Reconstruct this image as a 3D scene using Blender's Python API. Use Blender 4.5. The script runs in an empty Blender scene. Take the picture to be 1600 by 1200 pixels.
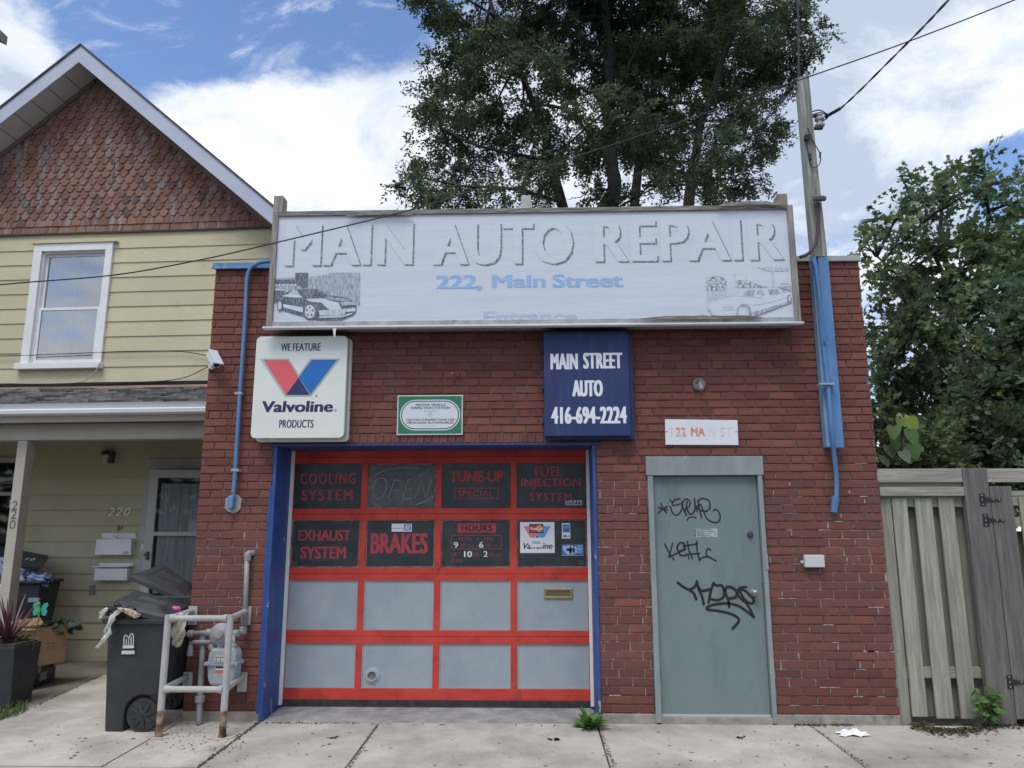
import bpy, bmesh, math, random
import numpy as np
from mathutils import Vector, Matrix
random.seed(7); NR = np.random.default_rng(7)
SC = bpy.context.scene; COL = SC.collection
R = math.radians

# ------------------------------------------------------------------ camera
FPX = 1180.0
TILT, YAW, ROLL = 0.188913, -0.029718, -0.001441
CAM = Vector((3.06505, -6.86897, 1.55046))
_F = Vector((math.sin(YAW)*math.cos(TILT), math.cos(YAW)*math.cos(TILT), math.sin(TILT)))
_r0 = Vector((math.cos(YAW), -math.sin(YAW), 0)); _u0 = _r0.cross(_F)
_R = _r0*math.cos(ROLL) + _u0*math.sin(ROLL); _U = _u0*math.cos(ROLL) - _r0*math.sin(ROLL)
cam = bpy.data.cameras.new('camera'); camo = bpy.data.objects.new('camera', cam); COL.objects.link(camo)
cam.sensor_width = 36; cam.lens = FPX/1600*36; cam.clip_end = 2000; cam.clip_start = 0.05
camo.matrix_world = Matrix(((_R.x, _U.x, -_F.x, CAM.x), (_R.y, _U.y, -_F.y, CAM.y), (_R.z, _U.z, -_F.z, CAM.z), (0, 0, 0, 1)))
SC.camera = camo

def ray(px, py): return _F + _R*((px-800)/FPX) + _U*((600-py)/FPX)
def at(px, py, Y):                       # point of the photo on the upright plane y = Y
    d = ray(px, py); return CAM + d*((Y-CAM.y)/d.y)
def wr(x0, y0, x1, y1, Y):               # photo box -> upright world rectangle X0, X1, Z0, Z1
    xm, ym = (x0+x1)/2, (y0+y1)/2
    return at(x0, ym, Y).x, at(x1, ym, Y).x, at(xm, y1, Y).z, at(xm, y0, Y).z

# ------------------------------------------------------------------ sky and light
SUN_EL, SUN_AZ = R(60), R(200)           # azimuth clockwise from +Y
w = bpy.data.worlds.new('World'); SC.world = w; w.use_nodes = True
nt = w.node_tree; nt.nodes.clear()
def N(t, **k):
    n = nt.nodes.new(t)
    for a, b in k.items(): setattr(n, a, b)
    return n
def L(a, b): nt.links.new(a, b)
def M(op, a, b=None, c=None, clamp=False):
    n = N('ShaderNodeMath', operation=op); n.use_clamp = clamp
    for i, v in enumerate((a, b, c)):
        if v is None: continue
        if hasattr(v, 'links'): L(v, n.inputs[i])
        else: n.inputs[i].default_value = v
    return n.outputs[0]
tc = N('ShaderNodeTexCoord')
sky = N('ShaderNodeTexSky', sky_type='NISHITA'); sky.sun_disc = False
sky.sun_elevation = SUN_EL; sky.sun_rotation = SUN_AZ; sky.air_density = 1.0; sky.dust_density = 0.3; sky.ozone_density = 3.0
sep = N('ShaderNodeSeparateXYZ'); L(tc.outputs['Generated'], sep.inputs[0])
den = M('ADD', M('MAXIMUM', sep.outputs[2], 0.0), 0.22)
cmb = N('ShaderNodeCombineXYZ')
L(M('DIVIDE', sep.outputs[0], den), cmb.inputs[0]); L(M('DIVIDE', sep.outputs[1], den), cmb.inputs[1])
def noise(vec, scale, det, rough, off=(0, 0, 0), dist=0.0):
    mp = N('ShaderNodeMapping'); L(vec, mp.inputs[0]); mp.inputs['Location'].default_value = off
    n = N('ShaderNodeTexNoise'); L(mp.outputs[0], n.inputs['Vector'])
    n.inputs['Scale'].default_value = scale; n.inputs['Detail'].default_value = det; n.inputs['Roughness'].default_value = rough
    n.inputs['Distortion'].default_value = dist
    return n.outputs['Fac']
def lobe(px, py, deg, soft):              # 1 inside an angular disc round a direction, 0 outside
    d = ray(px, py).normalized()
    v = N('ShaderNodeVectorMath', operation='DOT_PRODUCT'); nv = N('ShaderNodeVectorMath', operation='NORMALIZE')
    L(tc.outputs['Generated'], nv.inputs[0]); L(nv.outputs[0], v.inputs[0]); v.inputs[1].default_value = d
    mr = N('ShaderNodeMapRange', interpolation_type='SMOOTHSTEP'); L(v.outputs['Value'], mr.inputs[0])
    mr.inputs[1].default_value = math.cos(R(deg+soft)); mr.inputs[2].default_value = math.cos(R(max(deg-soft, 0)))
    return mr.outputs[0]
P = cmb.outputs[0]
n1 = noise(P, 1.7, 9, 0.60, (3.1, 1.7, 0), 0.25)
n2 = noise(P, 5.5, 8, 0.62, (8.1, 4.2, 0), 0.3)
n5 = noise(P, 16.0, 6, 0.65, (2.7, 6.1, 0), 0.4)
cov = M('ADD', M('ADD', M('MULTIPLY', n1, 0.55), M('MULTIPLY', n2, 0.40)), M('MULTIPLY', n5, 0.20))
cov = M('ADD', M('MULTIPLY', M('SUBTRACT', cov, 0.575), 1.7), 0.60)
for (px, py, dg, sf, amt) in ((500, 5, 5.0, 4, 0.36), (390, 40, 4.0, 3.5, 0.30), (270, 40, 4.0, 3.5, 0.28), (170, 60, 3.5, 3, 0.24), (600, -60, 5, 4, 0.26), (1585, 285, 2.0, 1.8, 0.5), (1380, 590, 2.5, 2.5, 0.22)):
    cov = M('SUBTRACT', cov, M('MULTIPLY', lobe(px, py, dg, sf), amt))
for (px, py, dg, sf, amt) in ((30, 150, 3.0, 2.5, 0.22), (30, 10, 2.0, 2.5, 0.07), (330, 230, 5.5, 4, 0.30), (470, 230, 6.0, 4.5, 0.28), (600, 180, 6.5, 5, 0.28), (1400, 150, 13, 8, 0.16)):
    cov = M('ADD', cov, M('MULTIPLY', lobe(px, py, dg, sf), amt))
mr = N('ShaderNodeMapRange', interpolation_type='SMOOTHSTEP'); L(cov, mr.inputs[0]); mr.inputs[1].default_value = 0.40; mr.inputs[2].default_value = 0.68
wmap = N('ShaderNodeMapping'); L(P, wmap.inputs[0]); wmap.inputs['Rotation'].default_value = (0, 0, .5); wmap.inputs['Scale'].default_value = (1.0, 2.6, 1)
wisp = N('ShaderNodeMapRange', interpolation_type='SMOOTHSTEP'); L(noise(wmap.outputs[0], 3.2, 9, 0.68, (4.4, .7, 0), .6), wisp.inputs[0]); wisp.inputs[1].default_value = 0.52; wisp.inputs[2].default_value = 0.78
dens = M('MAXIMUM', mr.outputs[0], M('MULTIPLY', wisp.outputs[0], 0.85))
n3 = noise(P, 3.0, 9, 0.62, (1.2, 9.3, 0), 0.4)
n4 = noise(P, 1.0, 3, 0.5, (5.2, 2.3, 0), 0.0)
shade = M('ADD', M('MULTIPLY', n3, 0.75), M('MULTIPLY', n4, 0.35))
shade = M('ADD', M('MULTIPLY', M('SUBTRACT', shade, 0.55), 1.95), 0.53)
for (px, py, dg, sf, amt) in ((1400, 170, 13, 8, 0.11), (1420, 230, 5, 4, 0.08), (420, 320, 7, 6, 0.05), (1330, 30, 6, 5, 0.04)):
    shade = M('SUBTRACT', shade, M('MULTIPLY', lobe(px, py, dg, sf), amt))
for (px, py, dg, sf, amt) in ((560, 130, 8, 6, 0.03), (60, 190, 7, 6, 0.06), (1560, 110, 5, 4, 0.16), (1330, 330, 5, 4, .10)):
    shade = M('ADD', shade, M('MULTIPLY', lobe(px, py, dg, sf), amt))
cr = N('ShaderNodeValToRGB'); L(shade, cr.inputs[0])
cr.color_ramp.elements[0].position = 0.33; cr.color_ramp.elements[0].color = (0.42, 0.48, 0.60, 1)
cr.color_ramp.elements[1].position = 0.66; cr.color_ramp.elements[1].color = (0.83, 0.85, 0.88, 1)
e = cr.color_ramp.elements.new(0.48); e.color = (0.62, 0.67, 0.76, 1)
tint = N('ShaderNodeMix', data_type='RGBA', blend_type='MULTIPLY'); tint.inputs[0].default_value = 1; L(sky.outputs[0], tint.inputs[6]); tint.inputs[7].default_value = (.96, .98, 1.06, 1)
bsky = N('ShaderNodeBackground'); L(tint.outputs[2], bsky.inputs[0]); bsky.inputs[1].default_value = 0.15
bcl = N('ShaderNodeBackground'); L(cr.outputs[0], bcl.inputs[0]); bcl.inputs[1].default_value = 1.0
mx = N('ShaderNodeMixShader'); L(dens, mx.inputs[0]); L(bsky.outputs[0], mx.inputs[1]); L(bcl.outputs[0], mx.inputs[2])
wo = N('ShaderNodeOutputWorld'); L(mx.outputs[0], wo.inputs[0])

sl = bpy.data.lights.new('sun', 'SUN'); sl.energy = 1.5; sl.angle = R(28); sl.color = (1, 0.96, 0.9)
so = bpy.data.objects.new('sun', sl); COL.objects.link(so)
sd = Vector((math.sin(SUN_AZ)*math.cos(SUN_EL), math.cos(SUN_AZ)*math.cos(SUN_EL), math.sin(SUN_EL)))
so.rotation_euler = sd.to_track_quat('Z', 'Y').to_euler(); so.location = (0, -20, 30)
SC.view_settings.view_transform = 'Standard'; SC.view_settings.look = 'None'
SC.view_settings.exposure = 0.43; SC.view_settings.gamma = 1.0; SC.view_settings.use_curve_mapping = False
SC.cycles.max_bounces = 6; SC.cycles.use_denoising = True

# ------------------------------------------------------------------ materials
MATS = {}
def mat(name, col, rough=0.7, col2=None, scale=6.0, lo=0.4, hi=0.65, bump=0.0, bscale=60.0, metal=0.0, spec=0.5, attr=False, stretch=(1, 1, 1),
        dirt=None, dscale=2.0, dlo=0.55, dhi=0.7, trans=0.0, detail=6, bstretch=None):
    if name in MATS: return MATS[name]
    m = bpy.data.materials.new(name); m.use_nodes = True; MATS[name] = m
    t = m.node_tree; b = t.nodes['Principled BSDF']; nn = t.nodes.new; lk = t.links.new
    b.inputs['Roughness'].default_value = rough; b.inputs['Metallic'].default_value = metal; b.inputs['Specular IOR Level'].default_value = spec
    co = nn('ShaderNodeTexCoord')
    def nz(sc, st=(1, 1, 1), off=0.0):
        mp = nn('ShaderNodeMapping'); lk(co.outputs['Object'], mp.inputs[0]); mp.inputs['Scale'].default_value = st; mp.inputs['Location'].default_value = (off, off*2, off*3)
        n = nn('ShaderNodeTexNoise'); lk(mp.outputs[0], n.inputs['Vector']); n.inputs['Scale'].default_value = sc; n.inputs['Detail'].default_value = detail; n.inputs['Roughness'].default_value = 0.6
        return n.outputs['Fac']
    def rng(v, a, c):
        r = nn('ShaderNodeMapRange'); lk(v, r.inputs[0]); r.inputs[1].default_value = a; r.inputs[2].default_value = c; return r.outputs[0]
    def mix(f, a, c, typ='MIX'):
        x = nn('ShaderNodeMix'); x.data_type = 'RGBA'; x.blend_type = typ
        if hasattr(f, 'links'): lk(f, x.inputs[0])
        else: x.inputs[0].default_value = f
        for i, v in ((6, a), (7, c)):
            if hasattr(v, 'links'): lk(v, x.inputs[i])
            else: x.inputs[i].default_value = (*v[:3], 1)
        return x.outputs[2]
    c = col
    if col2 is not None: c = mix(rng(nz(scale, stretch), lo, hi), col, col2)
    if attr:
        va = nn('ShaderNodeVertexColor'); va.layer_name = 'Col'
        c = mix(1.0, c, va.outputs['Color'], 'MULTIPLY')
    if dirt is not None: c = mix(rng(nz(dscale, stretch, 3.3), dlo, dhi), c, dirt)
    if hasattr(c, 'links'): lk(c, b.inputs['Base Color'])
    else: b.inputs['Base Color'].default_value = (*c, 1)
    if bump:
        bp = nn('ShaderNodeBump'); bp.inputs['Strength'].default_value = bump; bp.inputs['Distance'].default_value = 0.01
        lk(nz(bscale, bstretch or stretch, 1.1), bp.inputs['Height']); lk(bp.outputs[0], b.inputs['Normal'])
    if trans:
        tr = nn('ShaderNodeBsdfTranslucent')
        if hasattr(c, 'links'): lk(c, tr.inputs[0])
        else: tr.inputs[0].default_value = (*c, 1)
        ms = nn('ShaderNodeMixShader'); ms.inputs[0].default_value = trans
        lk(b.outputs[0], ms.inputs[1]); lk(tr.outputs[0], ms.inputs[2]); lk(ms.outputs[0], t.nodes['Material Output'].inputs[0])
    return m

W1 = (1, 1, 1)
brick_m = mat('brick', (0.92, 0.88, 0.88), 0.9, (1.0, 1.0, 1.0), 14, bump=0.5, bscale=120, attr=True, dirt=(0.13, 0.085, 0.08), dscale=3.0, dlo=0.60, dhi=0.85, spec=0.25)
mortar_m = mat('mortar', (0.12, 0.10, 0.09), 0.95, (0.22, 0.19, 0.17), 9, bump=0.6, bscale=90, attr=True, spec=0.1)
conc_m = mat('concrete_sidewalk', (0.41, 0.385, 0.35), 0.92, (0.54, 0.51, 0.46), 2.6, 0.35, 0.7, bump=0.25, bscale=140, dirt=(0.27, 0.25, 0.22), dscale=1.5, dlo=0.47, dhi=0.74, attr=True, spec=0.2)
apron_m = mat('concrete_apron', (0.24, 0.24, 0.245), 0.9, (0.36, 0.355, 0.35), 5, bump=0.3, bscale=120, dirt=(0.17, 0.165, 0.165), dscale=2.4, dlo=0.5, dhi=0.68, spec=0.2)
found_m = mat('foundation_concrete', (0.27, 0.245, 0.21), 0.95, (0.38, 0.35, 0.30), 9, bump=0.8, bscale=60, dirt=(0.10, 0.095, 0.085), dscale=5, dlo=0.56, dhi=0.7, spec=0.2)
asph_m = mat('asphalt', (0.05, 0.05, 0.052), 0.95, (0.075, 0.075, 0.075), 20, bump=0.6, bscale=200)
soil_m = mat('soil', (0.07, 0.055, 0.04), 0.95, (0.13, 0.105, 0.08), 14, bump=0.8, bscale=60)
blue_m = mat('blue_paint', (0.020, 0.064, 0.235), 0.5, (0.03, 0.085, 0.29), 7, bump=0.25, bscale=40, dirt=(0.30, 0.30, 0.31), dscale=9, dlo=0.645, dhi=0.655, stretch=(1, 1, 0.4))
lblue_m = mat('light_blue_paint', (0.075, 0.19, 0.40), 0.55, (0.115, 0.25, 0.48), 9, dirt=(0.30, 0.34, 0.38), dscale=6, dlo=0.66, dhi=0.74, stretch=(1, 1, 0.3))
red_m = mat('red_paint', (0.50, 0.045, 0.034), 0.5, (0.58, 0.065, 0.045), 4, bump=0.12, bscale=30, dirt=(0.27, 0.035, 0.03), dscale=4.5, dlo=0.52, dhi=0.74, spec=0.35)
panel_m = mat('grey_panel_paint', (0.30, 0.345, 0.385), 0.55, (0.345, 0.39, 0.425), 3, bump=0.08, bscale=25, dirt=(0.24, 0.27, 0.295), dscale=3, dlo=0.58, dhi=0.9, spec=0.3)
glass_m = mat('dark_dirty_glass', (0.036, 0.046, 0.052), 0.22, (0.052, 0.063, 0.070), 6, dirt=(0.075, 0.085, 0.09), dscale=4, dlo=0.62, dhi=0.9, spec=0.35)
glassd_m = mat('dusty_glass', (0.085, 0.095, 0.105), 0.4, (0.12, 0.13, 0.14), 7, dirt=(0.19, 0.20, 0.21), dscale=5, dlo=0.58, dhi=0.8, spec=0.3)
seal_m = mat('window_bead', (0.10, 0.085, 0.07), 0.8, (0.28, 0.24, 0.19), 12)
white_m = mat('white_trim', (0.72, 0.73, 0.74), 0.55, (0.80, 0.80, 0.80), 5, dirt=(0.55, 0.53, 0.50), dscale=5, dlo=0.62, dhi=0.75)
vinyl_m = mat('banner_vinyl', (0.585, 0.64, 0.735), 0.5, (0.635, 0.68, 0.765), 2, bump=0.32, bscale=5, bstretch=(0.35, 1, 2.4), stretch=(0.3, 1, 3), spec=0.3)
letterw_m = mat('banner_white_letter', (0.62, 0.67, 0.757), 0.5, spec=0.3, bump=0.32, bscale=5, bstretch=(0.35, 1, 2.4))
shad_m = mat('banner_dark_print', (0.12, 0.13, 0.16), 0.6, (0.42, 0.45, 0.50), 60, 0.46, 0.62)
halft_m = mat('banner_halftone', (0.22, 0.26, 0.33), 0.6, (0.52, 0.57, 0.66), 50, 0.38, 0.62, stretch=(2.2, 1, 0.35))
halfl_m = mat('banner_halftone_pale', (0.40, 0.46, 0.53), 0.6, (0.60, 0.66, 0.74), 55, 0.38, 0.62, stretch=(1.8, 1, 0.45))
bluepr_m = mat('banner_blue_print', (0.24, 0.43, 0.71), 0.6, (0.37, 0.54, 0.76), 26, 0.4, 0.65, stretch=(0.25, 1, 3))
faint_m = mat('banner_faint_print', (0.36, 0.45, 0.64), 0.6, (0.50, 0.57, 0.70), 26, 0.35, 0.6, stretch=(0.25, 1, 3))
alum_m = mat('weathered_aluminium', (0.34, 0.345, 0.355), 0.55, (0.47, 0.475, 0.48), 7, metal=0.25, dirt=(0.20, 0.17, 0.14), dscale=7, dlo=0.6, dhi=0.72)
wood_g_m = mat('grey_weathered_wood', (0.20, 0.19, 0.175), 0.9, (0.36, 0.345, 0.31), 7, stretch=(6, 6, 0.5), bump=0.6, bscale=14, bstretch=(9, 9, 0.6))
plank_m = mat('weathered_plank', (0.14, 0.13, 0.12), 0.9, (0.33, 0.31, 0.28), 12, stretch=(0.5, 6, 6), bump=0.6, bscale=14, bstretch=(0.6, 9, 9))
cream_m = mat('cream_plastic', (0.70, 0.74, 0.69), 0.45, (0.74, 0.78, 0.73), 3, dirt=(0.58, 0.62, 0.56), dscale=3, dlo=0.62, dhi=0.8)
navy_m = mat('navy_ink', (0.018, 0.026, 0.10), 0.5)
vred_m = mat('sign_red', (0.72, 0.115, 0.135), 0.45); vblue_m = mat('sign_blue', (0.012, 0.15, 0.48), 0.45); vdark_m = mat('sign_overlap_navy', (0.022, 0.03, 0.11), 0.45)
vgrey_m = mat('sign_outline_grey', (0.40, 0.44, 0.47), 0.5)
navysign_m = mat('navy_sign_paint', (0.014, 0.029, 0.118), 0.55, (0.02, 0.038, 0.14), 5, stretch=(3, 1, 0.3), dirt=(0.04, 0.06, 0.17), dscale=5)
lwhite_m = mat('white_lettering', (0.74, 0.77, 0.82), 0.5)
green_m = mat('sign_green', (0.022, 0.19, 0.10), 0.45); signw_m = mat('sign_white', (0.66, 0.69, 0.75), 0.45); ink_m = mat('black_ink', (0.02, 0.022, 0.025), 0.5)
dgreen_m = mat('dark_green_ink', (0.05, 0.13, 0.10), 0.5); paleink_m = mat('pale_grey_ink', (0.40, 0.43, 0.46), 0.6)
orange_m = mat('faded_orange', (0.72, 0.22, 0.10), 0.6, (0.70, 0.72, 0.76), 30, 0.50, 0.62)
orangep_m = mat('paler_orange', (0.70, 0.45, 0.36), 0.6, (0.70, 0.73, 0.78), 30, 0.36, 0.5)
steel_m = mat('door_grey_green', (0.168, 0.22, 0.225), 0.5, (0.185, 0.238, 0.243), 2, bump=0.08, bscale=30, dirt=(0.13, 0.16, 0.16), dscale=4, dlo=0.52, dhi=0.82, spec=0.35, stretch=(1.5, 1, .5))
frame_m = mat('door_frame_grey', (0.22, 0.255, 0.26), 0.6, (0.27, 0.305, 0.31), 8, dirt=(0.45, 0.46, 0.46), dscale=9, dlo=0.66, dhi=0.74, stretch=(1, 1, 0.35))
spray_m = mat('black_spray', (0.012, 0.014, 0.016), 0.55)
chrome_m = mat('dull_metal', (0.30, 0.29, 0.28), 0.35, (0.42, 0.40, 0.38), 20, metal=0.8)
darkmet_m = mat('dark_metal', (0.07, 0.07, 0.072), 0.5, metal=0.3)
brass_m = mat('brass', (0.36, 0.30, 0.15), 0.35, (0.45, 0.38, 0.20), 15, metal=0.7)
rubber_m = mat('black_rubber', (0.022, 0.022, 0.025), 0.7, (0.04, 0.04, 0.043), 20)
wred_m = mat('window_red_letter', (0.40, 0.05, 0.07), 0.55, (0.32, 0.04, 0.06), 16, 0.5, 0.7); wredf_m = mat('window_red_faded', (0.40, 0.052, 0.07), 0.6, (0.22, 0.045, 0.058), 18, 0.45, 0.7)
chalk_m = mat('faded_white_marks', (0.24, 0.255, 0.27), 0.7, (0.13, 0.14, 0.15), 14, 0.42, 0.62)
stick_b = mat('sticker_blue', (0.05, 0.16, 0.42), 0.4); stick_p = mat('sticker_pink', (0.66, 0.22, 0.24), 0.4); stick_lb = mat('sticker_light_blue', (0.12, 0.34, 0.66), 0.4)
stick_r = mat('sticker_red', (0.60, 0.04, 0.03), 0.4); stick_o = mat('sticker_orange', (0.75, 0.30, 0.04), 0.4); stick_w = mat('sticker_white', (0.74, 0.76, 0.80), 0.4)
gaspipe_m = mat('gas_pipe_grey', (0.235, 0.255, 0.265), 0.55, (0.29, 0.31, 0.32), 10, metal=0.1, dirt=(0.16, 0.15, 0.14), dscale=9, dlo=0.62, dhi=0.75)
meter_m = mat('gas_meter_grey', (0.30, 0.345, 0.365), 0.5, (0.34, 0.38, 0.40), 6)
cage_m = mat('guard_pipe_paint', (0.36, 0.36, 0.35), 0.6, (0.44, 0.44, 0.42), 8, dirt=(0.15, 0.085, 0.05), dscale=10, dlo=0.66, dhi=0.74)
rust_m = mat('rust', (0.16, 0.09, 0.05), 0.9, (0.32, 0.28, 0.23), 16, dirt=(0.035, 0.022, 0.016), dscale=9, dlo=0.5, dhi=0.62)
binp_m = mat('bin_plastic', (0.030, 0.033, 0.037), 0.55, (0.042, 0.046, 0.05), 4, dirt=(0.085, 0.085, 0.085), dscale=4, dlo=0.66, dhi=0.85, bump=0.1, bscale=70, spec=0.4)
lid_m = mat('bin_lid_plastic', (0.038, 0.04, 0.045), 0.42, (0.06, 0.062, 0.068), 5, dirt=(0.12, 0.12, 0.115), dscale=5, dlo=0.64, dhi=0.85, spec=0.5)
cloth_m = mat('white_rag', (0.66, 0.65, 0.62), 0.9, (0.78, 0.77, 0.74), 8, bump=0.5, bscale=40); ragb_m = mat('stained_rag', (0.66, 0.60, 0.48), 0.9, (0.42, 0.27, 0.13), 12, bump=0.5, bscale=40)
beigebag_m = mat('beige_bag', (0.46, 0.42, 0.35), 0.7, (0.56, 0.52, 0.45), 9, bump=0.6, bscale=30); blackbag_m = mat('black_bag', (0.012, 0.012, 0.013), 0.3, bump=0.8, bscale=20)
pink_m = mat('pink_plastic', (0.72, 0.10, 0.42), 0.45); paper_m = mat('white_paper', (0.78, 0.79, 0.82), 0.8)
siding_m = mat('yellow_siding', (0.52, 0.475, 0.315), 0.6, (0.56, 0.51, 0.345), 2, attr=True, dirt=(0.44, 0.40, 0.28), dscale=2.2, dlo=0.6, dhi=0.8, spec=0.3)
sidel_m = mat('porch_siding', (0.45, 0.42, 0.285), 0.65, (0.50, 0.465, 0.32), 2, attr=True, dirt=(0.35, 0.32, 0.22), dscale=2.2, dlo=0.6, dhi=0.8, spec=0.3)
shing_m = mat('terracotta_shingle', (0.90, 0.88, 0.88), 0.9, (1, 1, 1), 10, attr=True, bump=0.5, bscale=45, bstretch=(3, 3, 0.5), dirt=(0.30, 0.27, 0.27), dscale=4.5, dlo=0.5, dhi=0.74, stretch=(3.0, 1, 0.6), spec=0.15)
asphsh_m = mat('grey_roof_shingle', (0.14, 0.143, 0.143), 0.95, (0.23, 0.23, 0.225), 12, attr=True, bump=0.5, bscale=150, spec=0.15)
soffit_m = mat('soffit_white', (0.50, 0.49, 0.49), 0.6); fascia_m = mat('white_fascia', (0.43, 0.46, 0.57), 0.5, (0.47, 0.50, 0.61), 3)
gutter_m = mat('white_gutter', (0.80, 0.83, 0.86), 0.35, (0.84, 0.86, 0.88), 4, stretch=(0.4, 1, 1), dirt=(0.52, 0.51, 0.48), dscale=5, dlo=0.64, dhi=0.8)
beige_m = mat('beige_wood_paint', (0.40, 0.375, 0.325), 0.7, (0.44, 0.415, 0.36), 4, bump=0.15, bscale=40, dirt=(0.27, 0.25, 0.21), dscale=8, dlo=0.68, dhi=0.8)
flash_m = mat('brown_flashing', (0.30, 0.165, 0.12), 0.8, (0.17, 0.13, 0.11), 6, stretch=(0.4, 2, 2))
curt_m = mat('curtain', (0.78, 0.80, 0.80), 0.9, (0.66, 0.70, 0.71), 5, stretch=(4, 1, 0.3), trans=0.2); curtd_m = mat('grey_curtain', (0.50, 0.54, 0.54), 0.9, (0.30, 0.34, 0.345), 6, stretch=(6, 1, 0.3))
void_m = mat('dark_room', (0.012, 0.014, 0.016), 0.9)
post_wood_m = mat('treated_wood', (0.25, 0.255, 0.20), 0.9, (0.37, 0.37, 0.30), 5, stretch=(7, 7, 0.45), bump=0.5, bscale=14, bstretch=(9, 9, 0.5), attr=True, dirt=(0.18, 0.16, 0.13), dscale=4, dlo=0.50, dhi=0.8)
dark_wood_m = mat('dark_aged_wood', (0.125, 0.12, 0.118), 0.95, (0.20, 0.19, 0.175), 5, stretch=(6, 6, 0.5), bump=0.6, bscale=14, bstretch=(9, 9, 0.5), attr=True, dirt=(0.24, 0.20, 0.16), dscale=3, dlo=0.62, dhi=0.75)
rail_wood_m = mat('aged_rail_wood', (0.25, 0.245, 0.215), 0.95, (0.38, 0.37, 0.325), 5, stretch=(0.45, 7, 7), bump=0.5, bscale=14, bstretch=(0.5, 9, 9), attr=True, dirt=(0.09, 0.08, 0.07), dscale=4, dlo=0.66, dhi=0.74)
mast_m = mat('mast_wood', (0.22, 0.23, 0.215), 0.95, (0.38, 0.385, 0.36), 6, stretch=(8, 8, 0.4), bump=0.8, bscale=12, bstretch=(9, 9, 0.5), dirt=(0.12, 0.15, 0.11), dscale=3, dlo=0.55, dhi=0.7)
wire_m = mat('black_cable', (0.014, 0.014, 0.018), 0.6); porc_m = mat('porcelain', (0.42, 0.43, 0.43), 0.35)
bark_m = mat('bark', (0.022, 0.021, 0.02), 0.95, (0.042, 0.039, 0.036), 9, bump=0.8, bscale=20)
leafl_m = mat('locust_leaf', (1, 1, 1), 0.6, attr=True, trans=0.52, spec=0.3); 
planter_m = mat('planter_black', (0.022, 0.026, 0.032), 0.6, (0.03, 0.034, 0.04), 12, bump=0.2, bscale=60); purple_m = mat('purple_leaf', (0.075, 0.028, 0.045), 0.5, (0.12, 0.05, 0.06), 20)
card_m = mat('cardboard', (0.33, 0.21, 0.115), 0.9, (0.37, 0.245, 0.14), 5); tote_m = mat('tote_black', (0.015, 0.017, 0.022), 0.4); totelid_m = mat('tote_blue_lid', (0.02, 0.06, 0.24), 0.45)
bluebag_m = mat('blue_bag', (0.13, 0.23, 0.42), 0.3, (0.30, 0.42, 0.60), 12, bump=0.8, bscale=25); bottle_m = mat('clear_bottle_bag', (0.20, 0.30, 0.46), 0.25, (0.55, 0.60, 0.68), 18, bump=0.8, bscale=30)
teal_m = mat('teal_plastic', (0.03, 0.32, 0.32), 0.45); lime_m = mat('lime_plastic', (0.12, 0.36, 0.05), 0.45)
mailbox_m = mat('mailbox_white', (0.80, 0.82, 0.84), 0.4, (0.84, 0.86, 0.88), 3)

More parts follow.
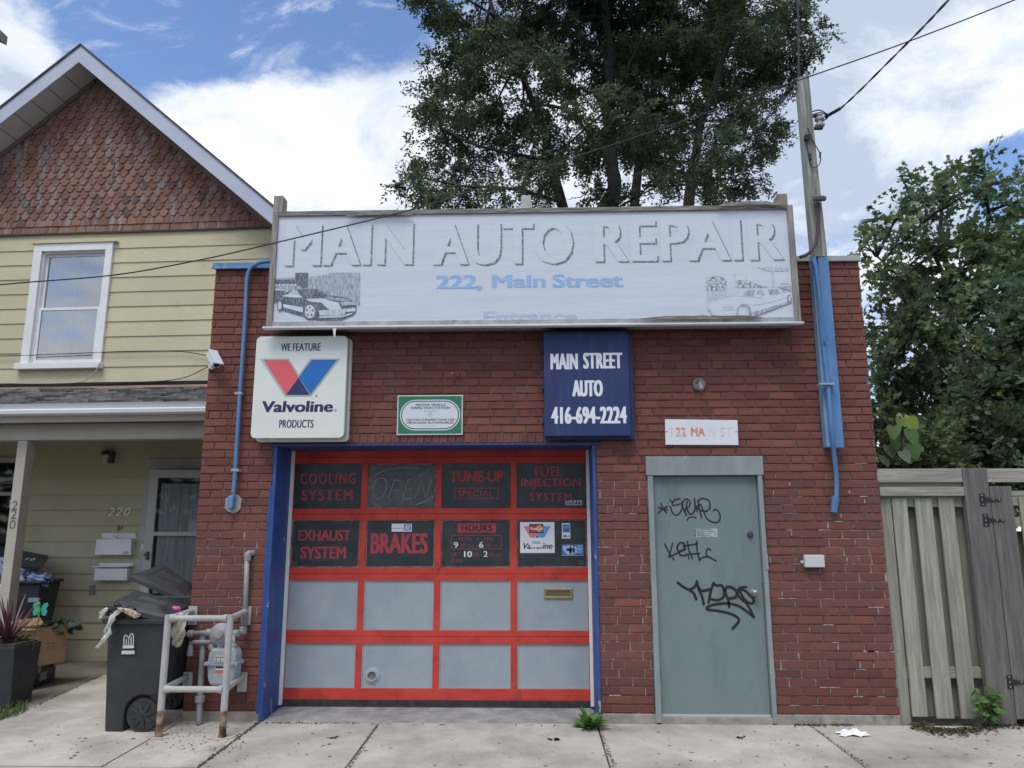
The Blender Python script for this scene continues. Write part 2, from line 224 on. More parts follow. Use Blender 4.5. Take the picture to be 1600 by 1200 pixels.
# ------------------------------------------------------------------ mesh helpers
class MB:
    def __init__(s): s.v = []; s.f = []; s.c = []; s.col = (1, 1, 1); s.mi = []; s.m = 0
    def face(s, pts):
        i = len(s.v); s.v += [tuple(p) for p in pts]; s.f.append(tuple(range(i, i+len(pts)))); s.c.append(s.col); s.mi.append(s.m); return s
    def idx(s, vs, fs):
        i = len(s.v); s.v += [tuple(p) for p in vs]
        for f in fs: s.f.append(tuple(k+i for k in f)); s.c.append(s.col); s.mi.append(s.m)
        return s
    def box(s, x0, x1, y0, y1, z0, z1):
        vs = [(x, y, z) for x in (x0, x1) for y in (y0, y1) for z in (z0, z1)]
        return s.idx(vs, [(0, 1, 3, 2), (4, 6, 7, 5), (0, 4, 5, 1), (2, 3, 7, 6), (0, 2, 6, 4), (1, 5, 7, 3)])
    def hexa(s, b, t):                    # 4 bottom points (ccw from above), 4 top points
        return s.idx(list(b)+list(t), [(3, 2, 1, 0), (4, 5, 6, 7), (0, 1, 5, 4), (1, 2, 6, 5), (2, 3, 7, 6), (3, 0, 4, 7)])
    def prism(s, poly, y0, y1):           # poly of (x, z), extruded from y0 (front) to y1
        n = len(poly)
        vs = [(x, y0, z) for x, z in poly] + [(x, y1, z) for x, z in poly]
        return s.idx(vs, [tuple(range(n)), tuple(range(2*n-1, n-1, -1))] + [(i, i+n, (i+1) % n+n, (i+1) % n) for i in range(n)])
    def flat(s, poly, y): return s.face([(x, y, z) for x, z in poly])
    def tube(s, pts, r, n=8, cap=True, rs=None):
        pts = [Vector(p) for p in pts]; k = len(pts); vs = []; nrm = None
        for i, p in enumerate(pts):
            t = (pts[min(i+1, k-1)]-pts[max(i-1, 0)])
            if t.length < 1e-9: t = Vector((0, 0, 1))
            t.normalize()
            if nrm is None:
                nrm = t.orthogonal().normalized()
            else:
                nrm = nrm - t*nrm.dot(t)
                nrm = nrm.normalized() if nrm.length > 1e-6 else t.orthogonal().normalized()
            bi = t.cross(nrm); rr = rs[i] if rs else r
            for j in range(n):
                a = 2*math.pi*j/n; vs.append(p + nrm*math.cos(a)*rr + bi*math.sin(a)*rr)
        fs = [(i*n+j, i*n+(j+1) % n, (i+1)*n+(j+1) % n, (i+1)*n+j) for i in range(k-1) for j in range(n)]
        if cap: fs += [tuple(range(n-1, -1, -1)), tuple(range((k-1)*n, k*n))]
        return s.idx(vs, fs)
    def lathe(s, prof, o, ax=(0, 0, 1), n=20):   # prof of (radius, height) along ax from o
        ax = Vector(ax).normalized(); u = ax.orthogonal().normalized(); v = ax.cross(u); o = Vector(o); vs = []
        for r, h in prof:
            for j in range(n):
                a = 2*math.pi*j/n; vs.append(o + ax*h + u*math.cos(a)*r + v*math.sin(a)*r)
        k = len(prof)
        fs = [(i*n+j, i*n+(j+1) % n, (i+1)*n+(j+1) % n, (i+1)*n+j) for i in range(k-1) for j in range(n)]
        fs += [tuple(range(n-1, -1, -1)), tuple(range((k-1)*n, k*n))]
        return s.idx(vs, fs)
    def build(s, name, mats, parent=None, smooth=False, bevel=0.0, loc=None):
        return build(name, s.v, s.f, mats, parent, s.c, s.mi, smooth, bevel, loc)

def root_of(o):
    while o.parent: o = o.parent
    return o
def build(name, v, f, mats, parent=None, cols=None, mi=None, smooth=False, bevel=0.0, loc=None):
    org = Vector((0, 0, 0))
    if parent is not None:
        rt = root_of(parent)
        if not rt.get('frame'): org = rt.location.copy()
    elif loc is not None: org = Vector(loc)
    me = bpy.data.meshes.new(name)
    me.from_pydata([(p[0]-org.x, p[1]-org.y, p[2]-org.z) for p in v], [], f)
    for m in (mats if isinstance(mats, (list, tuple)) else [mats]): me.materials.append(m)
    if mi is not None and len(me.materials) > 1: me.polygons.foreach_set('material_index', mi)
    if cols is not None:
        a = me.color_attributes.new('Col', 'FLOAT_COLOR', 'CORNER')
        buf = np.ones((len(me.loops), 4), dtype=np.float32); i = 0
        for p, c in zip(f, cols): buf[i:i+len(p), :3] = c; i += len(p)
        a.data.foreach_set('color', buf.ravel())
    if smooth: me.polygons.foreach_set('use_smooth', [True]*len(me.polygons))
    me.update()
    o = bpy.data.objects.new(name, me); COL.objects.link(o)
    if parent is not None: o.parent = parent
    elif loc is not None: o.location = org
    if bevel:
        b = o.modifiers.new('bevel', 'BEVEL'); b.width = bevel; b.segments = 2; b.limit_method = 'ANGLE'; b.angle_limit = R(35)
    return o
def thing(name, label, cat, loc, group=None):
    o = bpy.data.objects.new(name, None); COL.objects.link(o); o.location = loc; o.empty_display_size = 0.1
    o['label'] = label; o['category'] = cat
    if group: o['group'] = group
    return o
def tag(o, label, cat, group=None):
    o['label'] = label; o['category'] = cat
    if group: o['group'] = group
    return o
def struct(o): o['kind'] = 'structure'; return o

def cat_rom(pts, n=6):
    pts = [Vector(p) for p in pts]; out = []
    for i in range(len(pts)-1):
        p0, p1, p2, p3 = pts[max(i-1, 0)], pts[i], pts[i+1], pts[min(i+2, len(pts)-1)]
        for k in range(n):
            t = k/n
            out.append(0.5*((2*p1) + (p2-p0)*t + (2*p0-5*p1+4*p2-p3)*t*t + (3*p1-p0-3*p2+p3)*t**3))
    out.append(pts[-1]); return out
def ribbon(mb, pts, wd, y):               # painted stroke lying in the plane y
    pts = cat_rom([(p[0], 0, p[1]) for p in pts], 5) if len(pts) > 2 else [Vector((p[0], 0, p[1])) for p in pts]
    l, r_ = [], []
    for i, p in enumerate(pts):
        t = pts[min(i+1, len(pts)-1)]-pts[max(i-1, 0)]; t.normalize(); nn = Vector((-t.z, 0, t.x))*wd/2
        l.append(p+nn); r_.append(p-nn)
    n = len(pts)
    mb.idx([(p.x, y, p.z) for p in l]+[(p.x, y, p.z) for p in r_], [(i, i+1, i+1+n, i+n) for i in range(n-1)])
    for p in (pts[0], pts[-1]):
        mb.face([(p.x+wd/2*math.cos(a*math.pi/4), y-0.0002, p.z+wd/2*math.sin(a*math.pi/4)) for a in range(8)])

_tc = {}
def glyphs(txt, bold=0.0, shear=0.0, space=1.0):
    k = (txt, bold, shear, space)
    if k not in _tc:
        c = bpy.data.curves.new('t', 'FONT'); c.body = txt; c.size = 1; c.offset = bold; c.shear = shear; c.space_character = space
        c.resolution_u = 3; c.fill_mode = 'FRONT'; c.align_x = 'CENTER'
        o = bpy.data.objects.new('t', c); COL.objects.link(o)
        dg = bpy.context.evaluated_depsgraph_get(); me = bpy.data.meshes.new_from_object(o.evaluated_get(dg))
        v = np.array([tuple(p.co)[:2] for p in me.vertices]); f = [tuple(p.vertices) for p in me.polygons]
        bpy.data.objects.remove(o); bpy.data.curves.remove(c); bpy.data.meshes.remove(me)
        lo, hi = v.min(0), v.max(0); _tc[k] = ((v-lo)/(hi-lo), f)
    return _tc[k]
def text(mb, txt, rect, y, bold=0.012, shear=0.0, space=1.0):
    x0, x1, z0, z1 = rect; hv = max(0, bold-.003)
    v, f = glyphs(txt, 0.0, shear, space)
    if hv <= 0: mb.idx([(x0+a*(x1-x0), y, z0+b*(z1-z0)) for a, b in v], f); return
    d = min(hv*3.3*(z1-z0), .075*(x1-x0)); e = d*.22; n = 5            # heavy strokes: the glyph laid over itself, shifted sideways
    for k in range(n):
        for j in ((0, 1) if e > .001 else (0,)):
            ox, oz = d*k/(n-1), e*j
            mb.idx([(x0+ox+a*(x1-x0-d), y-.00006*(k+n*j), z0+oz+b*(z1-z0-(e if e > .001 else 0))) for a, b in v], f)
def rrect(x0, x1, z0, z1, r, n=5):
    out = []
    for cx, cz, a0 in ((x1-r, z1-r, 0), (x0+r, z1-r, 90), (x0+r, z0+r, 180), (x1-r, z0+r, 270)):
        for i in range(n+1): a = R(a0+90*i/n); out.append((cx+r*math.cos(a), cz+r*math.sin(a)))
    return out
def disc(cx, cz, r, n=24): return [(cx+r*math.cos(2*math.pi*i/n), cz+r*math.sin(2*math.pi*i/n)) for i in range(n)]
def rect(x0, x1, z0, z1): return [(x0, z0), (x1, z0), (x1, z1), (x0, z1)]
def frame_of(mb, X0, X1, Z0, Z1, wd, y0, y1):     # four butt-jointed bars
    mb.box(X0, X1, y0, y1, Z1-wd, Z1); mb.box(X0, X1, y0, y1, Z0, Z0+wd)
    mb.box(X0, X0+wd, y0+.0005, y1, Z0+wd, Z1-wd); mb.box(X1-wd, X1, y0+.0005, y1, Z0+wd, Z1-wd)

# ------------------------------------------------------------------ ground
GZ = -0.08
def gz(y): return GZ + (0.015*y if y < 0 else 0.0)
mb = MB(); mb.face([(-400, -400, -0.42), (400, -400, -0.42), (400, 400, -0.42), (-400, 400, -0.42)]); struct(mb.build('ground', soil_m))
mb = MB(); mb.face([(-60, -13.5, -0.29), (60, -13.5, -0.29), (60, -3.0, -0.27), (-60, -3.0, -0.27)]); struct(mb.build('road', asph_m))
mb = MB(); mb.box(-60, 60, -3.0, -2.85, -0.4, -0.125); struct(mb.build('kerb', conc_m, bevel=0.015))
def gpx(px, py):                          # photo pixel on the sloped ground
    d = ray(px, py); y = 0.0
    for _ in range(12):
        p = CAM + d*((gz(y)-CAM.z)/d.z); y = p.y
    return p
def slab(mb, x0, x1, y0, y1, dz=0.0, g=0.006):
    mb.col = tuple([random.uniform(0.93, 1.05)]*3)
    mb.hexa([(x0+g, y0+g, -0.41), (x1-g, y0+g, -0.41), (x1-g, y1-g, -0.41), (x0+g, y1-g, -0.41)],
            [(x0+g, y0+g, gz(y0)+dz), (x1-g, y0+g, gz(y0)+dz), (x1-g, y1-g, gz(y1)+dz), (x0+g, y1-g, gz(y1)+dz)])
J = [gpx(405, 1128).x, gpx(590, 1133).x, gpx(936, 1141).x, gpx(1271, 1137).x]
xs = [-9.0, -7.2, -5.4, -3.6, gpx(163, 1196).x*0+-1.05]
mb = MB()
xl = sorted([J[0], J[1], J[2], J[3], J[3]+1.75, J[3]+3.5, J[3]+5.25, J[3]+7.0])
for a, b in zip(xl[:-1], xl[1:]): slab(mb, a, b, -1.52, 0.0); slab(mb, a, b, -2.85, -1.52)
struct(mb.build('sidewalk', conc_m, bevel=0.006))
mb = MB()
k1 = (gpx(160, 1197), gpx(280, 1129))
mb.col = (1.08, 1.07, 1.04)
mb.idx([(k1[1].x+.007, 0.0, gz(0)), (J[0]-.008, 0.0, gz(0)), (J[0]-.008, -1.21, gz(-1.21)), (k1[0].x+.007, -1.21, gz(-1.21)),
        (k1[1].x+.007, 0.0, -.4), (J[0]-.008, 0.0, -.4), (J[0]-.008, -1.21, -.4), (k1[0].x+.007, -1.21, -.4)], [(0, 1, 2, 3)[::-1], (0, 1, 5, 4), (1, 2, 6, 5), (2, 3, 7, 6), (3, 0, 4, 7)])
edge = [gpx(-60, 1150), gpx(0, 1126), gpx(40, 1108), gpx(85, 1090), gpx(130, 1069), gpx(165, 1054)]
poly = [(-0.02, 2.0), (k1[1].x-.006, 0.0), (k1[0].x-.006, -1.21), (-2.6, -1.21)] + [(p.x, p.y) for p in edge] + [(-1.6, 2.4), (-0.02, 2.6)]
mb.col = (1.10, 1.085, 1.05)
mb.face([(x, y, gz(y)) for x, y in poly[::-1]])
mb.col = (1, .99, .97)
mb.face([(-2.6, -1.222, gz(-1.222)), (-2.6, -2.85, gz(-2.85)), (J[0]-.008, -2.85, gz(-2.85)), (J[0]-.008, -1.222, gz(-1.222))])
struct(mb.build('driveway', conc_m))
mb = MB(); mb.col = (0.46, 0.42, 0.37)
mb.face([(-12, -3, -0.15), (J[0]-.01, -3, -0.15), (J[0]-.01, -0.0, -0.096), (0, 0, -.09), (0, 9, -0.09), (-12, 9, -0.09), (-12, 0, -0.096)])
struct(mb.build('porch_pavement', conc_m))
mb = MB(); mb.face([(6.13, -0.0, -0.10), (30, 0, -0.10), (30, 40, -0.10), (6.13, 40, -0.10)]); struct(mb.build('yard_soil', soil_m))
mb = MB(); mb.face([(-30, 9, -0.11), (6.13, 9, -0.11), (6.13, 40, -0.11), (-30, 40, -0.11)]); struct(mb.build('back_yard_soil', soil_m))

# ------------------------------------------------------------------ garage building
CH = 0.073; BW = 6.13; TOPZ = 55*CH
GX0, GX1, _, GZ1 = 0.676, 3.616, 0, 2.312
DX0, DX1, DZ1 = 4.076, 5.100, 2.190
DOOR_Y = 0.45
gar = thing('repair_garage', 'single storey dark red brick repair garage with wide red and grey overhead door', 'garage', (3.0, 0, GZ))
def bcolor(x, z):
    r = random.random()
    if r < .70: c = np.array((0.204, 0.080, 0.064))
    elif r < .9: c = np.array((0.180, 0.069, 0.058))
    else: c = np.array((0.240, 0.093, 0.072))
    cl = 0.0                                # wire-brushed, solvent-cleaned patches where tags were removed
    for (ax, bx, az, bz) in ((.0, .52, .55, 1.55), (3.62, 4.08, .15, 2.0), (5.1, 6.15, .25, 2.0)):
        if ax-.1 < x < bx+.1 and az-.12 < z < bz+.12: cl = max(cl, .85 if (ax < x < bx and az < z < bz) else .35)
    if random.random() < cl*.95: c = c*(1-.5*cl) + np.array((0.135, 0.068, 0.063))*.5*cl
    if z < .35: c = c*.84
    return tuple(c*random.uniform(.90, 1.10))
bw = MB()
JOINTS = []
def brick(x0, x1, z0, z1):
    if x1-x0 < .022: return
    JOINTS.append((x0, (z0+z1)/2)); j = .0055; x0 += j if x0 > .001 else 0; x1 -= j if x1 < BW-.001 else 0; z0 += j; z1 -= j
    y = random.uniform(-.0015, .0015); c = .0035; d = .10
    bw.col = bcolor((x0+x1)/2, (z0+z1)/2)
    t = [random.uniform(-.0022, .0022) for _ in range(4)]
    f = [(x0+c, y, z0+c+t[0]), (x1-c, y, z0+c+t[1]), (x1-c, y, z1-c+t[2]), (x0+c, y, z1-c+t[3])]
    m_ = [(x0, y+c, z0), (x1, y+c, z0), (x1, y+c, z1), (x0, y+c, z1)]
    b = [(x0, d, z0), (x1, d, z0), (x1, d, z1), (x0, d, z1)]
    bw.idx(f+m_+b, [(0, 1, 2, 3)] + [(i+4, (i+1) % 4+4, (i+1) % 4, i) for i in range(4)] + [(i+8, (i+1) % 4+8, (i+1) % 4+4, i+4) for i in range(4)])
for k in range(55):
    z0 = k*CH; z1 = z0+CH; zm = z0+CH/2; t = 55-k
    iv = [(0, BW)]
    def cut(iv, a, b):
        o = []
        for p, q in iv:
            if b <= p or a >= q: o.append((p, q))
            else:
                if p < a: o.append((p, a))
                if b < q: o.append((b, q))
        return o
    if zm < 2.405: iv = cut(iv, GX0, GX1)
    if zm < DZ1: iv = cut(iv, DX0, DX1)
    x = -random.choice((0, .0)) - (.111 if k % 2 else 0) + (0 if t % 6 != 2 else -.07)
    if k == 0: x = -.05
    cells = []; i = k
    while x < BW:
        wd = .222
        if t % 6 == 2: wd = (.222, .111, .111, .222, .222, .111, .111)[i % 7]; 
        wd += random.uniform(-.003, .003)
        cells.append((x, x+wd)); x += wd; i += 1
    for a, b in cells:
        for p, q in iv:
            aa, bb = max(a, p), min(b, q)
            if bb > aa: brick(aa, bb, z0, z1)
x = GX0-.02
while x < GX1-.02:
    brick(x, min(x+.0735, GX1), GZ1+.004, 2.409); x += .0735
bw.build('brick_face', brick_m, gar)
# mortar body
mb = MB(); YM = .0105
def mrow(x0, x1, z0, z1):
    nx = max(1, int((x1-x0)/.25)); nz_ = max(1, int((z1-z0)/.2))
    for i in range(nx):
        for j in range(nz_):
            a, b = x0+(x1-x0)*i/nx, x0+(x1-x0)*(i+1)/nx; c, d = z0+(z1-z0)*j/nz_, z0+(z1-z0)*(j+1)/nz_
            xm, zm = (a+b)/2, (c+d)/2
            s = 1.0
            for (ax, bx, az, bz) in ((-.1, .6, .5, 1.6), (3.5, 4.1, .2, 1.9), (5.1, 6.2, .3, 2.0)):
                if ax < xm < bx and az < zm < bz and random.random() < .55: s = random.uniform(1.3, 2.6)
            mb.col = (s, s, s*.98); mb.face([(a, YM, c), (b, YM, c), (b, YM, d), (a, YM, d)])
mrow(.004, GX0, 0, 2.409); mrow(GX1, DX0, 0, DZ1); mrow(DX1, BW-.004, 0, DZ1); mrow(GX1, BW-.004, DZ1, 2.409); mrow(GX0, GX1, GZ1, 2.409); mrow(.004, BW-.004, 2.409, TOPZ)
mb.col = (1, 1, 1)
for (a, b, c, d) in ((.004, GX0-.012, 0, 2.409), (GX1+.012, DX0, 0, 2.409), (DX1, BW-.004, 0, 2.409), (DX0, DX1, DZ1, 2.409), (.004, BW-.004, 2.409, TOPZ), (GX0-.012, GX1+.012, GZ1+.01, 2.409)): mb.box(a, b, .11, .30, c, d)
mb.m = 1
for (jx, jz) in JOINTS:
    for (ax, bx, az, bz, pr_) in ((.0, .52, .4, 1.55, .28), (3.62, 4.08, .05, 2.0, .40), (5.1, 6.13, .05, 2.15, .52)):
        if ax < jx < bx and az < jz < bz and random.random() < pr_:
            mb.col = tuple([random.uniform(.35, 1.0)]*3); yq = .0005; a_, b_ = random.uniform(.014, .032), random.uniform(.014, .032)
            if random.random() < .6: mb.face([(jx-random.uniform(.003, .007), yq, jz-a_), (jx+random.uniform(.002, .006), yq, jz-a_), (jx+random.uniform(.003, .007), yq, jz+b_), (jx-random.uniform(.002, .006), yq, jz+b_)])
            if random.random() < .5:
                l0, l1 = random.uniform(.0, .09), random.uniform(.0, .09); zq = jz+CH/2*random.choice((-1, 1)); mb.face([(jx-l0, yq, zq-.0045), (jx+l1, yq, zq-.005), (jx+l1, yq, zq+.0045), (jx-l0, yq, zq+.004)])
mb.build('mortar', [mortar_m, mat('pale_mortar', (0.20, 0.18, 0.17), .95, (0.48, 0.46, 0.44), 22, .4, .6, attr=True)], gar)
mb = MB(); mb.col = (.23, .07, .06)
mb.box(.004, .25, .30, 9.0, GZ-.02, TOPZ-.15); mb.box(BW-.25, BW-.004, .30, 9.0, GZ-.02, TOPZ-.15); mb.box(.25, BW-.25, 8.7, 9.0, GZ-.02, TOPZ-.15); mb.build('side_wall', brick_m, gar)
mb = MB(); mb.box(.25, BW-.25, .30, 8.7, TOPZ-.45, TOPZ-.35); mb.build('roof', asph_m, gar)
mb = MB()
for a, b in ((.0, GX0-.004), (GX1+.004, DX0+.02), (DX1-.02, BW)): mb = MB(); mb.box(a, b, -.007, .3, GZ-.12, -.001); mb.build('foundation', found_m, gar, bevel=.006)
# coping: blue on the left, rusty galvanised on the right
def coping(px0, px1, py, m, nm):
    X0, X1 = at(px0, py, -.03).x, at(px1, py, -.03).x
    q = MB(); q.box(X0, X1, -.03, .33, TOPZ+.002, TOPZ+.012); q.box(X0, X1, -.032, -.02, TOPZ-.035, TOPZ+.002); q.box(X0-.004, X0+.006, -.034, .2, TOPZ-.04, TOPZ+.008)
    o = q.build(nm, m, gar, bevel=.003); return o
TOPC = at(380, 411, -.03).z
mb = MB(); X0 = -.02; mb.box(X0, .95, -.03, .33, TOPZ+.001, TOPZ+.055); mb.box(X0-.006, .95, -.04, -.029, TOPZ-.012, TOPZ+.012)
o = mb.build('coping', lblue_m, gar, bevel=.004); o['label'] = 'coping strip painted light blue'
galv_m = mat('rusty_galvanised', (0.36, 0.37, 0.37), 0.6, (0.42, 0.43, 0.43), 5, metal=.2, dirt=(0.17, 0.10, 0.07), dscale=8, dlo=.58, dhi=.7)
mb = MB(); mb.box(.95, BW+.012, -.025, .33, TOPZ+.001, TOPZ+.055); o = mb.build('coping', galv_m, gar, bevel=.004); o['label'] = 'grey galvanised coping with rust spots'
# painted opening
mb = MB(); mb.box(GX0-.002, GX0+.028, -.012, DOOR_Y+.12, GZ+.002, GZ1-.02); mb.box(GX0-.03, GX0-.002, -.009, -.0025, GZ+.06, 1.93); mb.build('jamb', blue_m, gar, bevel=.004)
mb = MB(); mb.box(GX1-.028, GX1+.002, -.012, DOOR_Y+.12, GZ+.002, GZ1-.02); mb.build('jamb', blue_m, gar, bevel=.004)
mb = MB(); mb.box(GX0-.06, GX1+.06, -.016, DOOR_Y+.12, GZ1-.018, GZ1+.003); mb.build('lintel', mat('navy_lintel', (0.02, 0.045, 0.17), .5), gar, bevel=.002)
mb = MB()
for a, b in ((GX0+.0285, GX0+.058), (GX1-.058, GX1-.0285)): mb = MB(); mb.box(a, b, DOOR_Y-.055, DOOR_Y-.02, GZ+.045, GZ1-.02); mb.build('door_stop', white_m, gar, bevel=.003)
# apron
mb = MB(); zf, zb = GZ+.004, -.035
mb.hexa([(GX0+.029, -.03, GZ-.2), (GX1-.029, -.03, GZ-.2), (GX1-.029, DOOR_Y+.5, GZ-.2), (GX0+.029, DOOR_Y+.5, GZ-.2)],
        [(GX0+.029, -.03, zf), (GX1-.029, -.03, zf+.002), (GX1-.029, DOOR_Y+.5, zb), (GX0+.029, DOOR_Y+.5, zb)])
mb.build('apron', apron_m, gar, bevel=.012)
# ------------------------------------------------------------------ overhead door: grid read off the photo on the plane of the door
Y = DOOR_Y
dx = GX0+.03, GX1-.03
c1, c2, c3 = [((at(a, 1030, Y).x, at(b, 1030, Y).x)) for a, b in ((555, 565), (676, 686), (798, 808))]
colsx = [(dx[0]+.022, c1[0]), (c1[1], c2[0]), (c2[1], c3[0]), (c3[1], dx[1]-.03)]
def zz(py): return at(680, py, Y).z
rows = [(zz(1076), zz(1006)), (zz(985), zz(907)), (zz(887), zz(812)), (zz(794), zz(724)), (zz(704)+.0, GZ1+.3)]
ZB = zz(1096); ZT = GZ1+.4
od = MB()
def seamed(z0, z1, seam=None):
    if seam is None: od.box(dx[0], dx[1], Y, Y+.045, z0, z1)
    else: od.box(dx[0], dx[1], Y, Y+.045, z0, seam-.002); od.box(dx[0], dx[1], Y, Y+.045, seam+.002, z1); od.box(dx[0], dx[1], Y+.01, Y+.045, seam-.002, seam+.002)
seamed(ZB, rows[0][0])
for i, sm in ((0, 994.5), (1, 897), (2, 803), (3, 714)): seamed(rows[i][1], rows[i+1][0], zz(sm))
for z0, z1 in rows:
    xs_ = [dx[0]] + [q for c in colsx for q in c] + [dx[1]]
    for a, b in zip(xs_[0::2], xs_[1::2]): od.box(a, b, Y+.0006, Y+.045, z0, z1)
door = od.build('overhead_door', red_m, gar, bevel=.0025)
mb = MB(); mb.box(dx[0], dx[1], Y-.008, Y+.02, ZB-.052, ZB+.012)
for i in range(17): mb.lathe([(.006, 0), (.006, .004)], (dx[0]+.05+i*(dx[1]-dx[0]-.1)/16, Y-.008, ZB-.005), (0, -1, 0), 8)
mb.build('bottom_seal', rubber_m, door)
for r_ in (0, 1):
    for (a, b) in colsx:
        q = MB(); q.box(a, b, Y+.014, Y+.03, rows[r_][0], rows[r_][1]); q.build('panel', panel_m, door)
        q = MB(); frame_of(q, a+.001, b-.001, rows[r_][0]+.001, rows[r_][1]-.001, .008, Y+.006, Y+.0135); q.build('panel_bead', panel_m, door)
panes = {}
for r_ in (2, 3, 4):
    for c, (a, b) in enumerate(colsx):
        q = MB(); q.box(a, b, Y+.018, Y+.024, rows[r_][0], rows[r_][1]); q.build('window_pane', glassd_m if (r_, c) == (3, 1) else glass_m, door); panes[r_, c] = (a, b, *rows[r_])
        if r_ < 4 and not (r_ == 3 and c != 1):
            q = MB(); frame_of(q, a+.001, b-.001, rows[r_][0]+.001, rows[r_][1]-.001, .011, Y+.010, Y+.0175); q.build('window_bead', seal_m, door)
# lettering on the panes
YT = Y+.0168
def wtxt(mb, s, box, bold=.012, shear=0, space=1.0, y=YT): text(mb, s, wr(*box, y), y, bold, shear, space)
lt = MB(); wtxt(lt, 'COOLING', (469, 739, 556, 756), .028, 0, 1.25); wtxt(lt, 'SYSTEM', (471, 765, 551, 782), .028, 0, 1.25); lt.build('lettering', wredf_m, door)
lt = MB(); wtxt(lt, 'EXHAUST', (466, 828, 548, 845), .03); wtxt(lt, 'SYSTEM', (469, 854, 541, 873), .03); lt.build('lettering', wred_m, door)
lt = MB(); wtxt(lt, 'BRAKES', (579, 833, 669, 865), .03); lt.build('lettering', wred_m, door)
tun_m = mat('window_orange_red', (0.42, 0.04, 0.025), .55, (0.26, 0.035, 0.03), 18, .5, .7)
lt = MB(); wtxt(lt, 'TUNE-UP', (702, 736, 787, 753), .04); lt.build('lettering', tun_m, door)
lt = MB(); wtxt(lt, 'SPECIAL', (716, 766, 771, 776), .012, 0, 1.1); X0, X1, Z0, Z1 = wr(710, 762, 779, 779.5, YT); frame_of(lt, X0, X1, Z0, Z1, .008, YT, YT+.0008); lt.build('lettering', wredf_m, door)
lt = MB(); wtxt(lt, 'FUEL', (836, 729, 879, 744), .03, 0, 1.1); wtxt(lt, 'INJECTION', (814, 747.5, 908, 764), .03, 0, 1.05); wtxt(lt, 'SYSTEM', (828, 770, 893, 783), .025, 0, 1.3); lt.build('lettering', wredf_m, door)
lt = MB(); wtxt(lt, "LUCKY'S", (883, 781.5, 910, 786.5), .03, .25, y=YT-.001); wtxt(lt, 'PERFORMANCE', (883, 787.3, 910, 789.6), .015, .25, y=YT-.001); lt.build('sticker', stick_w, door)
lt = MB(); X0, X1, Z0, Z1 = wr(715, 818, 775, 832, YT); lt.box(X0, X1, YT, YT+.0007, Z0, Z1); lt.build('hours_band', mat('hours_red', (0.44, 0.05, 0.07), .5), door)
lt = MB(); wtxt(lt, 'HOURS', (721, 819.8, 769, 829.8), .04, 0, 1.15, YT-.001); lt.build('lettering', ink_m, door)
lt = MB(); X0, X1, Z0, Z1 = wr(705, 836, 784, 858, YT); frame_of(lt, X0, X1, Z0, Z1, .006, YT, YT+.0008)
wtxt(lt, 'MON', (718, 839, 737, 845), .004); wtxt(lt, 'TO', (743, 841.3, 750, 844.6), .004); wtxt(lt, 'FRI', (756, 839, 769, 844.7), .004)
wtxt(lt, '30', (719, 849, 727, 855.4), .004); wtxt(lt, 'AM.', (731, 851.2, 740.5, 855), .004); wtxt(lt, '-', (745, 852, 747.5, 853), .006); wtxt(lt, '00', (759, 849, 767, 855), .004); wtxt(lt, 'PM', (769.5, 851.5, 777, 854.6), .004)
wtxt(lt, 'SAT', (704.5, 863, 720, 869.8), .004); wtxt(lt, '00', (739, 863, 748.5, 869.4), .004); wtxt(lt, '-', (751.5, 866.2, 754, 867.2), .006); wtxt(lt, '00', (764, 863, 773, 869.2), .004); wtxt(lt, 'PM', (776, 865.5, 783, 869), .004)
wtxt(lt, 'SUN', (704.5, 873, 721, 879), .004); lt.build('lettering', mat('hours_thin_red', (0.26, 0.055, 0.065), .6), door)
for t_, b_ in (('9', (709, 847, 716, 856)), ('6', (748.5, 846.5, 755.5, 856)), ('10', (725, 861, 737.5, 870.5)), ('2', (755.5, 861, 762, 870))): lt = MB(); wtxt(lt, t_, b_, .035); lt.build('lettering', stick_w, door)
# worn neon-style OPEN and dust marks
lt = MB()
def zoomp(pts, ox, oy, s, yy): return [(lambda p: (p.x, p.z))(at(ox+a/s, oy+b/s, yy)) for a, b in pts]
for st in ([(950, 280), (890, 300), (850, 380), (870, 460), (930, 470), (975, 400), (985, 320), (950, 280)], [(1060, 300), (1030, 380), (1000, 470)], [(1060, 300), (1120, 310), (1115, 370), (1080, 400), (1035, 400)],
           [(1240, 290), (1190, 300), (1165, 370), (1140, 470), (1220, 470)], [(1160, 390), (1215, 380)], [(1250, 470), (1285, 380), (1305, 290)], [(1305, 290), (1330, 380), (1350, 470)], [(1350, 470), (1380, 380), (1405, 295)]):
    ribbon(lt, zoomp(st, 440, 700, 6, YT), .009, YT)
ribbon(lt, zoomp([(835, 480), (880, 530), (960, 558)], 440, 700, 6, YT), .012, YT); ribbon(lt, zoomp([(1260, 530), (1350, 500), (1420, 450)], 440, 700, 6, YT), .014, YT)
ribbon(lt, zoomp([(860, 260), (1000, 200), (1150, 185), (1280, 190)], 440, 700, 6, YT), .010, YT); ribbon(lt, zoomp([(1290, 265), (1330, 240), (1365, 205)], 440, 700, 6, YT), .014, YT)
lt.build('lettering', chalk_m, door)
def sticker(box, polys, nm='sticker'):
    X0, X1, Z0, Z1 = wr(*box, YT); q = MB(); q.box(X0, X1, YT-.0005, YT+.001, Z0, Z1); ms = [stick_w]
    for i, (m_, fn) in enumerate(polys):
        if m_ not in ms: ms.append(m_)
        q.m = ms.index(m_); fn(q, YT-.001-.0005*i)
    q.build(nm, ms, door)
def zp(pts): return zoomp(pts, 800, 710, 6.667, YT)
def bz(x0, y0, x1, y1): return rect(*wr(800+x0/6.667, 710+y0/6.667, 800+x1/6.667, 710+y1/6.667, YT))
def cz_(x, y, r): p = at(800+x/6.667, 710+y/6.667, YT); return disc(p.x, p.z, r)
pr = .0069
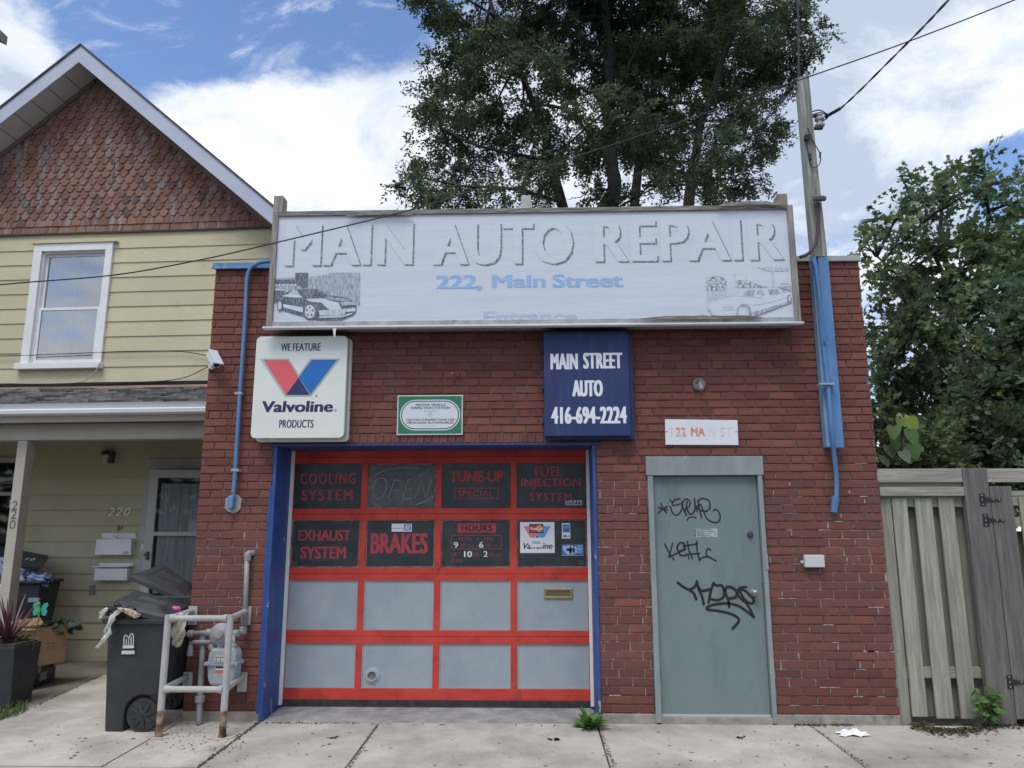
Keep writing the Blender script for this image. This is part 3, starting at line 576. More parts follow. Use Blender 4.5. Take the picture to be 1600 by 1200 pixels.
sticker((812.7, 815.7, 866.5, 864), [
    (stick_p, lambda q, y: q.flat(zp([(122, 748), (262, 748), (262, 830), (235, 868), (188, 868)])[::-1], y)),
    (stick_lb, lambda q, y: q.flat(zp([(262, 748), (402, 748), (335, 868), (290, 868), (262, 830)])[::-1], y)),
    (vdark_m, lambda q, y: q.flat(zp([(262, 835), (282, 866), (246, 866)])[::-1], y)),
    (ink_m, lambda q, y: text(q, 'Valvoline', wr(818, 848, 863.5, 857.5, YT), y, .02, .35)),
    (navy_m, lambda q, y: q.flat(bz(180, 725, 326, 818), y)),
    (stick_r, lambda q, y: q.flat(cz_(222, 772, .034), y)),
    (stick_o, lambda q, y: q.flat(cz_(284, 772, .034), y)),
    (stick_w, lambda q, y: (q.flat(bz(188, 868, 322, 968), y), text(q, 'MasterCard', wr(828.5, 823.5, 848, 828, YT), y, .02))),
    (vblue_m, lambda q, y: text(q, 'VISA', wr(832, 845.5, 844.3, 850, YT), y, .02, .2))], 'payment_sticker')
sticker((878, 817.5, 891, 841.5), [(stick_b, lambda q, y: (q.flat(bz(528, 730, 602, 812), y), q.flat(bz(535, 840, 565, 865), y))), (stick_lb, lambda q, y: (q.flat(bz(535, 745, 595, 770), y), q.flat(bz(570, 845, 600, 862), y)))])
sticker((878, 850.5, 911.5, 868), [(stick_b, lambda q, y: q.flat(bz(521, 937, 744, 1050), y)),
    (mat('pale_blue_mark', (0.42, 0.55, 0.72), .5), lambda q, y: (q.flat(zp([(530, 960), (560, 945), (560, 1030), (545, 1010), (528, 995)])[::-1], y), q.flat(cz_(590, 975, .026), y), q.flat(cz_(590, 1012, .030), y), q.flat(cz_(625, 975, .022), y), q.flat(cz_(625, 1012, .026), y), q.flat(cz_(655, 978, .018), y), q.flat(cz_(655, 1010, .02), y), [q.flat(bz(678, 948+i*14, 735-4*(i % 2), 955+i*14), y) for i in range(6)])),
    (navy_m, lambda q, y: q.flat(zp([(570, 975), (597, 993), (570, 1012)])[::-1], y))])
sticker((612, 818.3, 643.5, 830.6), [(stick_b, lambda q, y: (q.flat(rect(*wr(631, 819.3, 642.5, 827.5, YT)), y), q.flat(rect(*wr(630, 828.2, 642.5, 829, YT)), y), text(q, 'secured by', wr(613.5, 824, 630, 827.5, YT), y, .01))), (stick_w, lambda q, y: text(q, 'ADT', wr(632.5, 820.5, 642, 826.5, YT), y, .03, .15))])
for bx in ((903, 874.5, 913.5, 883), (455, 875, 466.5, 885)):
    q = MB(); X0, X1, Z0, Z1 = wr(*bx, YT); q.box(X0, X1, YT, YT+.001, Z0, Z1); q.m = 1
    for i in range(4): q.box(X0+.008, X1-.008, YT-.0008, YT, Z0+.006+i*(Z1-Z0-.01)/4, Z0+.010+i*(Z1-Z0-.01)/4)
    q.build('sticker', [ink_m, mat('dull_grey_print', (0.14, 0.145, 0.14), .6)], door)
q = MB()
for st in ([(480, 912), (520, 925), (548, 940)], [(485, 935), (520, 938)]): ribbon(q, zp(st), .004, YT)
q.build('scratch_mark', ink_m, door)
# lock, letter slot and vent collar
p = at(684, 888, Y); q = MB(); q.lathe([(.016, 0), (.014, .01), (.005, .012)], (p.x, Y, p.z), (0, -1, 0), 12); q.tube([(p.x, Y-.014, p.z-.005), (p.x+.004, Y-.016, p.z-.03)], .004, 6); q.build('lock', red_m, door)
YP = Y+.0138
X0, X1, Z0, Z1 = wr(850, 919, 894.5, 935.5, YP); q = MB(); frame_of(q, X0, X1, Z0, Z1, .022, YP-.014, YP); 
slot = q.build('letter_slot', brass_m, door, bevel=.004)
q = MB(); q.box(X0+.022, X1-.022, YP-.004, YP-.001, Z0+.022, Z1-.022); q.box(X0+.03, X1-.03, YP-.0085, YP-.0045, Z0+.026, Z0+.052); q.build('slot_flap', mat('dull_brass', (0.20, 0.17, 0.09), .45, metal=.6), door)
p = at(581.5, 1055.5, YP); q = MB()
pf = [(.072, 0), (.072, .006), (.062, .010), (.050, .010), (.048, .022), (.040, .022), (.037, .004)]
n = 28; vs = [(p.x+r_*math.cos(2*math.pi*j/n), YP-h, p.z+r_*math.sin(2*math.pi*j/n)) for r_, h in pf for j in range(n)]
q.idx(vs, [(i*n+j, i*n+(j+1) % n, (i+1)*n+(j+1) % n, (i+1)*n+j) for i in range(len(pf)-1) for j in range(n)])
q.build('vent_collar', mat('collar_grey', (0.36, 0.40, 0.42), .5), door, smooth=False)
q = MB(); q.flat(disc(p.x, p.z, .038, 24), YP-.005); q.build('vent_mesh', mat('vent_grey', (0.15, 0.15, 0.16), .8, (0.22, 0.21, 0.22), 120), door)

# ------------------------------------------------------------------ steel side door
YF = -.022
fx = [at(a, b, 0).x for a, b in ((1012, 760), (1023, 900), (1186, 800))]
LX0, LX1 = at(1021.5, 800, .03).x, at(1184.5, 800, .03).x
LZ0, LZ1 = at(1100, 1119, .03).z, at(1100, 744, .03).z
mb = MB(); mb.box(DX0+.002, LX0-.004, YF, .14, GZ+.01, LZ1+.004); mb.box(LX1+.004, DX1-.002, YF, .14, GZ+.01, LZ1+.004); mb.box(DX0-.01, DX1+.012, YF-.006, .14, LZ1+.005, DZ1-.004)
dframe = mb.build('door_frame', frame_m, gar, bevel=.004)
mb = MB(); mb.box(LX0, LX1, .028, .075, LZ0, LZ1); sdoor = mb.build('door', steel_m, gar, bevel=.003); sdoor['label'] = 'plain grey steel door covered in black graffiti tags'
mb = MB(); mb.box(LX0, LX1, .020, .028, LZ0-.004, LZ0+.016); mb.build('sweep', mat('sweep_pale', (0.45, 0.48, 0.48), .5), sdoor)
mb = MB(); mb.box(LX0-.004, LX1+.004, -.01, .14, GZ, LZ0-.006); mb.build('threshold', found_m, gar)
YD = .0265
for (a, b, wd) in (([], [], 0),):
    pass
def G(pts): return zoomp(pts, 1000, 740, 4.614, YD)
def graff(strokes, wd, k):
    q = MB()
    for i, s_ in enumerate(strokes): ribbon(q, G(s_), wd*random.uniform(.9, 1.1), YD-.0006*(i % 4))
    q.build('graffiti', spray_m, sdoor)
graff([[(150, 212), (165, 250), (190, 283)], [(130, 287), (165, 255), (198, 236)], [(132, 243), (165, 254), (197, 262)],
       [(215, 188), (235, 205), (255, 186), (290, 182)], [(235, 205), (236, 228), (270, 224), (297, 218), (302, 255), (275, 295), (240, 290), (218, 235)],
       [(303, 200), (312, 250), (335, 300)], [(303, 215), (330, 182), (360, 200), (355, 235), (330, 250), (325, 275)], [(340, 200), (335, 240), (358, 290), (385, 280), (397, 240), (392, 178)], [(392, 178), (400, 230), (412, 275)],
       [(420, 192), (428, 260), (445, 318)], [(415, 200), (450, 178), (495, 195), (505, 240), (480, 270), (430, 262), (412, 235), (435, 222), (450, 250)], [(450, 250), (480, 320), (520, 348), (560, 350), (578, 320), (570, 280), (548, 258), (528, 265)], [(340, 338), (352, 318), (380, 313), (405, 320)]], .0125, 0)
graff([[(178, 507), (210, 570), (245, 620)], [(235, 502), (222, 550), (208, 602)], [(208, 602), (270, 572), (330, 545)], [(275, 560), (268, 525), (295, 497), (322, 512), (316, 545), (285, 562), (292, 588), (332, 590)],
       [(342, 488), (352, 550), (378, 612)], [(310, 522), (365, 515), (415, 505)], [(335, 580), (385, 579), (430, 575)], [(408, 488), (412, 560), (430, 628)], [(430, 628), (442, 610), (490, 600), (548, 630)], [(490, 600), (477, 570), (490, 540), (510, 552)], [(348, 595), (352, 612)]], .0135, 1)
graff([[(272, 787), (310, 815), (355, 835), (398, 812), (410, 775)], [(350, 835), (385, 860), (405, 905)], [(410, 775), (425, 840), (445, 880), (460, 942)], [(420, 815), (445, 845), (500, 835)], [(530, 788), (510, 850), (495, 930)],
       [(530, 788), (548, 806), (590, 808), (606, 850), (600, 890), (560, 912), (510, 905)], [(610, 850), (625, 820), (660, 820), (695, 850), (690, 890), (640, 900), (622, 880), (612, 840)], [(622, 880), (636, 910), (642, 962)]], .0235, 2)
graff([[(765, 818), (720, 825), (700, 860), (730, 905), (770, 935)], [(700, 860), (745, 838), (800, 885), (820, 915), (808, 937), (770, 922), (740, 885), (718, 848)], [(735, 890), (790, 970), (820, 1035)],
       [(820, 1035), (760, 985), (700, 950), (620, 935), (530, 945), (485, 962)], [(485, 962), (486, 980), (560, 990), (650, 1010), (705, 1040), (710, 1070), (668, 1118)]], .0225, 3)
X0, X1, Z0, Z1 = wr(1085, 826, 1121, 839.5, YD); mb = MB(); mb.box(X0, X1, YD-.001, YD+.001, Z0, Z1); mb.m = 1; mb.box(X0, X0+.012, YD-.002, YD-.001, Z0+.005, Z1-.005)
for i in range(4): mb.box(X0+.025, X0+.025+random.uniform(.1, .18), YD-.002, YD-.001, Z0+.012+i*.017, Z0+.016+i*.017)
mb.build('worn_notice', [mat('worn_label', (0.42, 0.46, 0.48), .5, (0.22, 0.26, 0.27), 22, .48, .6), mat('notice_ink', (0.12, 0.14, 0.15), .6)], sdoor)
p = at(1172, 835, YD); mb = MB(); mb.lathe([(.030, 0), (.030, .006), (.024, .012), (.022, .022), (.012, .024)], (p.x, .028, p.z), (0, -1, 0), 20); mb.build('deadbolt', darkmet_m, sdoor)
p = at(1178, 926, YD); mb = MB(); mb.lathe([(.036, 0), (.035, .006), (.016, .012), (.015, .03), (.027, .04), (.031, .052), (.026, .066), (.008, .070)], (p.x, .028, p.z), (0, -1, 0), 24); mb.build('doorknob', chrome_m, sdoor, smooth=True)
for py in (787, 927, 1074):
    p = at(1021+ (py-787)*.035, py, .01); mb = MB(); mb.tube([(LX0-.002, .014, p.z-.055), (LX0-.002, .014, p.z+.055)], .009, 10); mb.build('hinge', frame_m, sdoor)
p = at(1194, 878, YF); mb = MB(); mb.box(LX1+.012, LX1+.045, YF-.004, YF, p.z-.07, p.z+.07); mb.box(LX1+.02, LX1+.038, YF-.01, YF-.004, p.z-.06, p.z-.02); mb.build('strike_plate', frame_m, gar)

# ------------------------------------------------------------------ main banner sign
YS = -.25
TL, TR, BL, BR = at(432, 333, YS), at(1238, 320, YS), at(415, 514, YS), at(1249, 507, YS)
SX0, SX1 = (TL.x+BL.x)/2-.01, (TR.x+BR.x)/2+.005; SZ0, SZ1 = (BL.z+BR.z)/2+.02, (TL.z+TR.z)/2
sg = thing('billboard', 'long weathered white banner sign reading main auto repair across the parapet', 'sign', ((SX0+SX1)/2, YS, SZ0))
mb = MB()                                   # vinyl skin, a slightly loose grid
nx, nz = 90, 20; vs = []
for j in range(nz+1):
    for i in range(nx+1):
        a, b = i/nx, j/nz; y = YS
        ed = min(a, 1-a, b*.3, (1-b)*.3)*30; ed = min(1, ed)
        y += ed*(.003*math.sin(a*31+3*math.sin(b*5))*math.sin(b*9+a*4) + .0025*math.sin(b*40+5*math.sin(a*7)))*.10
        vs.append((SX0+.05+a*(SX1-SX0-.1), y, SZ0+.02+b*(SZ1-SZ0-.04)))
mb.idx(vs, [(j*(nx+1)+i, j*(nx+1)+i+1, (j+1)*(nx+1)+i+1, (j+1)*(nx+1)+i) for j in range(nz) for i in range(nx)])
mb.build('banner', vinyl_m, sg, smooth=True)
mb = MB(); mb.box(SX0+.02, SX1-.02, YS+.02, -.012, SZ0+.01, SZ1-.01); mb.build('backing', wood_g_m, sg)
mb = MB()
for a, b in ((SX0, SX0+.055), (SX1-.055, SX1)): mb = MB(); mb.box(a, b, YS-.022, YS+.02, SZ0, SZ1); mb.build('side_frame', wood_g_m, sg, bevel=.004)
mb = MB(); mb.box(SX0+.056, SX1-.056, YS-.018, YS+.02, SZ1-.042, SZ1+.004); mb.build('top_frame', plank_m, sg, bevel=.004)
mb = MB(); mb.box(SX0+.056, SX1-.056, YS-.018, YS+.02, SZ0-.002, SZ0+.045)
for i in range(14): mb.lathe([(.008, 0), (.006, .004)], (SX0+.2+i*.35, YS-.018, SZ0+.02), (0, -1, 0), 8)
mb.build('bottom_frame', alum_m, sg, bevel=.003)
mb = MB(); mb.box(SX0-.03, SX1+.02, YS-.034, YS+.03, SZ0-.022, SZ0-.003); mb.build('drip_ledge', mat('ledge_white', (.60, .62, .65), .5, (.70, .72, .74), 5, dirt=(.25, .24, .22), dscale=6, dlo=.62, dhi=.7, stretch=(.4, 1, 1)), sg, bevel=.006)
# loose torn strips of trim along the top and bottom
def strip(x0, x1, z, dz, m, th=.012, nm='torn_trim'):
    q = MB(); n = 14; up = []; dn = []
    for i in range(n+1):
        a = i/n; x = x0+(x1-x0)*a; zz_ = z+dz*math.sin(a*3)+random.uniform(-.004, .004); h = .028*(1-abs(2*a-1)**6)+random.uniform(0, .008)
        up.append((x, zz_+h)); dn.append((x, zz_))
    q.prism(dn+up[::-1], YS-.034-th, YS-.034); q.build(nm, m, sg)
strip(at(542, 338, YS).x, at(646, 336, YS).x, SZ1-.065, .012, plank_m); strip(at(1120, 322, YS).x, at(1225, 318, YS).x, SZ1-.02, .014, plank_m)
strip(at(1000, 508, YS).x, at(1190, 507, YS).x, SZ0+.028, -.006, plank_m)
mb = MB(); p = at(525, 519, YS); mb.prism([(p.x-.015, p.z+.02), (p.x+.015, p.z+.02), (p.x+.008, p.z-.07), (p.x-.004, p.z-.05)], YS-.056, YS-.054); mb.build('torn_flap', white_m, sg)
for px, top in ((437, 309), (822, 309), (1221, 306)):
    x = at(px, 325, -.1).x; zt = at(px, top, -.1).z; mb = MB(); mb.box(x-.045, x+.045, -.15, -.02, SZ0+.1, zt); mb.build('post', wood_g_m if px != 822 else alum_m, sg, bevel=.004)
# letters: only the drop shadow of the faded white letters still shows
YL = YS-.0013
for s_, bx in (('MAIN', (445.5, 349, 645, 414)), ('AUTO', (676, 347, 895, 413)), ('REPAIR', (928, 342, 1222, 407))):
    X0, X1, Z0, Z1 = wr(*bx, YL); q = MB(); text(q, s_, (X0+.016, X1+.016, Z0-.016, Z1-.016), YL, .028, 0, 1.06); q.build('letter_shadow', shad_m, sg)
    q = MB(); text(q, s_, (X0, X1, Z0, Z1), YL-.0009, .028, 0, 1.06); q.build('letter', letterw_m, sg)
for t_, b_ in (('222,', (681, 430, 754, 454.5)), ('Main', (768.5, 429, 853, 449.5)), ('Street', (863, 428, 974, 449))): q = MB(); text(q, t_, wr(*b_, YL), YL, .05); q.build('lettering', bluepr_m, sg)
q = MB(); text(q, 'Entrance', wr(755, 486, 902, 503.5, YL), YL, .05); q.build('lettering', faint_m, sg)
# printed car pictures, as flat prints
def CP(pts, ox, oy): return zoomp(pts, ox, oy, 8.889, YL)
class Pic:
    def __init__(s, ox, oy): s.q = MB(); s.ms = []; s.ox, s.oy = ox, oy; s.k = 0
    def add(s, m_, pts):
        if m_ not in s.ms: s.ms.append(m_)
        s.q.m = s.ms.index(m_); s.k += 1; s.q.flat(CP(pts, s.ox, s.oy)[::-1], YL-.00035*s.k)
    def line(s, m_, pts, wd):
        if m_ not in s.ms: s.ms.append(m_)
        s.q.m = s.ms.index(m_); s.k += 1; ribbon(s.q, CP(pts, s.ox, s.oy), wd, YL-.00035*s.k)
    def ell(s, m_, cx, cy, rx, ry): s.add(m_, [(cx+rx*math.cos(2*math.pi*i/20), cy+ry*math.sin(2*math.pi*i/20)) for i in range(20)])
    def done(s, nm): s.q.build(nm, s.ms, sg)
pw = letterw_m; pb = mat('banner_steel_blue', (0.19, 0.30, 0.44), .6, (0.40, 0.50, 0.62), 45, .4, .65); dk = mat('banner_dark_halftone', (0.085, 0.10, 0.13), .6, (0.34, 0.38, 0.45), 60, .45, .7, stretch=(1.6, 1, .5))
a = Pic(410, 400)
a.add(halft_m, [(160, 310), (455, 295), (455, 232), (640, 232), (640, 290), (930, 255), (930, 232), (1360, 232), (1355, 690), (900, 560), (160, 440)])
a.add(dk, [(155, 330), (455, 325), (455, 385), (155, 395)]); a.add(dk, [(140, 480), (330, 480), (230, 650), (140, 660)]); a.add(dk, [(455, 235), (635, 235), (635, 440), (545, 445), (540, 420), (460, 410)])
for i in range(6): a.ell(pw, 180+i*56, 402, 16, 14)
a.add(dk, [(265, 560), (360, 490), (480, 465), (620, 455), (780, 465), (900, 540), (1120, 570), (1240, 610), (1310, 690), (1300, 790), (1250, 830), (1100, 895), (780, 905), (600, 850), (280, 760), (215, 690), (220, 600)])
a.add(pw, [(275, 560), (360, 530), (500, 530), (560, 575), (500, 580), (400, 575)])
a.add(halfl_m, [(365, 530), (420, 478), (475, 470), (520, 545)]); a.add(dk, [(530, 490), (600, 470), (690, 468), (840, 545), (700, 540), (560, 545)])
a.add(pb, [(870, 570), (1110, 585), (1240, 625), (1160, 640), (880, 600)])
a.add(pw, [(600, 600), (860, 590), (900, 610), (1060, 650), (1100, 740), (930, 750), (820, 650), (680, 640)])
a.add(pw, [(290, 670), (560, 715), (575, 790), (290, 715)]); a.add(halfl_m, [(780, 760), (1160, 735), (1150, 810), (1060, 830), (800, 830)])
a.add(pw, [(1160, 740), (1295, 720), (1290, 770), (1165, 780)]); a.add(pw, [(1080, 650), (1260, 640), (1300, 680), (1110, 700)])
for i in range(3): a.line(dk, [(1080, 662+i*14), (1180, 660+i*14), (1280, 655+i*14)], .003)
a.add(pw, [(790, 845), (1120, 830), (1250, 790), (1240, 815), (1100, 855), (800, 865)])
a.ell(dk, 670, 765, 105, 125); a.ell(pw, 662, 775, 70, 92); a.ell(halfl_m, 662, 775, 16, 20)
for t in range(5): a.ell(dk, 662+44*math.sin(t*1.257), 775-56*math.cos(t*1.257), 13, 18)
a.ell(dk, 245, 690, 36, 75); a.ell(pw, 248, 692, 22, 55)
a.done('car_print')
a = Pic(1080, 400)
tre = mat('banner_leafy_print', (0.19, 0.22, 0.28), .6, (0.62, 0.67, 0.75), 46, .42, .56)
a.add(tre, [(205, 370), (230, 290), (340, 270), (490, 310), (490, 480), (210, 480)]); a.add(halfl_m, [(215, 500), (495, 495), (495, 560), (350, 590), (220, 660)])
a.add(halfl_m, [(900, 155), (1355, 155), (1355, 205), (1145, 215), (1150, 440), (1125, 440), (1120, 215), (1070, 210)]); a.add(tre, [(620, 420), (640, 330), (780, 345), (960, 400), (1060, 420), (1060, 440), (640, 440)])
a.line(halfl_m, [(768, 290), (770, 440)], .006); a.line(halfl_m, [(600, 240), (612, 330), (615, 440)], .006); a.line(halfl_m, [(1240, 380), (1355, 380)], .008); a.add(halft_m, [(1180, 430), (1385, 415), (1385, 490), (1310, 470), (1220, 440)])
a.add(pw, [(230, 640), (400, 580), (600, 550), (700, 480), (900, 450), (1220, 450), (1330, 500), (1395, 560), (1390, 640), (820, 830), (640, 900), (300, 820), (220, 740)])
a.add(halft_m, [(715, 550), (760, 480), (890, 470), (860, 565)]); a.add(halft_m, [(890, 560), (930, 475), (990, 470), (1015, 555)]); a.add(halft_m, [(1055, 465), (1200, 460), (1235, 530), (1090, 545)]); a.add(halft_m, [(1250, 465), (1295, 475), (1320, 510), (1270, 515)])
a.ell(pw, 935, 555, 40, 22); a.line(halfl_m, [(845, 690), (1100, 640), (1340, 570)], .004); a.line(halfl_m, [(600, 550), (860, 570), (1000, 590)], .004); a.line(halfl_m, [(230, 650), (400, 590), (600, 555)], .003); a.line(halfl_m, [(440, 705), (530, 712), (600, 700)], .004); a.line(halfl_m, [(430, 745), (600, 740)], .004); a.line(halfl_m, [(225, 740), (265, 755), (280, 805)], .005)
a.add(halft_m, [(800, 800), (1340, 640), (1395, 610), (1390, 640), (1340, 665), (820, 860)])
a.add(halft_m, [(620, 840), (640, 720), (700, 670), (780, 670), (825, 740), (820, 840), (760, 880), (680, 900)]); a.ell(pw, 720, 795, 75, 82); a.ell(halfl_m, 720, 795, 62, 70); a.ell(pw, 720, 795, 48, 55); a.ell(dk, 1358, 595, 26, 52); a.ell(pw, 1360, 595, 16, 40)
a.line(halfl_m, [(470, 860), (560, 880), (620, 870)], .006)
a.done('limousine_print')
# ------------------------------------------------------------------ framed plastic brand sign
YV = -.15
X0, X1, Z0, Z1 = wr(397, 525, 541, 684, YV); FX0, FX1 = X0+.005, X1-.035
vs_ = thing('advertising_sign', 'cream plastic box sign with a red and blue letter V logo', 'sign', ((X0+X1)/2, YV, Z0))
mb = MB(); mb.prism(rrect(X0+.01, X1+.012, Z0-.025, Z1, .04), -.06, -.012); mb.build('sign_back', cream_m, vs_, bevel=.003)
mb = MB(); mb.prism(rrect(X0, X1, Z0, Z1, .045), YV+.006, -.061); mb.build('sign_box', mat('cream_side', (.50, .53, .48), .5), vs_, bevel=.004)
mb = MB(); mb.prism(rrect(X0-.004, X1-.004, Z0-.004, Z1-.002, .045), YV-.004, YV+.0055); mb.build('sign_face', cream_m, vs_, bevel=.006)
for pz, h in ((600, .12), (655, .18)):
    p = at(392, pz, -.06); mb = MB(); mb.box(X0-.03, X0+.005, -.08, -.062, p.z-h/2, p.z+h/2); mb.build('mounting_tab', cream_m, vs_)
YVT = YV-.0055
def V(pts): return zoomp(pts, 380, 510, 6.317, YVT)
for m_, pts, k in ((vgrey_m, [(165, 318), (450, 318), (550, 475), (660, 318), (960, 318), (670, 692), (412, 692)], 0), (vred_m, [(205, 332), (440, 332), (550, 505), (435, 672), (420, 672)], 1), (vblue_m, [(678, 330), (925, 330), (662, 672), (550, 500)], 2), (vdark_m, [(548, 503), (655, 675), (425, 675)], 3)):
    mb = MB(); mb.flat(V(pts)[::-1], YVT-.0007*k); mb.build('logo', m_, vs_)
q = MB()
def vt(s_, b, bold, sh=0., sp=1.): text(q, s_, wr(380+b[0]/6.317, 510+b[1]/6.317, 380+b[2]/6.317, 510+b[3]/6.317, YVT), YVT, bold, sh, sp)
vt('WE', (373, 168, 468, 240), .02); vt('FEATURE', (490, 166, 765, 240), .02, 0, 1.05); vt('PRODUCTS', (355, 922, 695, 1000), .02, 0, 1.05); vt('Valvoline', (185, 736, 888, 845), .045, .05)
vt('®', (712, 674, 736, 697), .0); vt('®', (897, 817, 921, 840), .0); q.build('lettering', navy_m, vs_)
# ------------------------------------------------------------------ navy shop sign
YB = -.13
X0, X1, Z0, Z1 = wr(850, 524, 989, 683, YB); Z1 = SZ0-.033
bs = thing('shop_sign', 'dark navy painted sign board with white letters main street auto and phone number', 'sign', ((X0+X1)/2, YB, Z0))
mb = MB(); mb.prism(rrect(X0+.004, X1+.012, Z0-.01, Z1, .02), -.07, -.012); mb.build('sign_back', navysign_m, bs, bevel=.006)
mb = MB(); mb.prism(rrect(X0, X1-.03, Z0+.01, Z1-.001, .015), YB, -.071); mb.build('sign_face', navysign_m, bs, bevel=.006)
for py in (545, 603, 655):
    p = at(847, py, -.05); mb = MB(); mb.box(X0-.02, X0+.003, -.05, -.013, p.z-.03, p.z+.03); mb.build('mounting_tab', navysign_m, bs)
YBT = YB-.0008
for t_, b_, k_ in (('MAIN', (860, 552.5, 903, 577), .032), ('STREET', (911, 551, 972.5, 576), .032), ('AUTO', (894, 594, 942, 619.5), .036), ('416-694-2224', (861, 635.5, 979.5, 662), .034)): q = MB(); text(q, t_, wr(*b_, YBT), YBT, k_, 0, 1.08); q.build('lettering', lwhite_m, bs)
# ------------------------------------------------------------------ green inspection sign
YG = -.016
X0, X1, Z0, Z1 = wr(620.5, 617.5, 723, 679.5, YG)
gs = thing('inspection_sign', 'small green and white vehicle inspection station plate screwed to brick', 'sign', ((X0+X1)/2, YG, Z0))
mb = MB(); mb.box(X0, X1, YG, -.004, Z0, Z1); mb.build('plate', mat('plate_cream', (.68, .70, .66), .5), gs, bevel=.002)
mb = MB(); mb.flat(rect(X0+.01, X1-.01, Z0+.01, Z1-.01), YG-.0008); mb.build('green_field', green_m, gs)
ax, bx_, az, bz_ = wr(625, 624.5, 719, 672.5, YG); rr = (bz_-az)/2
for i, (m_, ins) in enumerate(((signw_m, 0), (ink_m, .011), (signw_m, .019))):
    mb = MB(); mb.flat(rrect(ax+ins, bx_-ins, az+ins, bz_-ins, rr-ins-.001, 10), YG-.0016-.0008*i); mb.build('oval_field', m_, gs)
q = MB(); yg = YG-.0042
def gt(s_, b, bold): text(q, s_, wr(600+b[0]/11.43, 600+b[1]/11.43, 600+b[2]/11.43, 600+b[3]/11.43, yg), yg, bold)
gt('MOTOR VEHICLE', (570, 352, 1100, 392), .03); gt('INSPECTION STATION', (487, 405, 1175, 446), .03); gt("CENTRE D'INSPECTION DES", (388, 618, 1262, 656), .03); gt('VÉHICULES AUTOMOBILES', (402, 662, 1245, 708), .03); q.build('lettering', dgreen_m, gs)
q = MB(); gt('MINISTRY OF TRANSPORTATION', (722, 480, 930, 498), .0); gt('MINISTÈRE DES TRANSPORTS', (715, 738, 925, 756), .0)
p = at(600+825/11.43, 600+548/11.43, yg); n = 20
q.idx([(p.x+r_*math.cos(2*math.pi*i/n), yg, p.z+r_*math.sin(2*math.pi*i/n)) for r_ in (.017, .021) for i in range(n)], [(i, (i+1) % n, n+(i+1) % n, n+i) for i in range(n)])
for i in range(3): t = 2*math.pi*i/3+math.pi/2; ribbon(q, [(p.x, p.z), (p.x+.014*math.cos(t), p.z+.014*math.sin(t))], .004, yg)
q.build('small_print', paleink_m, gs)
mb = MB()
for a_, b_ in ((.13, 0), (.87, 0), (.13, 1), (.87, 1)): mb.lathe([(.006, 0), (.004, .003)], (X0+a_*(X1-X0), YG-.001, Z0+.016+b_*(Z1-Z0-.03)), (0, -1, 0), 8)
mb.build('screw', darkmet_m, gs)
# ------------------------------------------------------------------ white faded address plate
YA = -.018
cs = [at(1039, 655, YA), at(1152.5, 656.5, YA), at(1154, 695.5, YA), at(1040, 695, YA)]
asg = thing('address_sign', 'white plate with faded orange house number lettering above the steel door', 'sign', cs[3])
mb = MB(); mb.prism([(p.x, p.z) for p in cs[::-1]], YA, -.004); mb.build('plate', mat('plate_white', (.70, .73, .79), .45, (.74, .77, .82), 3), asg, bevel=.003)
def AZ(b): return wr(1000+b[0]/8.889, 640+b[1]/8.889, 1000+b[2]/8.889, 640+b[3]/8.889, YA)
q = MB(); q2 = MB(); ya = YA-.0012
text(q, '22', AZ((495, 248, 640, 372)), ya, .03, 0, 1.1); text(q2, '2', AZ((400, 250, 470, 372)), ya, .02); text(q, 'MA', AZ((705, 248, 905, 372)), ya, .03); text(q2, 'IN', AZ((925, 250, 1050, 372)), ya, .02); text(q2, 'ST', AZ((1115, 245, 1280, 375)), ya, .02)
q.build('lettering', orange_m, asg); q2.build('lettering', orangep_m, asg)
mb = MB()
for px, py in ((372, 305), (1335, 305)): p = at(1000+px/8.889, 640+py/8.889, YA); mb.lathe([(.006, 0), (.005, .003)], (p.x, YA-.001, p.z), (0, -1, 0), 8)
mb.build('screw', darkmet_m, asg)
# ------------------------------------------------------------------ wall fittings
p = at(1092.5, 600.5, -.02); fl = thing('wall_lamp_holder', 'round grey flood lamp mount without its bulb above the address plate', 'lamp', (p.x, 0, p.z))
mb = MB(); mb.lathe([(.058, 0), (.058, .02), (.05, .026), (.01, .027)], (p.x, -.004, p.z), (0, -1, 0), 24)
mb.build('round_plate', mat('cast_grey', (.13, .145, .15), .6, (.19, .205, .21), 14), fl)
mb = MB(); mb.lathe([(.012, 0), (.014, .03), (.02, .032), (.022, .09), (.018, .092)], (p.x+.005, -.025, p.z+.02), (.02, -.45, -.8), 12); mb.build('lamp_socket', mat('socket_grey', (.24, .27, .28), .5), fl)
mb = MB()
for a_, b_ in ((-.012, .03), (-.028, .014)): mb.lathe([(.009, 0), (.009, .002)], (p.x+a_, -.0315, p.z+b_), (0, -1, 0), 10)
mb.build('conduit_hole', ink_m, fl)
X0, X1, Z0, Z1 = wr(1257.5, 867, 1288.5, 886.5, -.05); jb = thing('junction_box', 'small white electrical box on the brick right of the door', 'box', ((X0+X1)/2, 0, Z0))
mb = MB(); mb.box(X0, X1, -.055, -.004, Z0, Z1); mb.build('housing', mat('box_white', (.55, .57, .57), .5), jb, bevel=.006)
mb = MB(); mb.lathe([(.012, 0), (.012, .012)], (X0-.012, -.004, Z0+.045), (0, -1, 0), 10); mb.build('mounting_lug', mat('box_white', W1), jb)
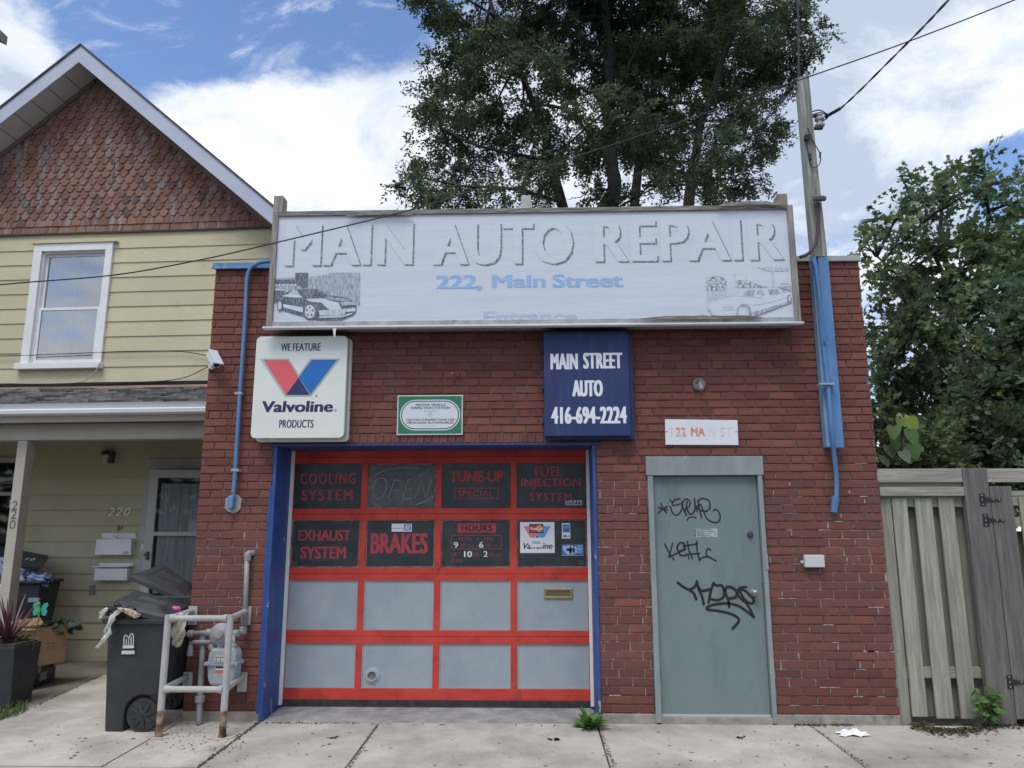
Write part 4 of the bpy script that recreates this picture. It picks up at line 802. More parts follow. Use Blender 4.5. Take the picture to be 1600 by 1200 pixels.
# bent bracket with loose wire ends above the inspection plate
p = at(717, 591, 0); hk = thing('wire_stub', 'loose black wire ends poking out of the brick above the green plate', 'wires', (p.x, 0, p.z))
mb = MB(); mb.tube(cat_rom([(p.x+.01, 0, p.z), (p.x, -.04, p.z-.005), (p.x-.03, -.06, p.z+.012), (p.x-.05, -.055, p.z+.03)]), .004, 6); mb.tube(cat_rom([(p.x+.01, .0, p.z), (p.x+.004, -.05, p.z-.01), (p.x-.005, -.05, p.z-.05)]), .003, 6); mb.tube(cat_rom([(p.x+.01, .0, p.z), (p.x+.015, -.05, p.z+.02), (p.x+.005, -.06, p.z+.045)]), .003, 6); mb.build('wire', wire_m, hk)
mb = MB(); mb.tube([(p.x-.05, -.055, p.z+.03), (p.x-.068, -.052, p.z+.048)], .0045, 6); mb.build('wire_end', mat('pink_wire', (.55, .35, .30), .6), hk)
# left conduit
YC = -.05
pts = [at(424, 408, YS), at(412, 409, -.16), at(402, 412, -.09), at(391, 421, YC), at(386, 438, YC), at(383, 500, YC), at(379, 560, YC), at(375, 615, YC), at(371, 680, YC), at(367, 745, YC), at(364.5, 772, YC)]
cd = thing('conduit', 'light blue painted conduit pipe running down the left brick pier from the sign', 'pipe', pts[-1])
mb = MB(); mb.tube(cat_rom(pts, 5), .019, 10); mb.build('pipe', lblue_m, cd, smooth=True)
for px, py in ((374.5, 615), (369, 735)):
    p = at(px, py, YC); mb = MB(); mb.box(p.x-.04, p.x+.03, -.072, -.006, p.z-.012, p.z+.012); mb.build('pipe_clip', alum_m, cd, bevel=.003)
p = at(363, 785, -.03); mb = MB(); mb.prism(rrect(p.x-.03, p.x+.022, p.z-.06, p.z+.06, .02), -.075, -.008); mb.build('elbow_fitting', lblue_m, cd, bevel=.01)
mb = MB(); pl = [(p.x+.085*random.uniform(.8, 1.1)*math.cos(t*.5236), p.z-.01+.085*random.uniform(.8, 1.1)*math.sin(t*.5236)) for t in range(12)]; mb.prism(pl, -.012, -.001); mb.build('mortar_patch', mat('patch_grey', (.34, .31, .28), .95), cd)
# ------------------------------------------------------------------ timber service mast with conduit
YM_ = -.055
bx0, bx1 = at(1270, 700, YM_).x, at(1318, 700, YM_).x; bt = at(1285, 405, YM_).z; bb = at(1305, 701, YM_).z
ms = thing('service_mast', 'tall weathered timber service mast, lower half painted blue, fixed to the right corner', 'utility pole', (at(1305, 701, 0).x, 0, bb))
mw = (at(1290, 420, YM_).x-at(1268, 420, YM_).x)
xa, xb = at(1293, 700, YM_).x, at(1317, 700, YM_).x
mx0, mx1 = at(1246.5, 130, YM_-.05).x, at(1266.5, 130, YM_-.05).x; mt = at(1255, 122, YM_-.05).z
xa = at(1269.5, 420, -.1).x; xb = at(1294.5, 420, -.1).x
mb = MB(); mb.box(xa+.045, xb, -.125, -.014, bb, bt); mb.build('blue_mast', lblue_m, ms, bevel=.008)
mb = MB(); mb.box(xa, xa+.044, -.105, -.014, bb+.01, bt-.003); mb.build('cable_cover', mat('cover_blue', (0.16, 0.30, 0.50), .5, (0.21, 0.36, 0.56), 9, dirt=(0.34, 0.38, 0.42), dscale=6, dlo=0.6, dhi=0.7, stretch=(1, 1, 0.3)), ms, bevel=.006)
ta, tb = at(1247, 130, -.1).x, at(1264, 130, -.1).x
mb = MB(); n = 5
def mast_ring(z, a_, b_): c_ = (a_+b_)/2; return [(a_, -.12, z), (a_+.35*(b_-a_), -.135, z), (a_+.52*(b_-a_), -.118, z), (a_+.62*(b_-a_), -.134, z), (b_, -.118, z), (b_, -.014, z), (a_, -.014, z)]
zs = [bt+.001, bt+.5, bt+1.0, mt]; rg = []
for i, z in enumerate(zs): f_ = i/3; rg += mast_ring(z, xa+.012+(ta-xa-.012)*f_, xb-.005+(tb-xb+.005)*f_)
rg[-4] = (rg[-4][0], rg[-4][1], mt+.07); rg[-3] = (rg[-3][0], rg[-3][1], mt+.03)
mb.idx(rg, [(i*7+j, i*7+(j+1) % 7, (i+1)*7+(j+1) % 7, (i+1)*7+j) for i in range(3) for j in range(7)] + [tuple(range(21, 28))]); mb.build('timber_pole', mast_m, ms, bevel=.006)
pts = [at(1271, 402, -.14), at(1276, 430, -.145), at(1282, 500, -.15), at(1289, 560, -.15), at(1295, 620, -.15), at(1300, 680, -.14), at(1304, 715, -.08), at(1307, 750, -.05), at(1306.5, 780, -.045), at(1303, 797, -.01)]
mb = MB(); mb.tube(cat_rom(pts, 5), .02, 10); mb.build('conduit_pipe', lblue_m, ms, smooth=True)
mb = MB(); mb.tube(cat_rom([at(1268, 404, -.16), at(1273, 415, -.17), at(1277, 440, -.17), at(1282, 480, -.17), at(1289, 540, -.17)], 4), .011, 8); mb.build('conduit_pipe', lblue_m, ms, smooth=True)
p = at(1296.5, 600, -.16); mb = MB(); mb.box(p.x-.10, p.x+.035, -.185, -.12, p.z-.012, p.z+.006); mb.build('pipe_clip', alum_m, ms, bevel=.003)
p = at(1304, 792, -.05); mb = MB(); mb.tube([at(1305.5, 775, -.045), at(1303, 800, -.03)], .03, 10); mb.build('elbow_fitting', lblue_m, ms)
# drooping red-brown service cable with weatherhead
pts = [at(1250, 402, -.2), at(1262, 397, -.19), at(1272, 385, -.18), at(1277, 365, -.17), at(1279, 340, -.17), at(1279, 318, -.17)]
mb = MB(); mb.tube(cat_rom(pts, 5), .016, 8); mb.build('service_cable', mat('dark_red_cable', (.07, .035, .045), .6), ms, smooth=True)
p = at(1279.5, 312, -.19); mb = MB(); mb.lathe([(.055, 0), (.062, .012), (.062, .035), (.05, .045), (.012, .047)], (p.x, p.y, p.z-.01), (.1, -.35, 1), 20); mb.build('weatherhead', mat('weatherhead_grey', (.12, .12, .125), .6), ms)
p = at(1273, 188, -.1); mb = MB(); mb.box(tb-.01, tb+.11, -.085, -.045, p.z+.055, p.z+.075); mb.box(tb-.01, tb+.11, -.085, -.045, p.z-.075, p.z-.055); mb.build('insulator_bracket', darkmet_m, ms, bevel=.003)
mb = MB(); mb.lathe([(.032, 0), (.045, .012), (.045, .03), (.028, .042), (.028, .062), (.045, .074), (.045, .095), (.03, .108)], (tb+.085, -.065, p.z-.054), (0, 0, 1), 20); mb.build('insulator', porc_m, ms, smooth=False)
mb = MB()
for pp in ([(1262, 200), (1270, 220), (1281, 240), (1281, 255), (1272, 262), (1266, 255), (1262, 235), (1260, 218)], [(1259, 218), (1263, 240), (1265, 250)], [(1240, 140), (1235, 150), (1231, 160)]):
    mb.tube(cat_rom([at(a_, b_, -.145) for a_, b_ in pp], 4), .005, 6)
p = at(1260.5, 219, -.14); mb.lathe([(.03, 0), (.025, .05), (.01, .055)], p, (0, -.3, 1), 10); mb.tube([at(1282, 238, -.145), at(1281, 246, -.145)], .009, 6); mb.tube([at(1265, 240, -.15), at(1266, 250, -.15)], .014, 6)
mb.build('loose_wiring', wire_m, ms)
# ------------------------------------------------------------------ overhead wires
def wire(name, label, pts, r, n=7):
    pts = cat_rom(pts, n); mb = MB(); mb.tube(pts, r, 6, False); return tag(mb.build(name, wire_m, None, True, loc=pts[0]), label, 'wire')
YW = -1.4
wire('street_cable', 'long thin black cable sloping up across the whole facade and sky', [at(a_, b_, YW) for a_, b_ in ((-300, 478), (0, 445), (176, 430), (308, 407), (419, 382), (643, 327.6), (762, 290), (900, 245), (1060, 192), (1200, 142), (1400, 72), (1585, 0), (1800, -88))], .0052)
# twisted service drop from the mast to the street pole
c_ = cat_rom([at(1292, 182, -.12), at(1310, 172, -.3), at(1340, 145, -.6), at(1390, 95, -1.1), at(1440, 45, -1.7), at(1482, 0, -2.3), at(1600, -130, -3.6)], 14)
mb = MB()
for ph in (0, math.pi):
    pts = []
    for i, p in enumerate(c_):
        t = i*.5+ph; pts.append(p + _U*.0045*math.cos(t) + _R*.0045*math.sin(t))
    mb.tube(pts, .0052, 6, False)
mb.tube([at(1290, 182.5, -.12), at(1312, 170, -.32)], .016, 8)
mb.tube(cat_rom([at(1268, 175, -.1), at(1280, 172, -.1), at(1292, 178, -.12), at(1296, 181, -.12)], 4), .006, 6); mb.tube(cat_rom([at(1268, 180, -.1), at(1282, 176, -.11), at(1293, 181, -.12)], 4), .006, 6); mb.tube(cat_rom([at(1284, 190, -.1), at(1291, 186, -.12), at(1294, 182, -.12)], 4), .006, 6)
tag(mb.build('service_drop', wire_m, None, True, loc=c_[0]), 'twisted thick black service cable rising from the mast insulator to the sky', 'wire')
wire('vertical_cable', 'straight black cable rising vertically from the top of the timber mast', [at(1248, 126, -.1), at(1247.5, 60, -.1), at(1246.5, 0, -.1), at(1244, -160, -.1)], .011)
mb = MB()
for q_ in ([(1244, 130, -.1), (1232, 138, .3), (1215, 160, 1.2), (1190, 195, 3)], [(1244, 138, -.1), (1232, 147, .3), (1222, 160, 1.0), (1190, 195, 3)]): mb.tube(cat_rom([at(*t) for t in q_], 5), .009, 6, False)
mb.tube([at(1231, 142, .25), at(1223, 153, .6)], .022, 8); mb.tube(cat_rom([at(1190, 195, 3), at(1130, 240, 6), at(1075, 290, 9)], 5), .008, 6, False)
tag(mb.build('rear_cable', wire_m, None, True, loc=at(1244, 130, -.1)), 'pair of black cables joining and running back from the mast behind the tree', 'wire')

exec_house = True
# ------------------------------------------------------------------ yellow house next door (built in its own frame: local x along its wall, local y into the house)
TH = R(2.5); HO = Vector((-1.371, 3.0, 0.0))
hu = Vector((math.cos(TH), -math.sin(TH), 0)); hv = Vector((math.sin(TH), math.cos(TH), 0))
house = thing('yellow_house', 'two storey pale yellow clapboard house with scalloped terracotta gable and covered porch', 'house', HO)
house.rotation_euler = (0, 0, -TH); house['frame'] = 1
def ah(px, py, off):                      # photo pixel on the plane 'off' metres in front of the house wall, in the house's frame
    d = ray(px, py); t = ((HO-CAM).dot(hv)-off)/d.dot(hv); p = CAM+d*t-HO
    return p.dot(hu), p.z
def hr(x0, y0, x1, y1, off):
    xm, ym = (x0+x1)/2, (y0+y1)/2
    return ah(x0, ym, off)[0], ah(x1, ym, off)[0], ah(xm, y1, off)[1], ah(xm, y0, off)[1]
def h2w(u, o_, z): p = HO + hu*u - hv*o_; return Vector((p.x, p.y, z))
HR = ah(425, 440, 0)[0]+.10; AP = ah(127, 72, .45); AW = ah(140, 122, 0)
HL = AP[0]-(HR-AP[0])
def siding(mb, u0, u1, z0, z1, pitch, holes=(), lap=.016):
    z = z0
    while z < z1-.01:
        t = min(z+pitch, z1); cells = [(u0, u1, z, t)]
        for (a, b, c, d) in holes:
            o = []
            for (p, q, e, f) in cells:
                if b <= p or a >= q or d <= e or c >= f: o.append((p, q, e, f)); continue
                if p < a: o.append((p, a, e, f))
                if b < q: o.append((b, q, e, f))
                if e < c: o.append((max(p, a), min(q, b), e, c))
                if d < f: o.append((max(p, a), min(q, b), d, f))
            cells = o
        mb.col = tuple(np.array((1, 1, 1))*random.uniform(.96, 1.04)); yy_ = lambda h: -lap+(lap-.003)*(h-z)/pitch
        for p, q, e, f in cells:
            if f-e < .012: continue
            f2 = f+.012 if f == t else f
            mb.idx([(p, yy_(e), e), (q, yy_(e), e), (q, yy_(f2), f2), (p, yy_(f2), f2), (p, .02, e), (q, .02, e)], [(0, 1, 2, 3), (4, 5, 1, 0)])
        z += pitch
ZU0 = ah(200, 597, 0)[1]; ZU1 = ah(200, 361, 0)[1]
wx0, wx1, wz0, wz1 = hr(44, 381, 168, 573, 0.03)
mb = MB(); siding(mb, HL, HR, ZU0, ZU1, (ZU1-ZU0)/10.2, [(wx0+.02, wx1-.02, wz0+.02, wz1-.02)]); mb.build('upper_siding', siding_m, house)
gx0, gx1, gz0, gz1 = ah(232, 718, 0)[0], HR, GZ, ah(270, 717, 0)[1]
lwx1 = ah(39, 760, 0)[0]; lwz0, lwz1 = ah(20, 930, 0)[1], ah(20, 715, 0)[1]
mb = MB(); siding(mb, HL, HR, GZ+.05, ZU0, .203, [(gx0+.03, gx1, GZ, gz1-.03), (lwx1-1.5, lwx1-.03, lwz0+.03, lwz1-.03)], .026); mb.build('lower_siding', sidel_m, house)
mb = MB(); mb.box(HL+.01, HR-.01, .05, 8, GZ, ZU1+.2); 
# hollow front: five boxes would cross windows, so the body starts behind the rooms
mb = MB(); mb.box(HL+.01, HR-.01, .9, 8, GZ, ZU1+.1); mb.box(HR-.05, HR-.01, .025, .9, GZ, ZU1+.1); mb.box(HL+.01, HL+.05, .025, .9, GZ, ZU1+.1); mb.build('house_body', siding_m, house)
mb = MB(); mb.box(HL, HR, -.03, .02, GZ-.02, GZ+.05); mb.build('sill_board', sidel_m, house)
# gable with scalloped shingles
GB = ZU1+.0; sl_ = (AP[1]-ah(435, 330, .45)[1])/(ah(435, 330, .45)[0]-AP[0]); GT = AW[1]
mb = MB(); sp, sw = .1035, .137; k = 0; z = GB-.01
hw = lambda z_: (GT-z_)/sl_
while z < GT-.03:
    y = .012*0; u = AP[0]-hw(z)-.1+(sw/2 if k % 2 else 0)
    while u < AP[0]+hw(z)+.1:
        if abs(u+sw/2-AP[0]) < hw(z+.09)+.06:
            ww = sw-.006; x0 = u+random.uniform(-.004, .004); b = random.uniform(-.004, .004); yo = random.uniform(0, .005)
            c = np.array((.265, .145, .115))*random.uniform(.72, 1.12)
            if random.random() < .07: c = np.array((.15, .10, .09))*random.uniform(.8, 1.2)
            mb.col = tuple(c); zt = z+.175; yb, yt = -.034-yo, -.014
            if k < 2: prof = [(0, 0), (ww, 0)]
            else: prof = [(0, .052), (ww*.1, .046), (ww*.2, .022), (ww*.27, .004), (ww*.4, 0), (ww*.6, 0), (ww*.73, .004), (ww*.8, .022), (ww*.9, .046), (ww, .052)]
            zf_ = lambda h: yb+(yt-yb)*h/.175
            fr = [(x0+a_, zf_(h), z+b+h) for a_, h in prof]+[(x0+ww, yt, zt), (x0, yt, zt)]
            bk = [(x0+a_, zf_(h)+.011, z+b+h) for a_, h in prof]
            n = len(prof); mb.idx(fr+bk, [tuple(range(n+2))]+[(i+n+2, i+n+3, i+1, i) for i in range(n-1)])
    
        u += sw
    z += sp; k += 1
mb.build('gable_shingles', shing_m, house)
mb = MB(); mb.prism([(AP[0]-hw(GB), GB), (AP[0]+hw(GB), GB), (AP[0], GT)], -.010, .05); mb.col = (.1, .07, .06); mb.build('gable_board', mat('gable_backing', (.05, .04, .038), .9), house)
mb = MB(); mb.box(HL-.02, HR+.02, -.04, .0, GB-.035, GB-.012); mb.build('drip_edge', mat('dark_drip', (.045, .042, .04), .8), house)
# roof, bargeboards and soffits
OV = .45; RT = .10
def slope_pt(side, s): return AP[0]+side*s, AP[1]-sl_*s
S_R = HR-AP[0]+.20; S_L = S_R
for side in (1, -1):
    S = S_R
    u1, z1 = slope_pt(side, S)
    mb = MB(); mb.col = (.55, .52, .5); mb.hexa([(AP[0], -OV-.03, AP[1]), (u1, -OV-.03, z1), (u1, 8.3, z1), (AP[0], 8.3, AP[1])][::side], [(AP[0], -OV-.03, AP[1]+.03), (u1, -OV-.03, z1+.03), (u1, 8.3, z1+.03), (AP[0], 8.3, AP[1]+.03)][::side]); mb.build('roof', asphsh_m, house)
    d = .20; d2 = .20
    mb = MB(); pl = [(AP[0], AP[1]-.002), (u1, z1-.002), (u1, z1-d*1.22), (AP[0], AP[1]-d*1.30)]
    mb.prism(pl if side < 0 else pl[::-1], -OV-.012, -OV+.012); mb.build('bargeboard', fascia_m, house)
    ns = 14; mb = MB()                     # soffit boards
    for i in range(ns):
        s0, s1 = S*i/ns+.004, S*(i+1)/ns-.004; a_, b_ = slope_pt(side, s0), slope_pt(side, s1); dz = .235
        mb.face([(a_[0], -OV+.013, a_[1]-dz), (b_[0], -OV+.013, b_[1]-dz), (b_[0], -.03, b_[1]-dz), (a_[0], -.03, a_[1]-dz)])
    mb.build('soffit', soffit_m, house)
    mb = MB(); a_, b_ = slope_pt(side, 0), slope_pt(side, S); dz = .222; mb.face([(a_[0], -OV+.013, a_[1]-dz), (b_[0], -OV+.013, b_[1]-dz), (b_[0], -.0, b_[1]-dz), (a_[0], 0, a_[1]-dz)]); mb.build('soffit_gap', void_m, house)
    mb = MB(); a_, b_ = slope_pt(side, .02), slope_pt(side, S); pl = [(a_[0], a_[1]-.24), (b_[0], b_[1]-.24), (b_[0], b_[1]-.31), (a_[0], a_[1]-.31)]
    mb.prism(pl if side < 0 else pl[::-1], -.06, -.03); mb.build('gable_trim', mat('brown_trim', (.16, .115, .10), .8), house)
# upper window
mb = MB(); tw = .115
mb.box(wx0, wx1, -.055, -.012, wz1-.11, wz1); mb.box(wx0, wx0+.12, -.054, -.012, wz0+.05, wz1-.11); mb.box(wx1-.10, wx1, -.054, -.012, wz0+.05, wz1-.11)
win = mb.build('window', white_m, house, bevel=.004); 
mb = MB(); mb.box(wx0-.05, wx1+.02, -.10, -.012, wz0-.035, wz0+.05); mb.build('sill', white_m, win, bevel=.006)
mb = MB(); mb.box(wx0-.03, wx1+.06, -.075, -.012, wz1+.001, wz1+.02); mb.build('head_cap', siding_m, win)
ia, ib, ic, id_ = wx0+.12, wx1-.10, wz0+.05, wz1-.11; im = ic+(id_-ic)*.485
mb = MB(); mb.box(ia, ia+.02, -.012, .09, ic, id_); mb.box(ib-.02, ib, -.012, .09, ic, id_); mb.box(ia, ib, -.012, .09, id_-.02, id_); mb.box(ia, ib, -.012, .09, ic, ic+.02); mb.build('reveal', white_m, win)
mb = MB(); frame_of(mb, ia+.021, ib-.021, im-.02, id_-.021, .035, .035, .065); frame_of(mb, ia+.021, ib-.021, ic+.021, im+.02, .04, .0, .032); mb.build('sash', white_m, win, bevel=.003)
def glass(nm, tint, tr):
    m = bpy.data.materials.new(nm); m.use_nodes = True; t = m.node_tree; t.nodes.remove(t.nodes['Principled BSDF'])
    g = t.nodes.new('ShaderNodeBsdfGlossy'); g.inputs['Roughness'].default_value = .03; g.inputs['Color'].default_value = (.9, .93, .97, 1)
    tp = t.nodes.new('ShaderNodeBsdfTransparent'); tp.inputs['Color'].default_value = (*tint, 1)
    mx_ = t.nodes.new('ShaderNodeMixShader'); lw = t.nodes.new('ShaderNodeFresnel'); lw.inputs['IOR'].default_value = tr
    t.links.new(lw.outputs[0], mx_.inputs[0]); t.links.new(tp.outputs[0], mx_.inputs[1]); t.links.new(g.outputs[0], mx_.inputs[2]); t.links.new(mx_.outputs[0], t.nodes['Material Output'].inputs[0])
    return m
wglass_m = glass('window_glass', (.92, .95, .98), 4.2)
mb = MB(); mb.face([(ia+.05, .05, im+.015), (ib-.05, .05, im+.015), (ib-.05, .05, id_-.05), (ia+.05, .05, id_-.05)]); mb.face([(ia+.055, .016, ic+.05), (ib-.055, .016, ic+.05), (ib-.055, .016, im-.015), (ia+.055, .016, im-.015)]); mb.build('pane', wglass_m, win)
def curtain(mb, u0, u1, y, z0, z1, amp=.02, n=60, fq=30):
    vs = [(u0+(u1-u0)*i/n, y+amp*math.sin(i*fq/n+1.5*math.sin(i*.31)), z) for z in (z0, z1) for i in range(n+1)]
    mb.idx(vs, [(i, i+1, n+2+i, n+1+i) for i in range(n)])
mb = MB(); curtain(mb, ia, ia+(ib-ia)*.53, .085, ic-.05, id_+.05, .012); curtain(mb, ia+(ib-ia)*.56, ib, .09, ic-.05, id_+.05, .012); mb.build('curtain', curt_m, win, True)
mb = MB(); mb.box(ia-.1, ib+.1, .5, .52, ic-.1, id_+.1); mb.build('dark_room', void_m, win)
# porch roof
GO = 1.70
gt_l, gt_r = ah(0, 637, GO), ah(320, 628, GO); gzt = (gt_l[1]+gt_r[1])/2
u0, u1 = HL-.2, ah(320, 640, GO)[0]+.55
ztop = ZU0-.10; mb = MB(); nr = 9
for i in range(nr):
    f0, f1 = i/nr, (i+1)/nr; o0, o1 = .02+(GO-.06)*(1-f0), .02+(GO-.06)*(1-f1); z0, z1 = gzt+.01+(ztop-gzt)*f0, gzt+.01+(ztop-gzt)*f1
    u = u0
    while u < u1:
        wd = random.uniform(.16, .34); e_ = min(u+wd, u1); mb.col = tuple([random.choice((.45, .75, .95, 1.1))*random.uniform(.9, 1.1)]*3); j = random.uniform(0, .016)
        mb.idx([(u, -o0-.02, z0+.016+j), (e_-.004, -o0-.02, z0+.016+j), (e_-.004, -o1, z1+.002), (u, -o1, z1+.002), (u, -o0-.02, z0-.01), (e_-.004, -o0-.02, z0-.01)], [(0, 1, 2, 3), (4, 5, 1, 0)]); u = e_
mb.build('porch_roof', asphsh_m, house)
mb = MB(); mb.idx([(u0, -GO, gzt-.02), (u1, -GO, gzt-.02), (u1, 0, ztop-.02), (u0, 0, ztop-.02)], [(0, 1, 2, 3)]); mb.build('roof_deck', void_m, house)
mb = MB(); mb.idx([(u0, -.16, ztop-.035), (u1, -.16, ztop-.035), (u1, -.030, ztop+.055), (u0, -.030, ztop+.055)], [(0, 1, 2, 3)]); mb.build('flashing', flash_m, house)
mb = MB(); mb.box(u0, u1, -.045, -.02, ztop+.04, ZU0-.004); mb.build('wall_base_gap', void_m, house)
gh = gzt-ah(160, 647, GO+.1)[1]
prof = [(0, 0), (.02, 0), (.10, .012), (.11, .05), (.085, .07), (.095, .085), (.115, gh-.01), (.125, gh), (.115, gh), (.10, gh-.012), (.09, .09), (.02, .02), (.006, gh), (0, gh)]
mb = MB(); n = len(prof); vs = [(u, -GO-.02-a_, gzt-gh+b_) for u in (u0, u1) for a_, b_ in prof]; mb.idx(vs, [(i, i+1, n+i+1, n+i) for i in range(n-1)]); mb.build('gutter', gutter_m, house)
fz0 = ah(160, 659, GO)[1]
mb = MB(); mb.box(u0, u1, -GO-.018, -GO+.005, fz0, gzt-.005); mb.build('fascia', mat('grey_beige_fascia', (.40, .385, .36), .6), house)  # porch fascia board in its own grey beige
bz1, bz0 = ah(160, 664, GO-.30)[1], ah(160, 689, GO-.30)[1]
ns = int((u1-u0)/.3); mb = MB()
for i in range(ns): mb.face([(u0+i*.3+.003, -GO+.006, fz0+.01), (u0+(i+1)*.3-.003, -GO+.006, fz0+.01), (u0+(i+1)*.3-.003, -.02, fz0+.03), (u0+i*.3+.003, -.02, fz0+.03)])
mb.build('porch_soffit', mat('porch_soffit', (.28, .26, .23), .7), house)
mb = MB(); mb.box(u0, u1, -GO+.15, -GO+.30, bz0, fz0+.006); mb.build('porch_beam', beige_m, house, bevel=.004)
pu0, pu1 = ah(39, 695, GO-.28)[0], ah(54, 695, GO-.28)[0]
mb = MB(); mb.box(pu0, pu1+.0, -GO+.16, -GO+.30, GZ, bz0-.001); post = mb.build('porch_post', beige_m, house, bevel=.006)
q = MB(); yp = -GO+.1585
for ch, py in (('2', 789.5), ('2', 803.5), ('0', 819.5)):
    u_, z_ = ah(35-(py-789)*.065, py, GO-.16); uc = (pu0+pu1)/2; text(q, ch, (uc-.035, uc+.035, z_-.05, z_+.05), yp, .005)
q.build('house_number', mat('dark_number', (.10, .095, .085), .6), post)
kz = ah(5, 914, GO-.25)[1]
mb = MB(); mb.box(HL-.1, pu0-.001, -GO+.19, -GO+.27, GZ, kz-.04); mb.build('knee_wall', beige_m, house); mb = MB(); mb.box(HL-.1, pu0-.001, -GO+.16, -GO+.30, kz-.039, kz); mb.build('knee_wall_cap', white_m, house, bevel=.004)
# living room window left of the post
mb = MB(); frame_of(mb, lwx1-1.5, lwx1, lwz0, lwz1, .07, -.05, .03); mz = ah(10, 771, 0)[1]; mb.box(lwx1-1.43, lwx1-.07, -.03, .03, mz-.03, mz+.02); lw_ = mb.build('window', beige_m, house, bevel=.004)
mb = MB(); mb.face([(lwx1-1.43, .0, lwz0+.07), (lwx1-.07, .0, lwz0+.07), (lwx1-.07, .0, lwz1-.07), (lwx1-1.43, 0, lwz1-.07)]); mb.build('pane', glass('dark_window_glass', (.3, .33, .34), 1.6), lw_)
mb = MB(); mb.box(lwx1-1.5, lwx1, .3, .32, lwz0, lwz1); mb.build('dark_room', void_m, lw_)
p = ah(22, 787, 0); mb = MB(); mb.box(p[0]-.06, p[0]+.06, -.008, -.004, p[1]-.05, p[1]+.05); mb.build('window_note', paper_m, lw_)
# front door with storm door ajar
mb = MB(); tw = .13
mb.box(gx0, gx0+tw, -.045, .02, GZ+.0, gz1-tw); mb.box(gx0, gx0+1.35, -.045, .02, gz1-tw, gz1); hd = mb.build('entry_door', mat('door_trim_grey', (.40, .40, .40), .6, (.46, .46, .455), 5), house, bevel=.006)
mb = MB(); mb.box(gx0+tw, gx0+tw+.03, -.02, .18, GZ, gz1-tw); mb.box(gx0+tw+.03, gx0+1.3, -.02, .18, gz1-tw-.03, gz1-tw); mb.build('inner_jamb', beige_m, hd)
mb = MB(); mb.box(gx0+tw+.03, gx0+1.25, .14, .17, GZ, gz1-tw-.03); mb.build('door_leaf', void_m, hd)
ang = R(14); s0 = gx0+tw+1.02; sh = gz1-tw-.035; sw_ = .97
def sdp(a_, b_, z): return (s0-a_*math.cos(ang)+b_*math.sin(ang)*0, -.03-a_*math.sin(ang)-b_, z)
def sbox(mb, a0, a1, b0, b1, z0, z1): mb.hexa([sdp(a1, b1, z0), sdp(a0, b1, z0), sdp(a0, b0, z0), sdp(a1, b0, z0)], [sdp(a1, b1, z1), sdp(a0, b1, z1), sdp(a0, b0, z1), sdp(a1, b0, z1)])
mb = MB(); zb_ = GZ+.06
sbox(mb, 0, .10, 0, .03, zb_, sh); sbox(mb, sw_-.10, sw_, 0, .03, zb_, sh); sbox(mb, .10, sw_-.10, .0006, .03, sh-.1, sh); sbox(mb, .10, sw_-.10, .0006, .03, zb_, zb_+.25); mzz = ah(290, 834, .2)[1]; sbox(mb, .10, sw_-.10, .0006, .03, mzz-.025, mzz+.025)
mb.build('storm_door', mat('storm_door_white', (.44, .45, .45), .5), hd)
mb = MB(); mb.face([sdp(sw_-.10, .015, zb_+.25), sdp(.10, .015, zb_+.25), sdp(.10, .015, sh-.1), sdp(sw_-.10, .015, sh-.1)]); mb.build('storm_glass', glass('storm_glass', (.8, .84, .86), 1.45), hd)
mb = MB(); n = 50; vs = [Vector(sdp(sw_-.12-(sw_-.24)*i/n, -.03+.012*math.sin(i*1.1+2*math.sin(i*.3)), z)) for z in (zb_+.2, sh-.17) for i in range(n+1)]; mb.idx(vs, [(i, i+1, n+2+i, n+1+i) for i in range(n)]); mb.build('door_curtain', curtd_m, hd, True)
mb = MB(); sbox(mb, .12, sw_-.12, -.05, -.048, zb_+.2, sh-.09); mb.build('dark_room', void_m, hd)
zk = ah(255, 868, .25)[1]; mb = MB(); sbox(mb, sw_-.075, sw_-.045, .03, .055, zk-.05, zk+.05); mb.lathe([(.016, 0), (.016, .02)], sdp(sw_-.03, .03, zk+.01), (0, -1, 0), 10); mb.build('door_handle', darkmet_m, hd)
p = ah(223, 855, .05); mb = MB(); mb.box(p[0]-.02, p[0]+.02, -.06, -.046, p[1]-.04, p[1]+.04); mb.build('doorbell', white_m, hd)
q = MB(); text(q, '220', (*[ah(x_, 799, .02)[0] for x_ in (169.5, 204.5)], ah(187, 806, .02)[1], ah(187, 793, .02)[1]), -.034, .008, .25, 1.2); q.build('house_number', mat('pale_number', (.80, .80, .74), .5), house)
p = ah(144.5, 921, .02); mb = MB(); mb.box(p[0]-.035, p[0]+.035, -.035, -.012, p[1]-.055, p[1]+.055); mb.box(p[0]-.015, p[0]+.015, -.04, -.035, p[1]-.03, p[1]+.03); mb.build('outlet_cover', mat('outlet_grey', (.22, .21, .17), .6), house, bevel=.004)
p = ah(187, 825, .02); mb = MB(); mb.box(p[0]-.03, p[0]-.01, -.03, -.012, p[1]-.04, p[1]+.04); mb.box(p[0]+.005, p[0]+.03, -.025, -.012, p[1]-.02, p[1]+.04); mb.build('name_holder', mat('outlet_grey', W1), house)
# cables sagging along the house wall
mb = MB(); wl = lambda pts, o_: cat_rom([(ah(a_, b_, o_)[0], -o_, ah(a_, b_, o_)[1]) for a_, b_ in pts], 5)
mb.tube(wl([(-40, 557), (20, 556), (100, 553), (200, 549), (280, 549), (325, 556)], .05), .006, 6); mb.tube(wl([(325, 573), (280, 592), (200, 598), (60, 604)], .06), .006, 6); mb.build('wall_cable', wire_m, house)
mb = MB(); mb.tube(wl([(155, 568), (150, 580), (138, 590), (124, 597), (60, 599), (-20, 598)], .12), .008, 6); mb.build('wall_cable', mat('pale_cable', (.42, .40, .35), .6), house)
